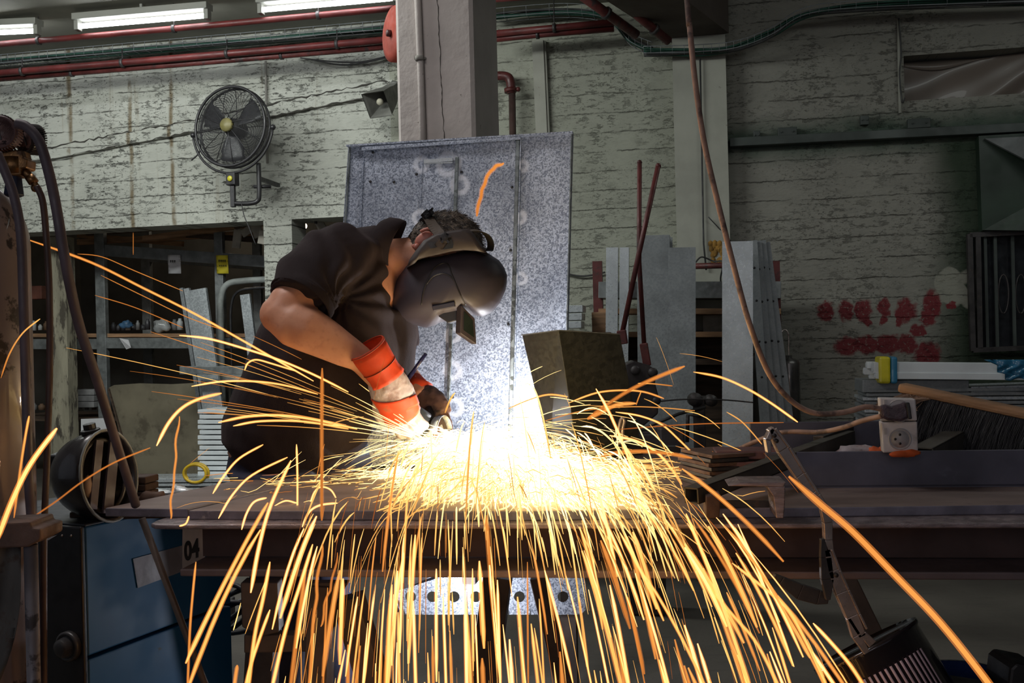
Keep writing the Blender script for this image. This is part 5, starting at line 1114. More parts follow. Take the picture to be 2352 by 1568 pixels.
mb = MB(); mb.tube([hc-ax*.02+(sd*math.cos(a)*.068+up*math.sin(a)*.085) for a in [i*2*math.pi/28 for i in range(28)]], .006, 6, closed=True); link('headband', mb, M_dark, t)
mb = MB(); mb.bar(hc+up*.08-sd*.05-ax*.01, hc-up*.085+sd*.02-ax*.01, .03, .006, ax); mb.bar(hc+up*.085+sd*.0-ax*.01, hc-up*.06+sd*.06-ax*.01, .022, .006, ax); link('strap', mb, M_rub, t)
mb = MB(); mb.ball(hc-up*.01+sd*.05-ax*.02, .02, 10, sc=(.6, 1, 1.4)); link('sweat_pad', mb, pm('worn_pad', (.35, .24, .18), .8), t)
mb = MB(); mb.box(hc-ax*.14+up*.03, .06, .04, .03, (up, sd, ax)); link('lens_frame', mb, M_black, t, .004)
# odds and ends by the helmet
for k in range(4):
    mb = MB(); p = P(318, 1150-k*17, 2.45); mb.box(p, .075, .06, .017, (Vector((.98, -.2, 0)), Vector((.2, .98, 0)), Z)); simple('wood_block', 'dark wooden block in the small pile behind the spare helmet', 'wood block', mb, pm('dark_brown_block', (.06, .032, .022), .8), 'wood blocks behind the spare helmet', .003)
blob('leather_glove', 'crumpled dark leather glove left of the plate corner', 'glove', P(345, 1145, 2.42), .035, (1.3, .7, .5), pm('brown_leather', (.09, .05, .035), .7, 0, .3, 12, .4), 9, .6)
blob('foil_scrap', 'crumpled silver foil scrap behind the plate corner', 'foil', P(402, 1130, 2.50), .036, (1.2, .6, .38), M_galvb, 2, .8)
mb = MB(); mb.box(P(340, 1166, 2.45), .3, .2, .02); simple('tray', 'low dark tray behind the plate corner holding glove and foil', 'tray', mb, M_woodd, None, .004)
# cable heap under the bench at left
for i in range(4):
    c_ = P(505+i*6, 1395+i*8, 3.0); mb = MB(); mb.tube([c_+Vector((math.cos(a)*(.09+.01*i), math.sin(a)*.05, math.sin(a+i)*.06)) for a in [j*2*math.pi/28 for j in range(28)]], .008, 7, closed=True); simple('cable_coil', 'dark cable coil hanging under the bench beside blue machine', 'cable coil', mb, M_black, 'cable coils under the bench')
mb = MB(); mb.box(P(508, 1405, 3.1), .07, .07, .08); simple('junction_box', 'small dark box hanging under the left bench end', 'box', mb, M_dark, None, .004)
# ================================================================ THE WORKER
man = thing('person', 'man in dark polo shirt and welding helmet bending over the bench, grinding', 'person', (-.70, 2.95, 0))
M_skin, g, b = newmat('warm_skin'); c = g.co(); n1 = g.noise(c, 9, 4); n2 = g.noise(c, 60, 3)
k = g.mix(g.ss(n1, .35, .68), (.64, .285, .17), (.74, .365, .23)); k = g.mix(g.ss(n2, .5, .75, 0, .3), k, (.42, .16, .10))
g.put(b.inputs['Base Color'], k); b.inputs['Roughness'].default_value = .48; b.inputs['Subsurface Weight'].default_value = .12; b.inputs['Subsurface Radius'].default_value = (.012, .004, .002)
g.put(b.inputs['Normal'], g.bump(g.noise(c, 160, 3), .12, .001))
M_shirt, g, b = newmat('black_pique_cotton'); c = g.co(); n1 = g.noise(c, 4, 4)
k = g.mix(g.ss(n1, .3, .7), (.014, .009, .0105), (.028, .019, .020)); g.put(b.inputs['Base Color'], k); b.inputs['Roughness'].default_value = .88
b.inputs['Sheen Weight'].default_value = .10; b.inputs['Sheen Roughness'].default_value = .5; b.inputs['Sheen Tint'].default_value = (.5, .35, .35, 1); b.inputs['Specular IOR Level'].default_value = .25
g.put(b.inputs['Normal'], g.bump(g.m('ADD', g.m('MULTIPLY', g.noise(g.scale(c, (1, 1, .45)), 9, 4, .6, .8), 5), g.noise(c, 500, 2)), .22, .006))
M_jean = pm('navy_work_trousers', (.018, .02, .045), .85, 0, .25, 8, .3, .004)
M_hair, g, b = newmat('short_greying_hair'); c = g.co(); ns = g.noise(g.scale(c, (1, 1, 1.6)), 70, 5, .7, 1.5)
g.put(b.inputs['Base Color'], g.mix(g.ss(ns, .42, .66), (.03, .02, .015), (.24, .18, .13))); b.inputs['Roughness'].default_value = .5; g.put(b.inputs['Normal'], g.bump(ns, .8, .006))
Yb = 2.86
S = lambda x, y, dY=0.0: P(x, y, Yb+dY)
px = Yb/F
# head frame
hu = Vector((.83, 0, .55)).normalized(); hf = Vector((.55, 0, -.83)).normalized(); hs = Vector((0, -1, 0)); Hc = S(1020, 572)
def Hd(u_, f_, s_): return Hc+hu*u_+hf*f_+hs*s_
body = MB()
body.ball(Hc, .1, 22, sc=(.80, 1.0, 1.10), ax=(hs, hf, hu))                      # cranium
body.ball(Hd(-.045, .045, 0), .062, 18, sc=(.95, .95, 1.2), ax=(hs, hf, hu))     # jaw
body.ball(Hd(-.085, .075, 0), .028, 12, ax=(hs, hf, hu))                         # chin
body.ball(Hd(-.02, .105, 0), .017, 10, sc=(.8, 1.1, 1.5), ax=(hs, hf, hu))       # nose
body.ball(Hd(-.055, .094, 0), .014, 10, sc=(1.6, .8, .7), ax=(hs, hf, hu))       # mouth
for s_ in (-1, 1): body.ball(Hd(.012, .080, .032*s_), .018, 10, sc=(1.3, .7, .7), ax=(hs, hf, hu))
body.loft([(S(868, 612), .075, .075), (S(905, 598), .063, .062), (S(945, 592), .060, .058), (S(985, 585), .066, .062)], 24)     # neck
# trunk under the shirt
body.loft([(S(640, 1075), .15, .16), (S(665, 1000), .15, .165), (S(705, 900), .16, .165), (S(755, 790), .165, .17), (S(800, 700), .15, .18), (S(850, 630), .11, .15), (S(885, 600), .06, .08)], 28)
# near arm: shoulder, elbow, wrist, hand inside the glove
armN = [(P(812, 590, 2.74), .070), (P(765, 618, 2.69), .066), (P(705, 668, 2.62), .062), (P(664, 706, 2.575), .060), (P(650, 730, 2.56), .056), (P(672, 744, 2.55), .058), (P(706, 756, 2.55), .060), (P(750, 780, 2.555), .052), (P(795, 806, 2.56), .043), (P(830, 826, 2.57), .035), (P(866, 868, 2.59), .030), (P(896, 905, 2.62), .030)]
body.tube([p for p, r_ in armN], [r_ for p, r_ in armN], 20)
body.ball(P(640, 722, 2.565), .050, 14)
armF = [(P(850, 640, 3.02), .065), (P(870, 720, 3.08), .058), (P(885, 800, 3.10), .05), (P(915, 845, 3.02), .046), (P(950, 885, 2.92), .036), (P(970, 915, 2.88), .034)]
body.tube([p for p, r_ in armF], [r_ for p, r_ in armF], 16)
# legs
for dy, xk in ((-.10, 560), (.12, 640)):
    hip = P(635 if dy < 0 else 660, 1080, Yb+dy); foot = Vector((hip.x+(-.06 if dy < 0 else .10), hip.y, .06)); knee = (hip+foot)/2+Vector((.05, 0, .02))
    body.tube([hip, hip.lerp(knee, .5), knee, knee.lerp(foot, .4), foot], [.10, .085, .062, .058, .042], 16)
    body.tube([foot+Vector((-.05, 0, -.02)), foot+Vector((.05, -.02, -.02)), foot+Vector((.15, -.04, -.035))], [.04, .042, .03], 12)
me = remesh(body, .0065, 5, .5); bo = link_mesh('body', me, M_skin, man)
# ear (near side) as sculpted rim
mb = MB(); ec = S(973, 548, -.083); ea = (hs, hf, hu)
er = [ec+hu*(.034*math.sin(a)+.004*math.cos(a))*1.0-hf*(.020*math.cos(a))+hs*(.006+.004*math.sin(a)) for a in [i*2*math.pi/18 for i in range(15)]]
mb.tube(er, [.0045]*12+[.0055, .006, .0065], 8); mb.ball(ec-hu*.028+hf*.008+hs*.004, .010, 8); mb.ball(ec+hs*.0, .021, 12, sc=(.25, .8, 1.35), ax=(hs, hf, hu)); link('ear', mb, pm('reddened_skin', (.60, .22, .16), .5), man)
# hair
mb = MB(); mb.ball(Hc, .1, 40, sc=(.845, 1.05, 1.15), ax=(hs, hf, hu))
for i, v in enumerate(mb.v):
    d2 = v-Hc; u_, f_ = d2.dot(hu)/.115, d2.dot(hf)/.105; s_ = d2.dot(hs)/.085
    face = f_*.9-u_*.45
    k_ = 1+noise.noise(d2*38)*.04+noise.noise(d2*90)*.03
    if face > .34 or (u_ < -.62): k_ = .90
    if abs(s_) > .75 and f_ > -.05 and u_ < .25: k_ = .9
    mb.v[i] = Hc+d2*k_
link('hair', mb, M_hair, man)
mb = MB(); rnd = random.Random(9)
for i in range(2600):
    a, z_ = rnd.uniform(0, 2*math.pi), rnd.uniform(-1, 1); q_ = math.sqrt(1-z_*z_); s_, f_, u_ = q_*math.cos(a), q_*math.sin(a), z_
    if f_*.9-u_*.45 > .28 or u_ < -.6 or s_ < -.4: continue
    p = Hc+hs*s_*.085+hf*f_*.106+hu*u_*.116; nrm = (hs*s_+hf*f_+hu*u_).normalized(); dr = (nrm*.5+hu*.9*(1 if u_ < .6 else -.2)+hf*.5+Vector((rnd.uniform(-.3, .3), rnd.uniform(-.3, .3), rnd.uniform(-.3, .3)))).normalized()
    mb.tube([p, p+dr*.007, p+dr*.013+nrm*-.001], [.0007, .0006, .0002], 3, cap=False)
o = link('hair_strands', mb, M_hair, man); o['kind'] = 'stuff'
# ---- polo shirt: trunk, near sleeve, far sleeve as one cloth surface
sh = MB()
sh.loft([(P(640, 1085, Yb), .135, .17), (P(668, 1025, Yb), .195, .19, (.12, 0, 1)), (P(688, 985, Yb), .215, .20, (.1, 0, 1)), (P(722, 905, Yb), .225, .20, (.12, 0, 1)), (P(757, 820, Yb), .215, .20, (.25, 0, 1)), (P(785, 745, Yb), .200, .20, (.45, 0, .9)), (P(812, 690, Yb), .178, .205, (.55, 0, .75)), (P(838, 645, Yb), .150, .195, (.7, 0, .6)), (P(865, 610, Yb), .118, .150, (.85, 0, .4)), (P(888, 590, Yb), .095, .10, (.95, 0, .25))], 36, pw=2.2)
sh.loft([(P(815, 600, 2.80), .085, .085), (P(790, 592, 2.72), .098, .085), (P(750, 606, 2.675), .098, .080), (P(715, 642, 2.62), .094, .076), (P(690, 690, 2.575), .086, .070)], 24)
sh.ball(P(790, 600, 2.74), .088, 18); sh.ball(P(760, 570, 2.80), .062, 14)
sh.loft([(P(825, 640, 3.0), .09, .08), (P(870, 690, 3.07), .095, .075), (P(900, 760, 3.09), .085, .07), (P(905, 800, 3.09), .08, .065)], 20)
sh.loft([(P(905, 700, 2.86), .06, .09), (P(925, 770, 2.88), .045, .09), (P(905, 850, 2.88), .06, .10)], 20)
me = remesh(sh, .0065, 6, .5)
# cloth folds
AXS = P(800, 590, 2.7); 
NRM = [v.normal.copy() for v in me.vertices]
for v, n_ in zip(me.vertices, NRM):
    p = v.co.copy()
    q_ = Vector((p.x*1.0+p.z*.7, p.y, p.z*1.0-p.x*.4))
    f1 = noise.noise(Vector((q_.x*13, q_.y*5, q_.z*4.5)))*.0075
    f2 = noise.noise(Vector((p.x*26+p.z*14, p.y*9, p.z*9-p.x*6)))*.0035
    # folds radiating from the armpit
    r_ = p-P(790, 690, 2.7); an = math.atan2(r_.z, r_.x); w = math.exp(-((r_.length-.12)/.10)**2)
    f3 = math.sin(an*13+noise.noise(p*9)*3)*.0045*w
    v.co = p+n_*(f1+f2+f3)
so_ = link_mesh('polo_shirt', me, M_shirt, man)
# sleeve hem band
mb = MB(); hemc = P(690, 692, 2.572); hd = (P(650, 735, 2.54)-P(745, 620, 2.67)).normalized(); b_ = (Vector((0, 1, 0))-hd*hd.y).normalized(); a_ = hd.cross(b_)
rg = lambda ra, rb, o_: [hemc+hd*o_+a_*ra*math.cos(q*2*math.pi/40)+b_*rb*math.sin(q*2*math.pi/40) for q in range(40)]
rings = [rg(.088, .073, -.022), rg(.089, .074, 0), rg(.086, .071, .003), rg(.082, .067, 0), rg(.082, .067, -.022)]
mb.add([p for r_ in rings for p in r_], [(i*40+k, i*40+(k+1) % 40, i*40+40+(k+1) % 40, i*40+40+k) for i in range(4) for k in range(40)], True); link('sleeve_hem', mb, M_shirt, so_)
# collar
nc = Vector((.93, 0, .05)).normalized(); cc_ = S(885, 580); av = Vector((.25, 0, 1)).normalized(); bv = Vector((0, 1, 0))
def crg(r1_, r2_, o_, sh_=0): return [cc_+nc*o_+av*(r1_*math.cos(q*2*math.pi/40)+sh_)+bv*r2_*math.sin(q*2*math.pi/40)+nc*(.010*math.cos(q*4*math.pi/40)) for q in range(40)]
rings = [crg(.098, .102, -.035), crg(.104, .106, -.016), crg(.098, .096, .012), crg(.090, .084, .030), crg(.086, .080, .032), crg(.080, .076, .012)]
mb = MB(); mb.add([p for r_ in rings for p in r_], [(i*40+k, i*40+(k+1) % 40, i*40+40+(k+1) % 40, i*40+40+k) for i in range(5) for k in range(40)], True); link('collar', mb, M_shirt, so_)
mb = MB(); mb.tube([S(560, 0)*0+P(938, 868, 2.82), P(950, 852, 2.80), P(978, 812, 2.78)], [.007, .006, .005], 10); link('pen', mb, pm('navy_pen', (.02, .02, .07), .3), man)
# trousers and boots
tr = MB()
tr.loft([(S(672, 1030), .165, .175), (S(650, 1070), .16, .17), (S(640, 1110), .15, .165)], 24)
boots = []
for dy in (-.10, .12):
    hip = P(635 if dy < 0 else 660, 1080, Yb+dy); foot = Vector((hip.x+(-.06 if dy < 0 else .10), hip.y, .06)); knee = (hip+foot)/2+Vector((.05, 0, .02))
    tr.tube([hip, hip.lerp(knee, .5), knee, knee.lerp(foot, .4), foot+Z*.06], [.125, .108, .082, .082, .08], 18); boots.append(foot)
me = remesh(tr, .008, 5, .5)
NRM = [v.normal.copy() for v in me.vertices]
for v, n_ in zip(me.vertices, NRM): v.co = v.co+n_*noise.noise(Vector((v.co.x*14, v.co.y*9, v.co.z*10)))*.006
link_mesh('trousers', me, M_jean, man)
for f_ in boots:
    bm_ = MB(); bm_.tube([f_+Vector((-.06, 0, -.005)), f_+Vector((.02, -.01, -.005)), f_+Vector((.10, -.03, -.012)), f_+Vector((.18, -.05, -.022))], [.05, .055, .048, .034], 16); bm_.tube([f_+Z*.0, f_+Z*.10], [.055, .058], 16)
    me = remesh(bm_, .008, 3)
    for v in me.vertices: v.co.z = max(v.co.z, .002)
    link_mesh('boot', me, pm('black_leather_boot', (.02, .016, .014), .5), man)
# ---- gloves ---------------------------------------------------------------
def glove(label, cuff, hand, fingers, thumb, Y0, grip, mats, voxel=.0038):
    gl = MB(); gl.loft([(p, a, b2) for p, a, b2 in hand], 22)
    for pts, r_ in fingers+[thumb]:
        gl.tube(smooth_path(pts, 3), r_, 10); gl.ball(pts[0], r_*1.1, 8); gl.ball(pts[-1], r_*1.02, 8)
    me = remesh(gl, voxel, 3, .5)
    NRM = [v.normal.copy() for v in me.vertices]
    for v, n_ in zip(me.vertices, NRM): v.co = v.co+n_*(noise.noise(v.co*55)*.0022+noise.noise(v.co*130)*.0010)
    h = link_mesh('glove', me, mats[0], man, label)
    return h
M_gorg = pm('orange_leather', (.72, .060, .010), .7, 0, .18, 9, .25, .002, wear=(.45, .12, .05), thr=(.60, .74), wsc=12)
handN = [(P(878, 852, 2.585), .043, .036), (P(888, 875, 2.60), .052, .036), (P(902, 905, 2.62), .058, .034), (P(916, 935, 2.645), .055, .032), (P(928, 958, 2.665), .048, .030)]
def curl(base, d0, d1, d2_, l=(.036, .028, .022)): 
    p = [base]
    for dd_, l_ in zip((d0, d1, d2_), l): p.append(p[-1]+Vector(dd_).normalized()*l_)
    return p
fN = []
for i, (x, y, dy) in enumerate(((948, 944, .00), (936, 960, .005), (920, 972, .008), (902, 976, .014))):
    fN.append((curl(P(x, y, 2.655+dy), (.55, .25, -.8), (.35, .85, -.5), (-.5, .8, .1), (.036-.003*i, .028-.002*i, .021)), .0125-.0006*i))
thN = (curl(P(868, 915, 2.63), (-.1, .25, -1), (.35, .6, -.8), (.6, .6, -.1), (.036, .03, .02)), .0135)
gN = glove('soiled white leather glove with orange band and cuff', None, handN, fN, thN, 2.6, None, (M_gw,))
# orange cuff: flared, open, with wrist gather
ca, cb = P(841, 797, 2.55), P(877, 850, 2.575); cd = (cb-ca).normalized(); cbv = (Vector((0, 1, 0))-cd*cd.y).normalized(); cav = cd.cross(cbv)
def cring(c_, ra, rb, wob=0): return [c_+cav*(ra*math.cos(q*2*math.pi/48))*(1+wob*math.sin(q*2*math.pi*11/48))+cbv*rb*math.sin(q*2*math.pi/48)*(1+wob*math.sin(q*2*math.pi*11/48)) for q in range(48)]
mb = MB(); rings = [cring(ca, .0485, .048), cring(ca, .0515, .051), cring(ca+cd*.02, .051, .050), cring(ca.lerp(cb, .8), .0475, .046), cring(ca.lerp(cb, .95), .0465, .043), cring(cb+cd*.008, .045, .041, .02), cring(cb+cd*.020, .046, .040, .03), cring(cb+cd*.030, .0485, .0385, .02), cring(cb+cd*.031, .044, .035)]
mb.add([p for r_ in rings for p in r_], [(i*48+k, i*48+(k+1) % 48, i*48+48+(k+1) % 48, i*48+48+k) for i in range(len(rings)-1) for k in range(48)], True); cu = link('glove_cuff', mb, M_gorg, gN, label='bright orange leather cuff')
mb = MB(); mb.tube(cring(ca.lerp(cb, .83), .0478, .0468), .0014, 5, closed=True); mb.tube(cring(ca+cd*.004, .052, .0515), .0016, 5, closed=True); link('cuff_seam', mb, pm('dark_orange_seam', (.35, .05, .012), .6), man)
# orange band on the back of the hand
hb = P(912, 928, 2.64); 
mb = MB(); rows = []
for i in range(12):
    f = i/11; row = []
    for j in range(14):
        an_ = R(-165+150*j/13); cN = handN[2][0].lerp(handN[4][0], f*.95); dN = (handN[4][0]-handN[2][0]).normalized(); bN = (Vector((0, 1, 0))-dN*dN.y).normalized(); aN = dN.cross(bN); ra = .0585-.006*f; rb = .0365
        sl = (j/13-.5)*.035*(1 if f < .5 else -.6)
        row.append(cN+aN*ra*math.cos(an_)+bN*rb*math.sin(an_)+dN*sl)
    rows.append(row)
mb.sheet(rows, .0015); link('orange_patch', mb, M_gorg, gN, label='orange leather patch on the back of the hand')
handF = [(P(962, 905, 2.90), .036, .034), (P(975, 915, 2.89), .045, .036), (P(990, 930, 2.87), .050, .036), (P(1003, 946, 2.85), .047, .034), (P(1012, 958, 2.84), .040, .03)]
fF = []
for i, (x, y, dy) in enumerate(((1020, 950, .0), (1012, 962, -.02), (1000, 968, -.035), (988, 970, -.05))):
    fF.append((curl(P(x, y, 2.845+dy), (.35, -.45, -.7), (-.15, -.5, -.85), (-.55, -.2, -.6), (.034, .027, .02)), .0125-.0006*i))
thF = (curl(P(975, 945, 2.84), (.2, -.8, -.5), (.4, -.4, -.7), (.5, .1, -.7), (.03, .026, .02)), .0130)
M_gdark = pm('blackened_leather_glove', (.17, .095, .085), .7, 0, .35, 12, .4, .003, wear=(.05, .035, .035), thr=(.50, .62), wsc=14)
gF = glove('grimy brown leather glove on the far hand', None, handF, fF, thF, 2.85, None, (M_gdark,))
mb = MB(); mb.loft([(P(944, 886, 2.93), .044, .042), (P(958, 898, 2.91), .041, .04), (P(969, 908, 2.90), .045, .039)], 24); link('glove_cuff', mb, M_gorg, gF, label='shaded orange cuff')
# ---- helmet worn by the man ------------------------------------------------
HC = (1040, 655)
OUT = [(914, 632), (928, 609), (945, 595), (975, 586), (1007, 579), (1037, 573), (1067, 570), (1086, 570), (1101, 572), (1122, 582), (1147, 598), (1158, 614), (1165, 632), (1164, 650), (1161, 667), (1149, 694), (1138, 708), (1126, 719), (1108, 727), (1096, 725), (1087, 722), (1062, 730), (1029, 737), (1012, 740), (998, 747), (979, 753), (956, 747), (929, 742), (908, 734), (897, 722), (891, 700), (894, 678), (903, 655)]
HT = .132; PWH = 2.5
def hs_(t): return (1-abs(t)**PWH)**(1/PWH)
helm = link  # alias
mb = MB(); N_ = len(OUT)*2; out2 = []
for i, p in enumerate(OUT):
    q_ = OUT[(i+1) % len(OUT)]; out2 += [p, ((p[0]+q_[0])/2, (p[1]+q_[1])/2)]
ts = [-1, -.97, -.9, -.8, -.65, -.45, -.2, 0, .2, .45, .65, .8, .9, .97, 1]; vs = []
for t_ in ts:
    s_ = max(.02, hs_(t_)); vs += [P(HC[0]+(x-HC[0])*s_, HC[1]+(y-HC[1])*s_, Yb-HT*t_) for x, y in out2]
fs = [(i*N_+k, i*N_+(k+1) % N_, (i+1)*N_+(k+1) % N_, (i+1)*N_+k) for i in range(len(ts)-1) for k in range(N_)]+[tuple(range(N_))[::-1], tuple(range((len(ts)-1)*N_, len(ts)*N_))]
mb.add(vs, fs, True)
M_shell, g, b = newmat('matt_purple_black_shell'); c = g.co(); n1 = g.noise(c, 7, 4)
g.put(b.inputs['Base Color'], g.mix(g.ss(n1, .3, .7), (.042, .036, .050), (.058, .048, .064))); b.inputs['Roughness'].default_value = .50; g.put(b.inputs['Normal'], g.bump(g.noise(c, 300, 2), .06, .001))
hl = link('welding_helmet', mb, M_shell, man)
M_shell2 = pm('brownish_shell', (.05, .038, .036), .55, 0, .15, 8, .1, .001)
def surfY(x, y):
    # depth of the shell surface at a place of its outline plane (camera side)
    dx, dy = x-HC[0], y-HC[1]; best = None
    for i in range(len(out2)):
        (x1, y1), (x2, y2) = out2[i], out2[(i+1) % len(out2)]; x1 -= HC[0]; x2 -= HC[0]; y1 -= HC[1]; y2 -= HC[1]
        ex, ey = x2-x1, y2-y1; den = dx*ey-dy*ex
        if abs(den) < 1e-9: continue
        u_ = (x1*ey-y1*ex)/den; v_ = (x1*dy-y1*dx)/den
        if u_ > 0 and 0 <= v_ <= 1: best = u_ if best is None else min(best, u_)
    q_ = min(1, 1/best) if best else .5
    return Yb-HT*(1-q_**PWH)**(1/PWH)
def onsh(x, y, o=0): return P(x, y, surfY(x, y)-o)
# brow ridge and arches
for nm, pts, r_ in (('brow_ridge', [(918, 628), (935, 608), (955, 596), (1007, 583), (1045, 576), (1075, 574), (1100, 578), (1118, 586)], .0045), ('arch_line', [(968, 700), (972, 672), (980, 648), (994, 620), (1008, 608), (1022, 604), (1031, 610), (1037, 628), (1046, 650), (1058, 678), (1070, 700)], .0022), ('arch_line', [(980, 652), (993, 636), (1008, 629), (1020, 628), (1034, 634), (1045, 648)], .0020)):
    mb = MB(); mb.tube(smooth_path([onsh(x, y, -.0005) for x, y in pts], 4), r_, 8); link(nm, mb, M_black if nm == 'arch_line' else M_shell, hl)
# side plate above the ridge
side = [(998, 537), (1030, 530), (1060, 526), (1076, 525), (1090, 538), (1100, 552), (1110, 566), (1120, 582), (1100, 577), (1067, 575), (1037, 578), (1007, 585), (975, 592), (945, 602), (934, 615), (940, 597), (955, 575), (972, 553)]
mb = MB(); cs = (1030, 560); vs = []
for (s_, yy) in ((.80, -.132), (.93, -.129), (1.0, -.112), (1.0, .112), (.93, .129), (.8, .132)): vs += [P(cs[0]+(x-cs[0])*s_, cs[1]+(y-cs[1])*s_, Yb+yy) for x, y in side]
n_ = len(side); mb.add(vs, [(i*n_+k, i*n_+(k+1) % n_, (i+1)*n_+(k+1) % n_, (i+1)*n_+k) for i in range(5) for k in range(n_)]+[tuple(range(n_))[::-1], tuple(range(5*n_, 6*n_))], True); link('side_plate', mb, M_shell2, hl)
for nm, pts, mt in (('pivot_star', None, M_black), ('arrow_mark', [(982, 557), (1003, 555), (998, 562), (1004, 568), (988, 571)], M_black), ('arrow_mark', [(1018, 573), (1036, 548), (1042, 560), (1040, 570), (1012, 574)], pm('slate_print', (.03, .035, .042), .5))):
    if pts: mb = MB(); mb.prism([P(x, y, Yb-.1325) for x, y in pts], (0, -.0012, 0)); link(nm, mb, mt, hl)
kc = P(1023, 547, Yb-.132); mb = MB(); mb.lathe(kc, (0, -1, 0), [(.014, 0), (.014, .006), (.009, .008), (.009, .018), (.003, .019)], 14, smooth=False)
for i in range(5):
    a = 2*math.pi*i/5+.3; mb.bar(kc+Vector((0, -.012, 0)), kc+Vector((math.cos(a)*.017, -.012, math.sin(a)*.017)), .006, .010, Vector((0, 1, 0)))
link('pivot_knob', mb, M_black, hl)
# lens housing and flipped window
mb = MB(); mb.prism([P(x, y, Yb-.128) for x, y in ((992, 703), (1044, 692), (1046, 704), (995, 714))], (0, .05, 0)); link('lens_lip', mb, pm('bluish_black', (.05, .045, .06), .45), hl, .002)
mb = MB(); mb.prism([P(x, y, Yb-.10) for x, y in ((1000, 712), (1048, 703), (1052, 735), (1030, 742), (1008, 727))], (0, .11, 0)); link('lens_housing', mb, M_black, hl, .003)
yl = Yb-.120
mb = MB(); mb.prism([P(1060, 700, yl), P(1091, 731, yl+.02), P(1095, 791, yl+.02), P(1057, 765, yl)], P(1048, 700, yl)-P(1060, 700, yl)+Vector((0, .012, 0))); wf = link('flip_window', mb, pm('brown_black_frame', (.045, .034, .036), .5), hl, .002)
mb = MB(); mb.prism([P(1066, 715, yl-.0015), P(1086, 736, yl+.0165), P(1089, 775, yl+.0165), P(1065, 758, yl-.0015)], Vector((0, .003, 0))); link('dark_lens', mb, pm('dark_green_glass', (.02, .028, .022), .12), wf)
# headgear
mb = MB(); pts = smooth_path([P(984, 500, Yb-.06), P(996, 520, Yb-.10), P(1012, 540, Yb-.125), P(1026, 555, Yb-.128)], 5)
for i in range(len(pts)-1): mb.bar(pts[i], pts[i+1], .030, .003, Vector((.3, -1, .1)))
link('head_strap', mb, pm('khaki_strap', (.10, .075, .058), .6), hl)
mb = MB(); kp = P(979, 493, Yb-.05); kd = Vector((-.65, -.1, .7)).normalized(); mb.lathe(kp-kd*.012, kd, [(.020, 0), (.022, .004), (.022, .010), (.013, .012), (.013, .022), (.003, .023)], 12, smooth=False)
for i in range(12):
    a = 2*math.pi*i/12; x_ = kd.orthogonal().normalized(); y_ = kd.cross(x_); mb.bar(kp+(x_*math.cos(a)+y_*math.sin(a))*.019, kp+(x_*math.cos(a)+y_*math.sin(a))*.027, .005, .006, kd)
link('ratchet_knob', mb, M_black, hl)
mb = MB(); band = smooth_path([P(1072, 531, Yb-.10), P(1098, 530, Yb-.085), P(1118, 540, Yb-.05), P(1127, 558, Yb), P(1124, 575, Yb+.03), P(1112, 570, Yb+.06)], 5)
for i in range(len(band)-1): mb.bar(band[i], band[i+1], .020, .0035, Vector((.2, -.3, 1)))
link('brow_band', mb, pm('olive_grey_band', (.085, .075, .06), .5), hl)
mb = MB(); band = smooth_path([P(984, 505, Yb-.04), P(975, 515, Yb+.0), P(985, 505, Yb+.05)], 5)
for i in range(len(band)-1): mb.bar(band[i], band[i+1], .02, .003, Vector((-.6, 0, .8)))
link('nape_band', mb, M_dark, hl)
# ---- angle grinder -----------------------------------------------------------
t = thing('angle_grinder', 'dark angle grinder gripped in both gloves, cutting the sheet', 'grinder', P(985, 985, 2.76))
ga, gb_ = P(925, 935, 2.73), P(990, 985, 2.76); gd = (gb_-ga).normalized()
mb = MB(); mb.lathe(ga-gd*.05, gd, [(.018, 0), (.027, .01), (.028, .06), (.031, .09), (.033, .125)], 20); link('motor_housing', mb, pm('slate_plastic', (.045, .05, .055), .4), t)
mb = MB(); mb.lathe(gb_-gd*.005, gd, [(.034, 0), (.030, .02), (.02, .035)], 18); link('gear_head', mb, M_galvb, t)
mb = MB(); q_ = gb_+gd*.02; mb.tube([q_, q_+Vector((.0, -.03, -.015))], .014, 12); link('spindle', mb, M_chrome, t)
da = Vector((.92, -.35, .1)).normalized(); dc = P(1012, 996, 2.745); mb = MB(); mb.lathe(dc-da*.0015, da, [(.008, 0), (.045, 0), (.045, .003), (.008, .003)], 40); link('cutting_disc', mb, pm('brown_disc', (.09, .05, .04), .7), t)
mb = MB(); x_ = da.cross(Z).normalized(); rows = [[dc+da*o_+(x_*math.cos(a)+Z*math.sin(a))*.050 for a in [R(10+i*16) for i in range(11)]] for o_ in (-.012, 0, .012)]; mb.sheet(rows, .002); link('disc_guard', mb, M_galvb, t)
mb = MB(); mb.tube([gb_, P(985, 940, 2.83)], .013, 12); link('side_handle', mb, M_black, t)
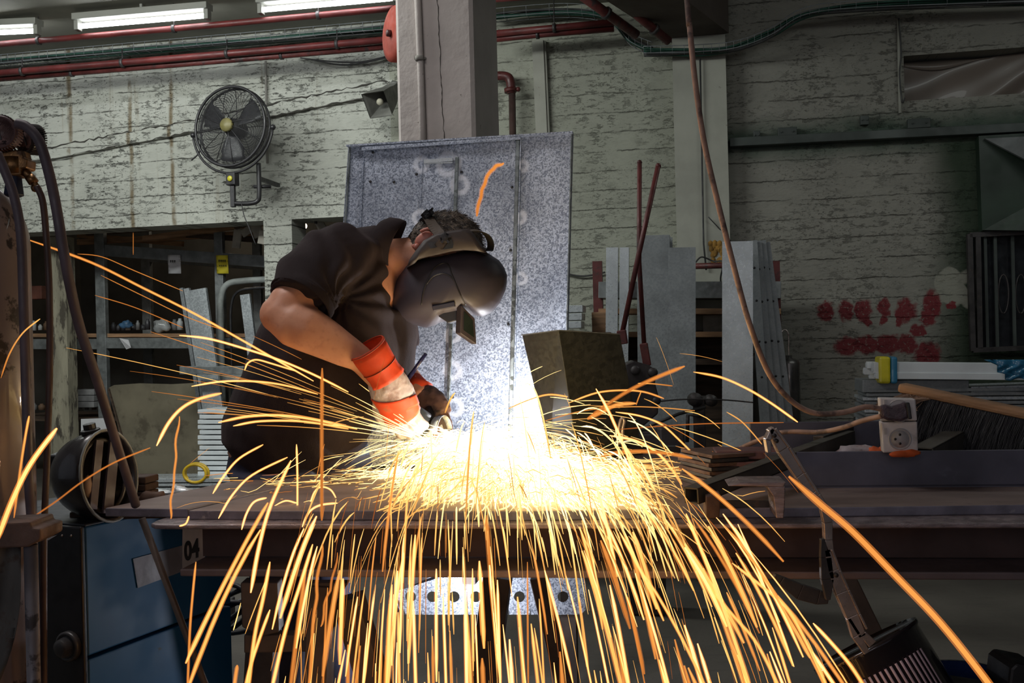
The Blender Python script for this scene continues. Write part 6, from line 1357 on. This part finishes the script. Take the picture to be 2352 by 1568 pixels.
# ================================================================ SPARKS
# each spark is a glowing filament in space: hot core, added see-through sheath paints an orange glow rim round the thick ones
def heat_mat(name, sheath=False):
    m = bpy.data.materials.new(name); m.use_nodes = True; g = G(m); g.n.clear(); out = g.node('ShaderNodeOutputMaterial')
    at = g.node('ShaderNodeAttribute', attribute_name='glow'); e = g.node('ShaderNodeEmission')
    rp = g.node('ShaderNodeValToRGB'); g.l.new(at.outputs['Fac'], rp.inputs[0]); el = rp.color_ramp.elements
    el[0].position = 0; el[0].color = (.55, .12, .03, 1); el[1].position = 1; el[1].color = (1, .69, .27, 1)
    q = el.new(.35); q.color = (1, .33, .06, 1); q = el.new(.7); q.color = (1, .52, .13, 1)
    g.l.new(rp.outputs[0], e.inputs[0])
    if not sheath:
        st = g.m('ADD', g.m('MULTIPLY', g.m('POWER', at.outputs['Fac'], 2.2), 1.45), .50); g.l.new(st, e.inputs[1]); g.l.new(e.outputs[0], out.inputs[0])
    else:
        g.l.remove(e.inputs[0].links[0]); e.inputs[0].default_value = (1, .30, .05, 1); g.l.new(g.m('MULTIPLY', at.outputs['Fac'], .40), e.inputs[1])
        tr = g.node('ShaderNodeBsdfTransparent'); ad = g.node('ShaderNodeAddShader'); g.l.new(e.outputs[0], ad.inputs[0]); g.l.new(tr.outputs[0], ad.inputs[1]); g.l.new(ad.outputs[0], out.inputs[0])
    m.cycles.emission_sampling = 'NONE'; MATS[name] = m; return m
M_hot = heat_mat('glowing_spark'); M_sheath = heat_mat('glow_rim_sheath', True)
K0, K1 = Vector((-.17, 2.66, .95)), Vector((.12, 2.24, .885))
def near_core(p):
    d_ = K1-K0; t_ = max(0, min(1, (p-K0).dot(d_)/d_.dot(d_))); return math.exp(-((p-K0-d_*t_).length/.20)**2)
class SB_:
    def __init__(s): s.v = []; s.f = []; s.h = []; s.mi = []; s.boost = 0
    def trail(s, pts, r, h0, h1, n=5, sheath=False):
        def one(rr, mi, hs):
            m_ = len(pts); prev = None; o = len(s.v)
            for i, p in enumerate(pts):
                bo_ = s.boost*near_core(p) if s.boost else 0
                t_ = (pts[min(i+1, m_-1)]-pts[max(i-1, 0)]).normalized()
                if prev is None: prev = t_.orthogonal().normalized()
                x = (prev-t_*prev.dot(t_)).normalized(); y = t_.cross(x); prev = x; f = i/(m_-1)
                tp = min(1, .35+f*5, .45+(1-f)*6)
                for k in range(n):
                    a = 2*math.pi*k/n; s.v.append(tuple(p+(x*math.cos(a)+y*math.sin(a))*rr*tp)); s.h.append((h0+(h1-h0)*f)*hs+bo_)
            for i in range(m_-1):
                for k in range(n): s.f.append((o+i*n+k, o+i*n+(k+1) % n, o+(i+1)*n+(k+1) % n, o+(i+1)*n+k)); s.mi.append(mi)
            s.f += [tuple(o+k for k in range(n))[::-1], tuple(o+(m_-1)*n+k for k in range(n))]; s.mi += [mi, mi]
        one(r, 0, 1)
        if sheath: one(r*1.75, 1, 1)
    def make(s, name):
        me = bpy.data.meshes.new(name); me.from_pydata(s.v, [], s.f); me.materials.append(M_hot); me.materials.append(M_sheath)
        me.polygons.foreach_set('material_index', s.mi); a = me.attributes.new('glow', 'FLOAT', 'POINT'); a.data.foreach_set('value', s.h); me.polygons.foreach_set('use_smooth', [True]*len(s.f)); me.update()
        o = bpy.data.objects.new(name, me); COL.objects.link(o); return o
rnd = random.Random(21)
def spark(label, pts, r, h0, h1, group=None, sheath=True):
    s = SB_(); s.trail(pts, r, h0, h1, 7 if sheath else 5, sheath); o = s.make('spark'); return tag(o, label, 'spark', group)
# --- sparks one can point at ---------------------------------------------------
T = [ # label, pixels, Y start, Y end, width px, heat start, heat end
 ('thick bright spark rising at the lower left corner', [(-10, 1250), (30, 1145), (72, 1062), (130, 984)], 1.3, 1.5, 11, .75, .9),
 ('thin upright orange spark just right of the gas cylinder', [(32, 1190), (45, 1090), (57, 1010), (67, 955)], 1.6, 1.6, 5, .35, .7),
 ('broad curved spark left of the man, arching to the left', [(360, 1023), (388, 970), (420, 935), (460, 915), (508, 903)], 2.0, 2.3, 7, .95, .75),
 ('thin wavy orange spark dropping straight down left of the man', [(412, 957), (404, 1020), (402, 1080), (394, 1140), (392, 1192)], 2.1, 2.1, 5, .45, .4),
 ('very long straight spark shooting from the grinder to upper left', [(55, 547), (210, 603), (330, 662), (450, 722), (575, 792), (720, 875)], 2.2, 2.6, 5, .42, .85),
 ('hair-thin curved spark above the long straight one', [(178, 583), (235, 590), (310, 622), (420, 668)], 2.4, 2.5, 2, .3, .4),
 ('thin straight spark just below the long straight one', [(232, 632), (330, 680), (430, 728), (520, 760)], 2.4, 2.5, 2, .35, .4),
 ('lowest of the thin straight sparks fanning to upper left', [(218, 678), (310, 706), (420, 752)], 2.4, 2.5, 2, .3, .3),
 ('curved orange spark crossing the gas cylinder', [(2, 868), (22, 812), (52, 765), (92, 732)], 1.8, 1.8, 3.5, .3, .7),
 ('bright spark ending left at the elbow height behind the man', [(412, 770), (480, 778), (560, 800), (640, 826), (720, 860), (800, 900)], 2.4, 2.6, 5, .9, .85),
 ('bright curved spark crossing the back of the man', [(440, 887), (510, 876), (590, 876), (660, 886), (730, 905)], 2.4, 2.6, 4.5, .9, .7),
 ('upper of two long curved sparks across the shirt hem', [(502, 970), (570, 956), (650, 954), (730, 965), (820, 985)], 2.3, 2.6, 6, .8, .75),
 ('lower of two long curved sparks across the shirt hem', [(536, 978), (600, 967), (700, 968), (800, 985)], 2.3, 2.6, 5, .85, .7),
 ('small hooked spark in front of the shirt', [(562, 850), (570, 833), (590, 826), (625, 835), (680, 852)], 2.4, 2.6, 4, .85, .8),
 ('dim orange spark crossing the spare helmet', [(68, 1192), (130, 1150), (190, 1105), (262, 1062), (345, 1028)], 1.7, 1.9, 4, .15, .3),
 ('tiny upright spark before the storeroom rack', [(306, 534), (306, 585)], 2.0, 2.0, 1.5, .3, .3),
 ('straight upright orange spark in front of the man', [(740, 845), (739, 960), (739, 1080), (739, 1195)], 1.9, 1.9, 8, .30, .25),
 ('curved spark before the trousers of the man', [(489, 1133), (515, 1092), (550, 1052), (604, 1021)], 2.0, 2.3, 5, .9, .8),
 ('long curved spark falling left of the bench plate', [(502, 1190), (535, 1135), (580, 1090), (660, 1050)], 2.0, 2.3, 5, .95, .8),
 ('longest thick spark falling to the lower left', [(427, 1522), (470, 1430), (520, 1330), (570, 1235), (615, 1155)], 1.4, 1.9, 9, .75, .65),
 ('thick spark falling in front of the left beam end', [(576, 1360), (595, 1255), (622, 1160), (668, 1058)], 1.6, 2.2, 8, .95, .85),
 ('thin orange spark at the number plate', [(450, 1290), (443, 1360), (436, 1450), (430, 1600)], 1.6, 1.5, 5, .55, .35),
 ('tiny slanted spark below the left beam end', [(553, 1384), (545, 1415), (536, 1447)], 1.9, 1.9, 2.5, .8, .9),
 ('thick spark below the beam at the left trestle block', [(620, 1290), (603, 1380), (585, 1460), (568, 1600)], 1.5, 1.4, 8, .85, .7),
 ('slanted spark joining below the left trestle block', [(620, 1400), (598, 1460), (572, 1540), (560, 1600)], 1.5, 1.4, 7, .85, .7),
 ('long thick spark falling over the left trestle leg', [(718, 1250), (690, 1340), (655, 1450), (620, 1600)], 1.6, 1.4, 8, .85, .8),
 ('dull orange wavy spark left of the trestle apex', [(741, 1250), (729, 1340), (722, 1420), (706, 1600)], 1.6, 1.4, 7, .35, .4),
 ('dull orange spark with wavy path near trestle apex', [(775, 1270), (762, 1340), (748, 1380), (738, 1438)], 1.7, 1.6, 5, .25, .35),
 ('short thick spark at the bottom edge below the blue machine', [(545, 1527), (540, 1560), (536, 1600)], 1.5, 1.5, 8, .45, .5),
 ('thin spark right of the left trestle block', [(690, 1408), (691, 1480), (693, 1600)], 1.9, 1.9, 3, .55, .4),
 ('bouncing spark drawing an M on left of the plate', [(628, 1163), (655, 1150), (680, 1155), (706, 1165), (722, 1130), (738, 1118), (760, 1125), (775, 1150)], 2.2, 2.3, 4, .9, .9),
 ('small hooked spark on the left bench flange', [(412, 1208), (427, 1202), (434, 1185)], 2.08, 2.08, 4, .9, .8),
 ('curved spark on the left part of the steel plate', [(555, 1216), (566, 1180), (584, 1152), (612, 1143)], 2.0, 2.1, 5, .95, .9),
 ('upright spark standing on the plate before the man', [(681, 1020), (683, 1090), (683, 1170)], 2.2, 2.2, 4.5, .9, .85),
 ('low hooked spark at the plate front edge', [(694, 1210), (710, 1176), (735, 1160), (775, 1155)], 2.05, 2.1, 5, .95, .9),
 ('thick spark falling right of the main shower', [(1576, 1180), (1610, 1262), (1645, 1352), (1680, 1450), (1730, 1600)], 1.7, 1.3, 9, .85, .7),
 ('orange spark falling through the dark beam at right', [(1662, 1206), (1712, 1262), (1770, 1350), (1822, 1440), (1860, 1510)], 1.6, 1.3, 7, .5, .6),
 ('straight spark starting at the lower beam flange, right', [(1682, 1293), (1745, 1342), (1805, 1395), (1850, 1470), (1910, 1600)], 1.6, 1.3, 7, .75, .7),
 ('spark crossing the thick one below the beam at right', [(1638, 1360), (1690, 1420), (1740, 1480), (1800, 1600)], 1.5, 1.3, 7, .7, .7),
 ('widest and longest spark sweeping across the clamp to lower right', [(1812, 1094), (1885, 1158), (1960, 1222), (2060, 1325), (2160, 1430), (2260, 1555), (2290, 1600)], 1.1, .95, 15, .42, .55),
 ('short thick spark above the tin can', [(1868, 1431), (1915, 1482), (1955, 1530), (2000, 1600)], 1.3, 1.2, 8, .9, .7),
 ('clean curved spark flying free above the cable at right', [(1593, 854), (1655, 866), (1715, 892), (1770, 925), (1832, 969)], 2.2, 2.0, 5, .7, .85),
 ('straight faded spark reaching up right across the box', [(1572, 841), (1500, 870), (1430, 905), (1350, 960)], 2.0, 2.3, 8, .40, .25),
 ('short thick spark in front of the sheet box', [(1460, 926), (1415, 930), (1385, 945), (1350, 962)], 2.1, 2.3, 8, .55, .4),
 ('arched spark over the sheet box', [(1306, 925), (1370, 902), (1430, 896), (1480, 900), (1525, 915)], 2.4, 2.4, 4, .75, .5),
 ('curved spark falling past the right side of the box', [(1414, 946), (1470, 955), (1520, 975), (1560, 1010), (1592, 1042)], 2.5, 2.4, 4, .85, .7),
 ('short thin spark in front of the bright panel', [(1669, 946), (1700, 965), (1725, 990), (1750, 1020)], 2.3, 2.2, 3, .6, .5),
 ('small spark crossing the shear head', [(1465, 880), (1500, 881), (1545, 886)], 2.4, 2.4, 3, .6, .3),
 ('low arched spark left of the sheet box', [(1168, 938), (1215, 918), (1260, 906), (1304, 911)], 2.6, 2.6, 4, .6, .7),
 ('long thin arched spark in front of the box and panels', [(1245, 968), (1340, 943), (1440, 934), (1520, 936), (1596, 943)], 2.5, 2.4, 2.5, .4, .5),
 ('bright spark turning down right of the box', [(1400, 1000), (1460, 1012), (1510, 1040), (1545, 1080), (1566, 1112)], 2.4, 2.3, 6, .95, .7),
 ('spark bouncing off the plate right of the shower', [(1533, 1165), (1500, 1170), (1462, 1192), (1440, 1175), (1400, 1150)], 2.1, 2.2, 5, .85, .95),
 ('broad smudged orange spark before the flat bar stack', [(1590, 1052), (1540, 1042), (1470, 1036), (1400, 1042), (1340, 1062)], 2.3, 2.4, 8, .35, .35),
 ('long faint horizontal orange spark in front of the panels', [(1420, 986), (1520, 978), (1640, 972), (1800, 970)], 2.3, 2.3, 3, .12, .18),
 ('orange wavy spark curving up in front of the galvanised panel', [(1157, 375), (1138, 383), (1121, 402), (1110, 430), (1102, 460), (1094, 497)], 3.0, 3.05, 9, .42, .30),
 ('short bright spark between the shear and the box', [(1473, 898), (1466, 915), (1461, 930)], 2.4, 2.4, 3, .5, .3),
]
for lab, pts, y0, y1, w, h0, h1 in T:
    n = len(pts); pp = [P(x, y, y0+(y1-y0)*i/(n-1)) for i, (x, y) in enumerate(pts)]; pp = smooth_path(pp, 6)
    if 'wavy' in lab: pp = [p+Vector((.0014*math.sin(i*.9), 0, .001*math.cos(i*1.3))) for i, p in enumerate(pp)]
    ym = (y0+y1)/2; spark(lab, pp, w*ym/F/2/1.35 if w >= 4 else w*ym/F/2, h0, h1, None, w >= 4)
# --- simulated ballistic sparks -------------------------------------------------
SRC = Vector((-.17, 2.70, .965))
GR = Vector((0, 0, -9.8))
pf = PZ(1176, 1174, TOP)
def front_edge(p): return (p-pf).dot(N7) > 0          # beyond the plate's front edge
def edge_left(p): return p.x < -.7-.5*(2.74-p.y)*0
def path(p, v, tmax, bounce=True, dt=.004):
    pts = [p.copy()]; t_ = 0; alive = True
    while t_ < tmax:
        v = v*(1-.9*dt)+GR*dt; q = p+v*dt
        if bounce and q.z < TOP+.002 and p.z >= TOP+.0019 and not front_edge(q) and q.y < 3.1:
            q.z = TOP+.003; v = Vector((v.x*.75+rnd.uniform(-.25, .25), v.y*.75+rnd.uniform(-.25, .25), -v.z*rnd.uniform(.15, .45)))
        if q.z < .01 or q.y < .8: break
        p = q; pts.append(p.copy()); t_ += dt
    return pts
def thin_pts(pts, k):
    if len(pts) <= k: return pts
    return [pts[int(round(i*(len(pts)-1)/(k-1)))] for i in range(k)]
falls = []   # sparks pouring over the front edge, then towards the lens side
def proj(p):
    Y = p.y; x = p.x/Y; z_ = (p.z-CAMZ)/Y
    return 1176+F*(x*cr-z_*sr), 784-F*(x*sr+z_*cr)
tries = 0
while len(falls) < 300 and tries < 5000:
    tries += 1
    u_ = rnd.random(); xe = -.40+.76*u_
    pe = Vector((xe, 2.03-.12*xe-rnd.uniform(0, .05), .87+rnd.expovariate(18)))
    dr = Vector((pe.x-SRC.x, pe.y-SRC.y, 0)).normalized(); sp_ = rnd.uniform(.35, 1.9) if rnd.random() < .75 else rnd.uniform(1.5, 3)
    v = dr*sp_*.8+Vector((rnd.gauss(0, .08)+max(0, xe)*.85, 0, rnd.uniform(-1.2, .1)))
    pts = path(pe, v, .45, False)
    if len(pts) < 14: continue
    L_ = rnd.randint(10, 34); s0 = rnd.randint(0, max(1, len(pts)-L_)); seg = pts[s0:s0+L_]
    if len(seg) < 8 or seg[-1].y < 1.0: continue
    falls.append(seg)
falls.sort(key=lambda s_: -abs(proj(s_[0])[1]-proj(s_[-1])[1]))
for i, seg in enumerate(falls):
    w = rnd.choice([3, 4, 5, 6, 7, 8, 9.5]); h = rnd.choice([.35, .5, .7, .8, .9, .95]); x_ = proj(seg[len(seg)//2])[0]
    if i < 210:
        (xa, ya), (xb, yb_) = proj(seg[0]), proj(seg[-1]); ln = math.hypot(xa-xb, ya-yb_)
        zone = [z_ for lim, z_ in ((720, 'before the left trestle legs'), (900, 'left of the bracket'), (1000, 'over the bracket flap'), (1110, 'over the bracket holes'), (1230, 'over the dark leg'), (1340, 'right of the bracket'), (1450, 'below the tilted sheet box'), (1560, 'below the flat bar stack'), (9999, 'right of the shower')) if x_ < lim][0]
        lab = ('very long' if ln > 300 else 'long' if ln > 190 else 'short' if ln < 110 else 'middling')+' '+('very thick' if w > 8.5 else 'thick' if w > 6.5 else 'hair-thin' if w < 4 else 'thin' if w < 5 else 'medium')+' '+('yellow' if h > .75 else 'golden' if h > .45 else 'dull orange')+' spark falling '+('off the edge ' if min(ya, yb_) < 1240 else 'low ' if min(ya, yb_) > 1400 else '')+zone
        spark(lab, thin_pts(seg, 7), w*seg[0].y/F/2/1.3, min(1, h+.08), h-.1, 'sparks falling '+zone)
# --- the shower nobody could count -----------------------------------------------
S1 = SB_(); S1.boost = 1.6
for i, seg in enumerate(falls[210:]): S1.trail(thin_pts(seg, 6), rnd.uniform(1.5, 4)*seg[0].y/F/2, .8, .6)
for i in range(260):   # finer ones falling in front
    xe = rnd.uniform(-.40, .34); pe = Vector((xe, 2.05-.12*xe-rnd.uniform(0, .1), .88+rnd.expovariate(14)))
    dr = Vector((pe.x-SRC.x, pe.y-SRC.y, 0)).normalized(); v = dr*rnd.uniform(.3, 1.6)+Vector((max(0, xe)*.8, 0, rnd.uniform(-1, .3)))
    pts = path(pe, v, .4, False); L_ = rnd.randint(6, 22); s0 = rnd.randint(0, max(1, len(pts)-L_)); seg = pts[s0:s0+L_]
    if len(seg) > 5: h = rnd.uniform(.1, .8); S1.trail(thin_pts(seg, 6), rnd.uniform(.8, 2.6)*seg[0].y/F/2, h, h*.8, 4)
for i in range(520):   # streams rolling out of the hot core and over the edge
    f = rnd.random(); st = Vector((-.22+.46*f, 2.44-.26*f+rnd.gauss(0, .06), .885+rnd.expovariate(22)))
    dr = Vector((st.x+.06, (st.y-3.0)*1.0, 0)).normalized(); v = dr*rnd.uniform(.7, 2.4)+Vector((rnd.gauss(0, .12), 0, rnd.uniform(-.2, .75)))
    pts = path(st, v, .5); L_ = rnd.randint(14, 42); s0 = rnd.randint(0, max(1, min(30, len(pts)-L_))); seg = pts[s0:s0+L_]
    if len(seg) > 8 and seg[0].y > 1.2: h = rnd.uniform(.55, 1); S1.trail(thin_pts(seg, 9), rnd.uniform(1.2, 4.2)*seg[0].y/F/2, h, h*.8, 5)
# low fan over the plate: main flow to the right and front
for i in range(2600):
    az = rnd.gauss(-48, 42) if rnd.random() < .7 else rnd.uniform(-200, 20)   # 0 = right, -90 = camera
    sp_ = abs(rnd.gauss(1.5, 1.0))+.25; el_ = rnd.gauss(-4, 16)
    v = Vector((math.cos(R(az))*math.cos(R(el_)), math.sin(R(az))*math.cos(R(el_))*.62, math.sin(R(el_))))*sp_
    p = SRC+Vector((rnd.uniform(-.02, .10), rnd.uniform(-.05, .05), rnd.uniform(-.03, .0)))
    pts = path(p, v, .42); L_ = rnd.randint(7, 26); s0 = int(rnd.random()**1.5*max(1, len(pts)-L_)); seg = pts[s0:s0+L_]
    if len(seg) < 5 or seg[0].y < 1.1: continue
    h = min(1, max(.25, rnd.gauss(.85, .2)-s0*.003)); S1.trail(thin_pts(seg, 8), rnd.uniform(.8, 2.6)*seg[0].y/F/2, h, h*.85, 4)
# jets thrown up and left by the disc
for i in range(48):
    el_ = rnd.gauss(24, 7); az = 180+rnd.gauss(8, 9); sp_ = rnd.uniform(2.5, 9)
    v = Vector((math.cos(R(az))*math.cos(R(el_)), math.sin(R(az))*math.cos(R(el_)), math.sin(R(el_))))*sp_
    pts = path(Vector((-.20, 2.62, .95)), v, .20, False, .002); L_ = rnd.randint(10, 36); s0 = int(rnd.random()**1.6*max(1, len(pts)-L_)*.6); seg = pts[s0:s0+L_]
    if len(seg) > 5: h = rnd.uniform(.3, .9); S1.trail(thin_pts(seg, 7), rnd.uniform(.7, 2.2)*seg[0].y/F/2, h, h*.7, 4)
o = S1.make('spark_shower'); tag(o, 'dense shower of fine glowing sparks spraying over the bench', 'sparks', None, 'stuff')
# white-hot core of the stream rolling over the plate
S2 = SB_()
for i in range(6500):
    f = rnd.random()**.75; a_ = Vector((-.17, 2.66, .95)); b2 = Vector((.12, 2.24, .885)); c_ = a_.lerp(b2, f)
    c_ += Vector((rnd.gauss(0, .04+.035*f), rnd.gauss(0, .09+.06*f)-.03*f, abs(rnd.gauss(0, .022))-.03*(1-f)))
    if c_.z < TOP+.004: c_.z = TOP+.004+rnd.random()*.02
    if front_edge(c_): continue
    ax_ = a_.lerp(b2, f); off_ = c_-ax_; rr_ = math.hypot(off_.x/.07, off_.y/.14)
    d2 = (Vector((off_.x*6+.25, off_.y*6-.35, 0)).normalized()+Vector((rnd.gauss(0, .25), rnd.gauss(0, .25), rnd.uniform(-.25, .2)))).normalized(); l_ = rnd.uniform(.02, .07)*(1.5 if rr_ > 1.6 else 1)
    q_ = c_+d2*l_; q_.z = max(q_.z, TOP+.003)
    hh = 1.8 if rr_ < 1.3 else (1.15 if rr_ < 1.9 else .85)
    S2.trail([c_, (c_+q_)/2+Z*l_*.10, q_], rnd.uniform(1.4, 3.4)*2.6/F/2*(1 if rr_ < 1.5 else .7), hh, hh*.8 if rr_ > 1.5 else hh, 4)
o = S2.make('white_hot_stream'); tag(o, 'white hot core of the spark stream on the steel plate', 'sparks', None, 'stuff')
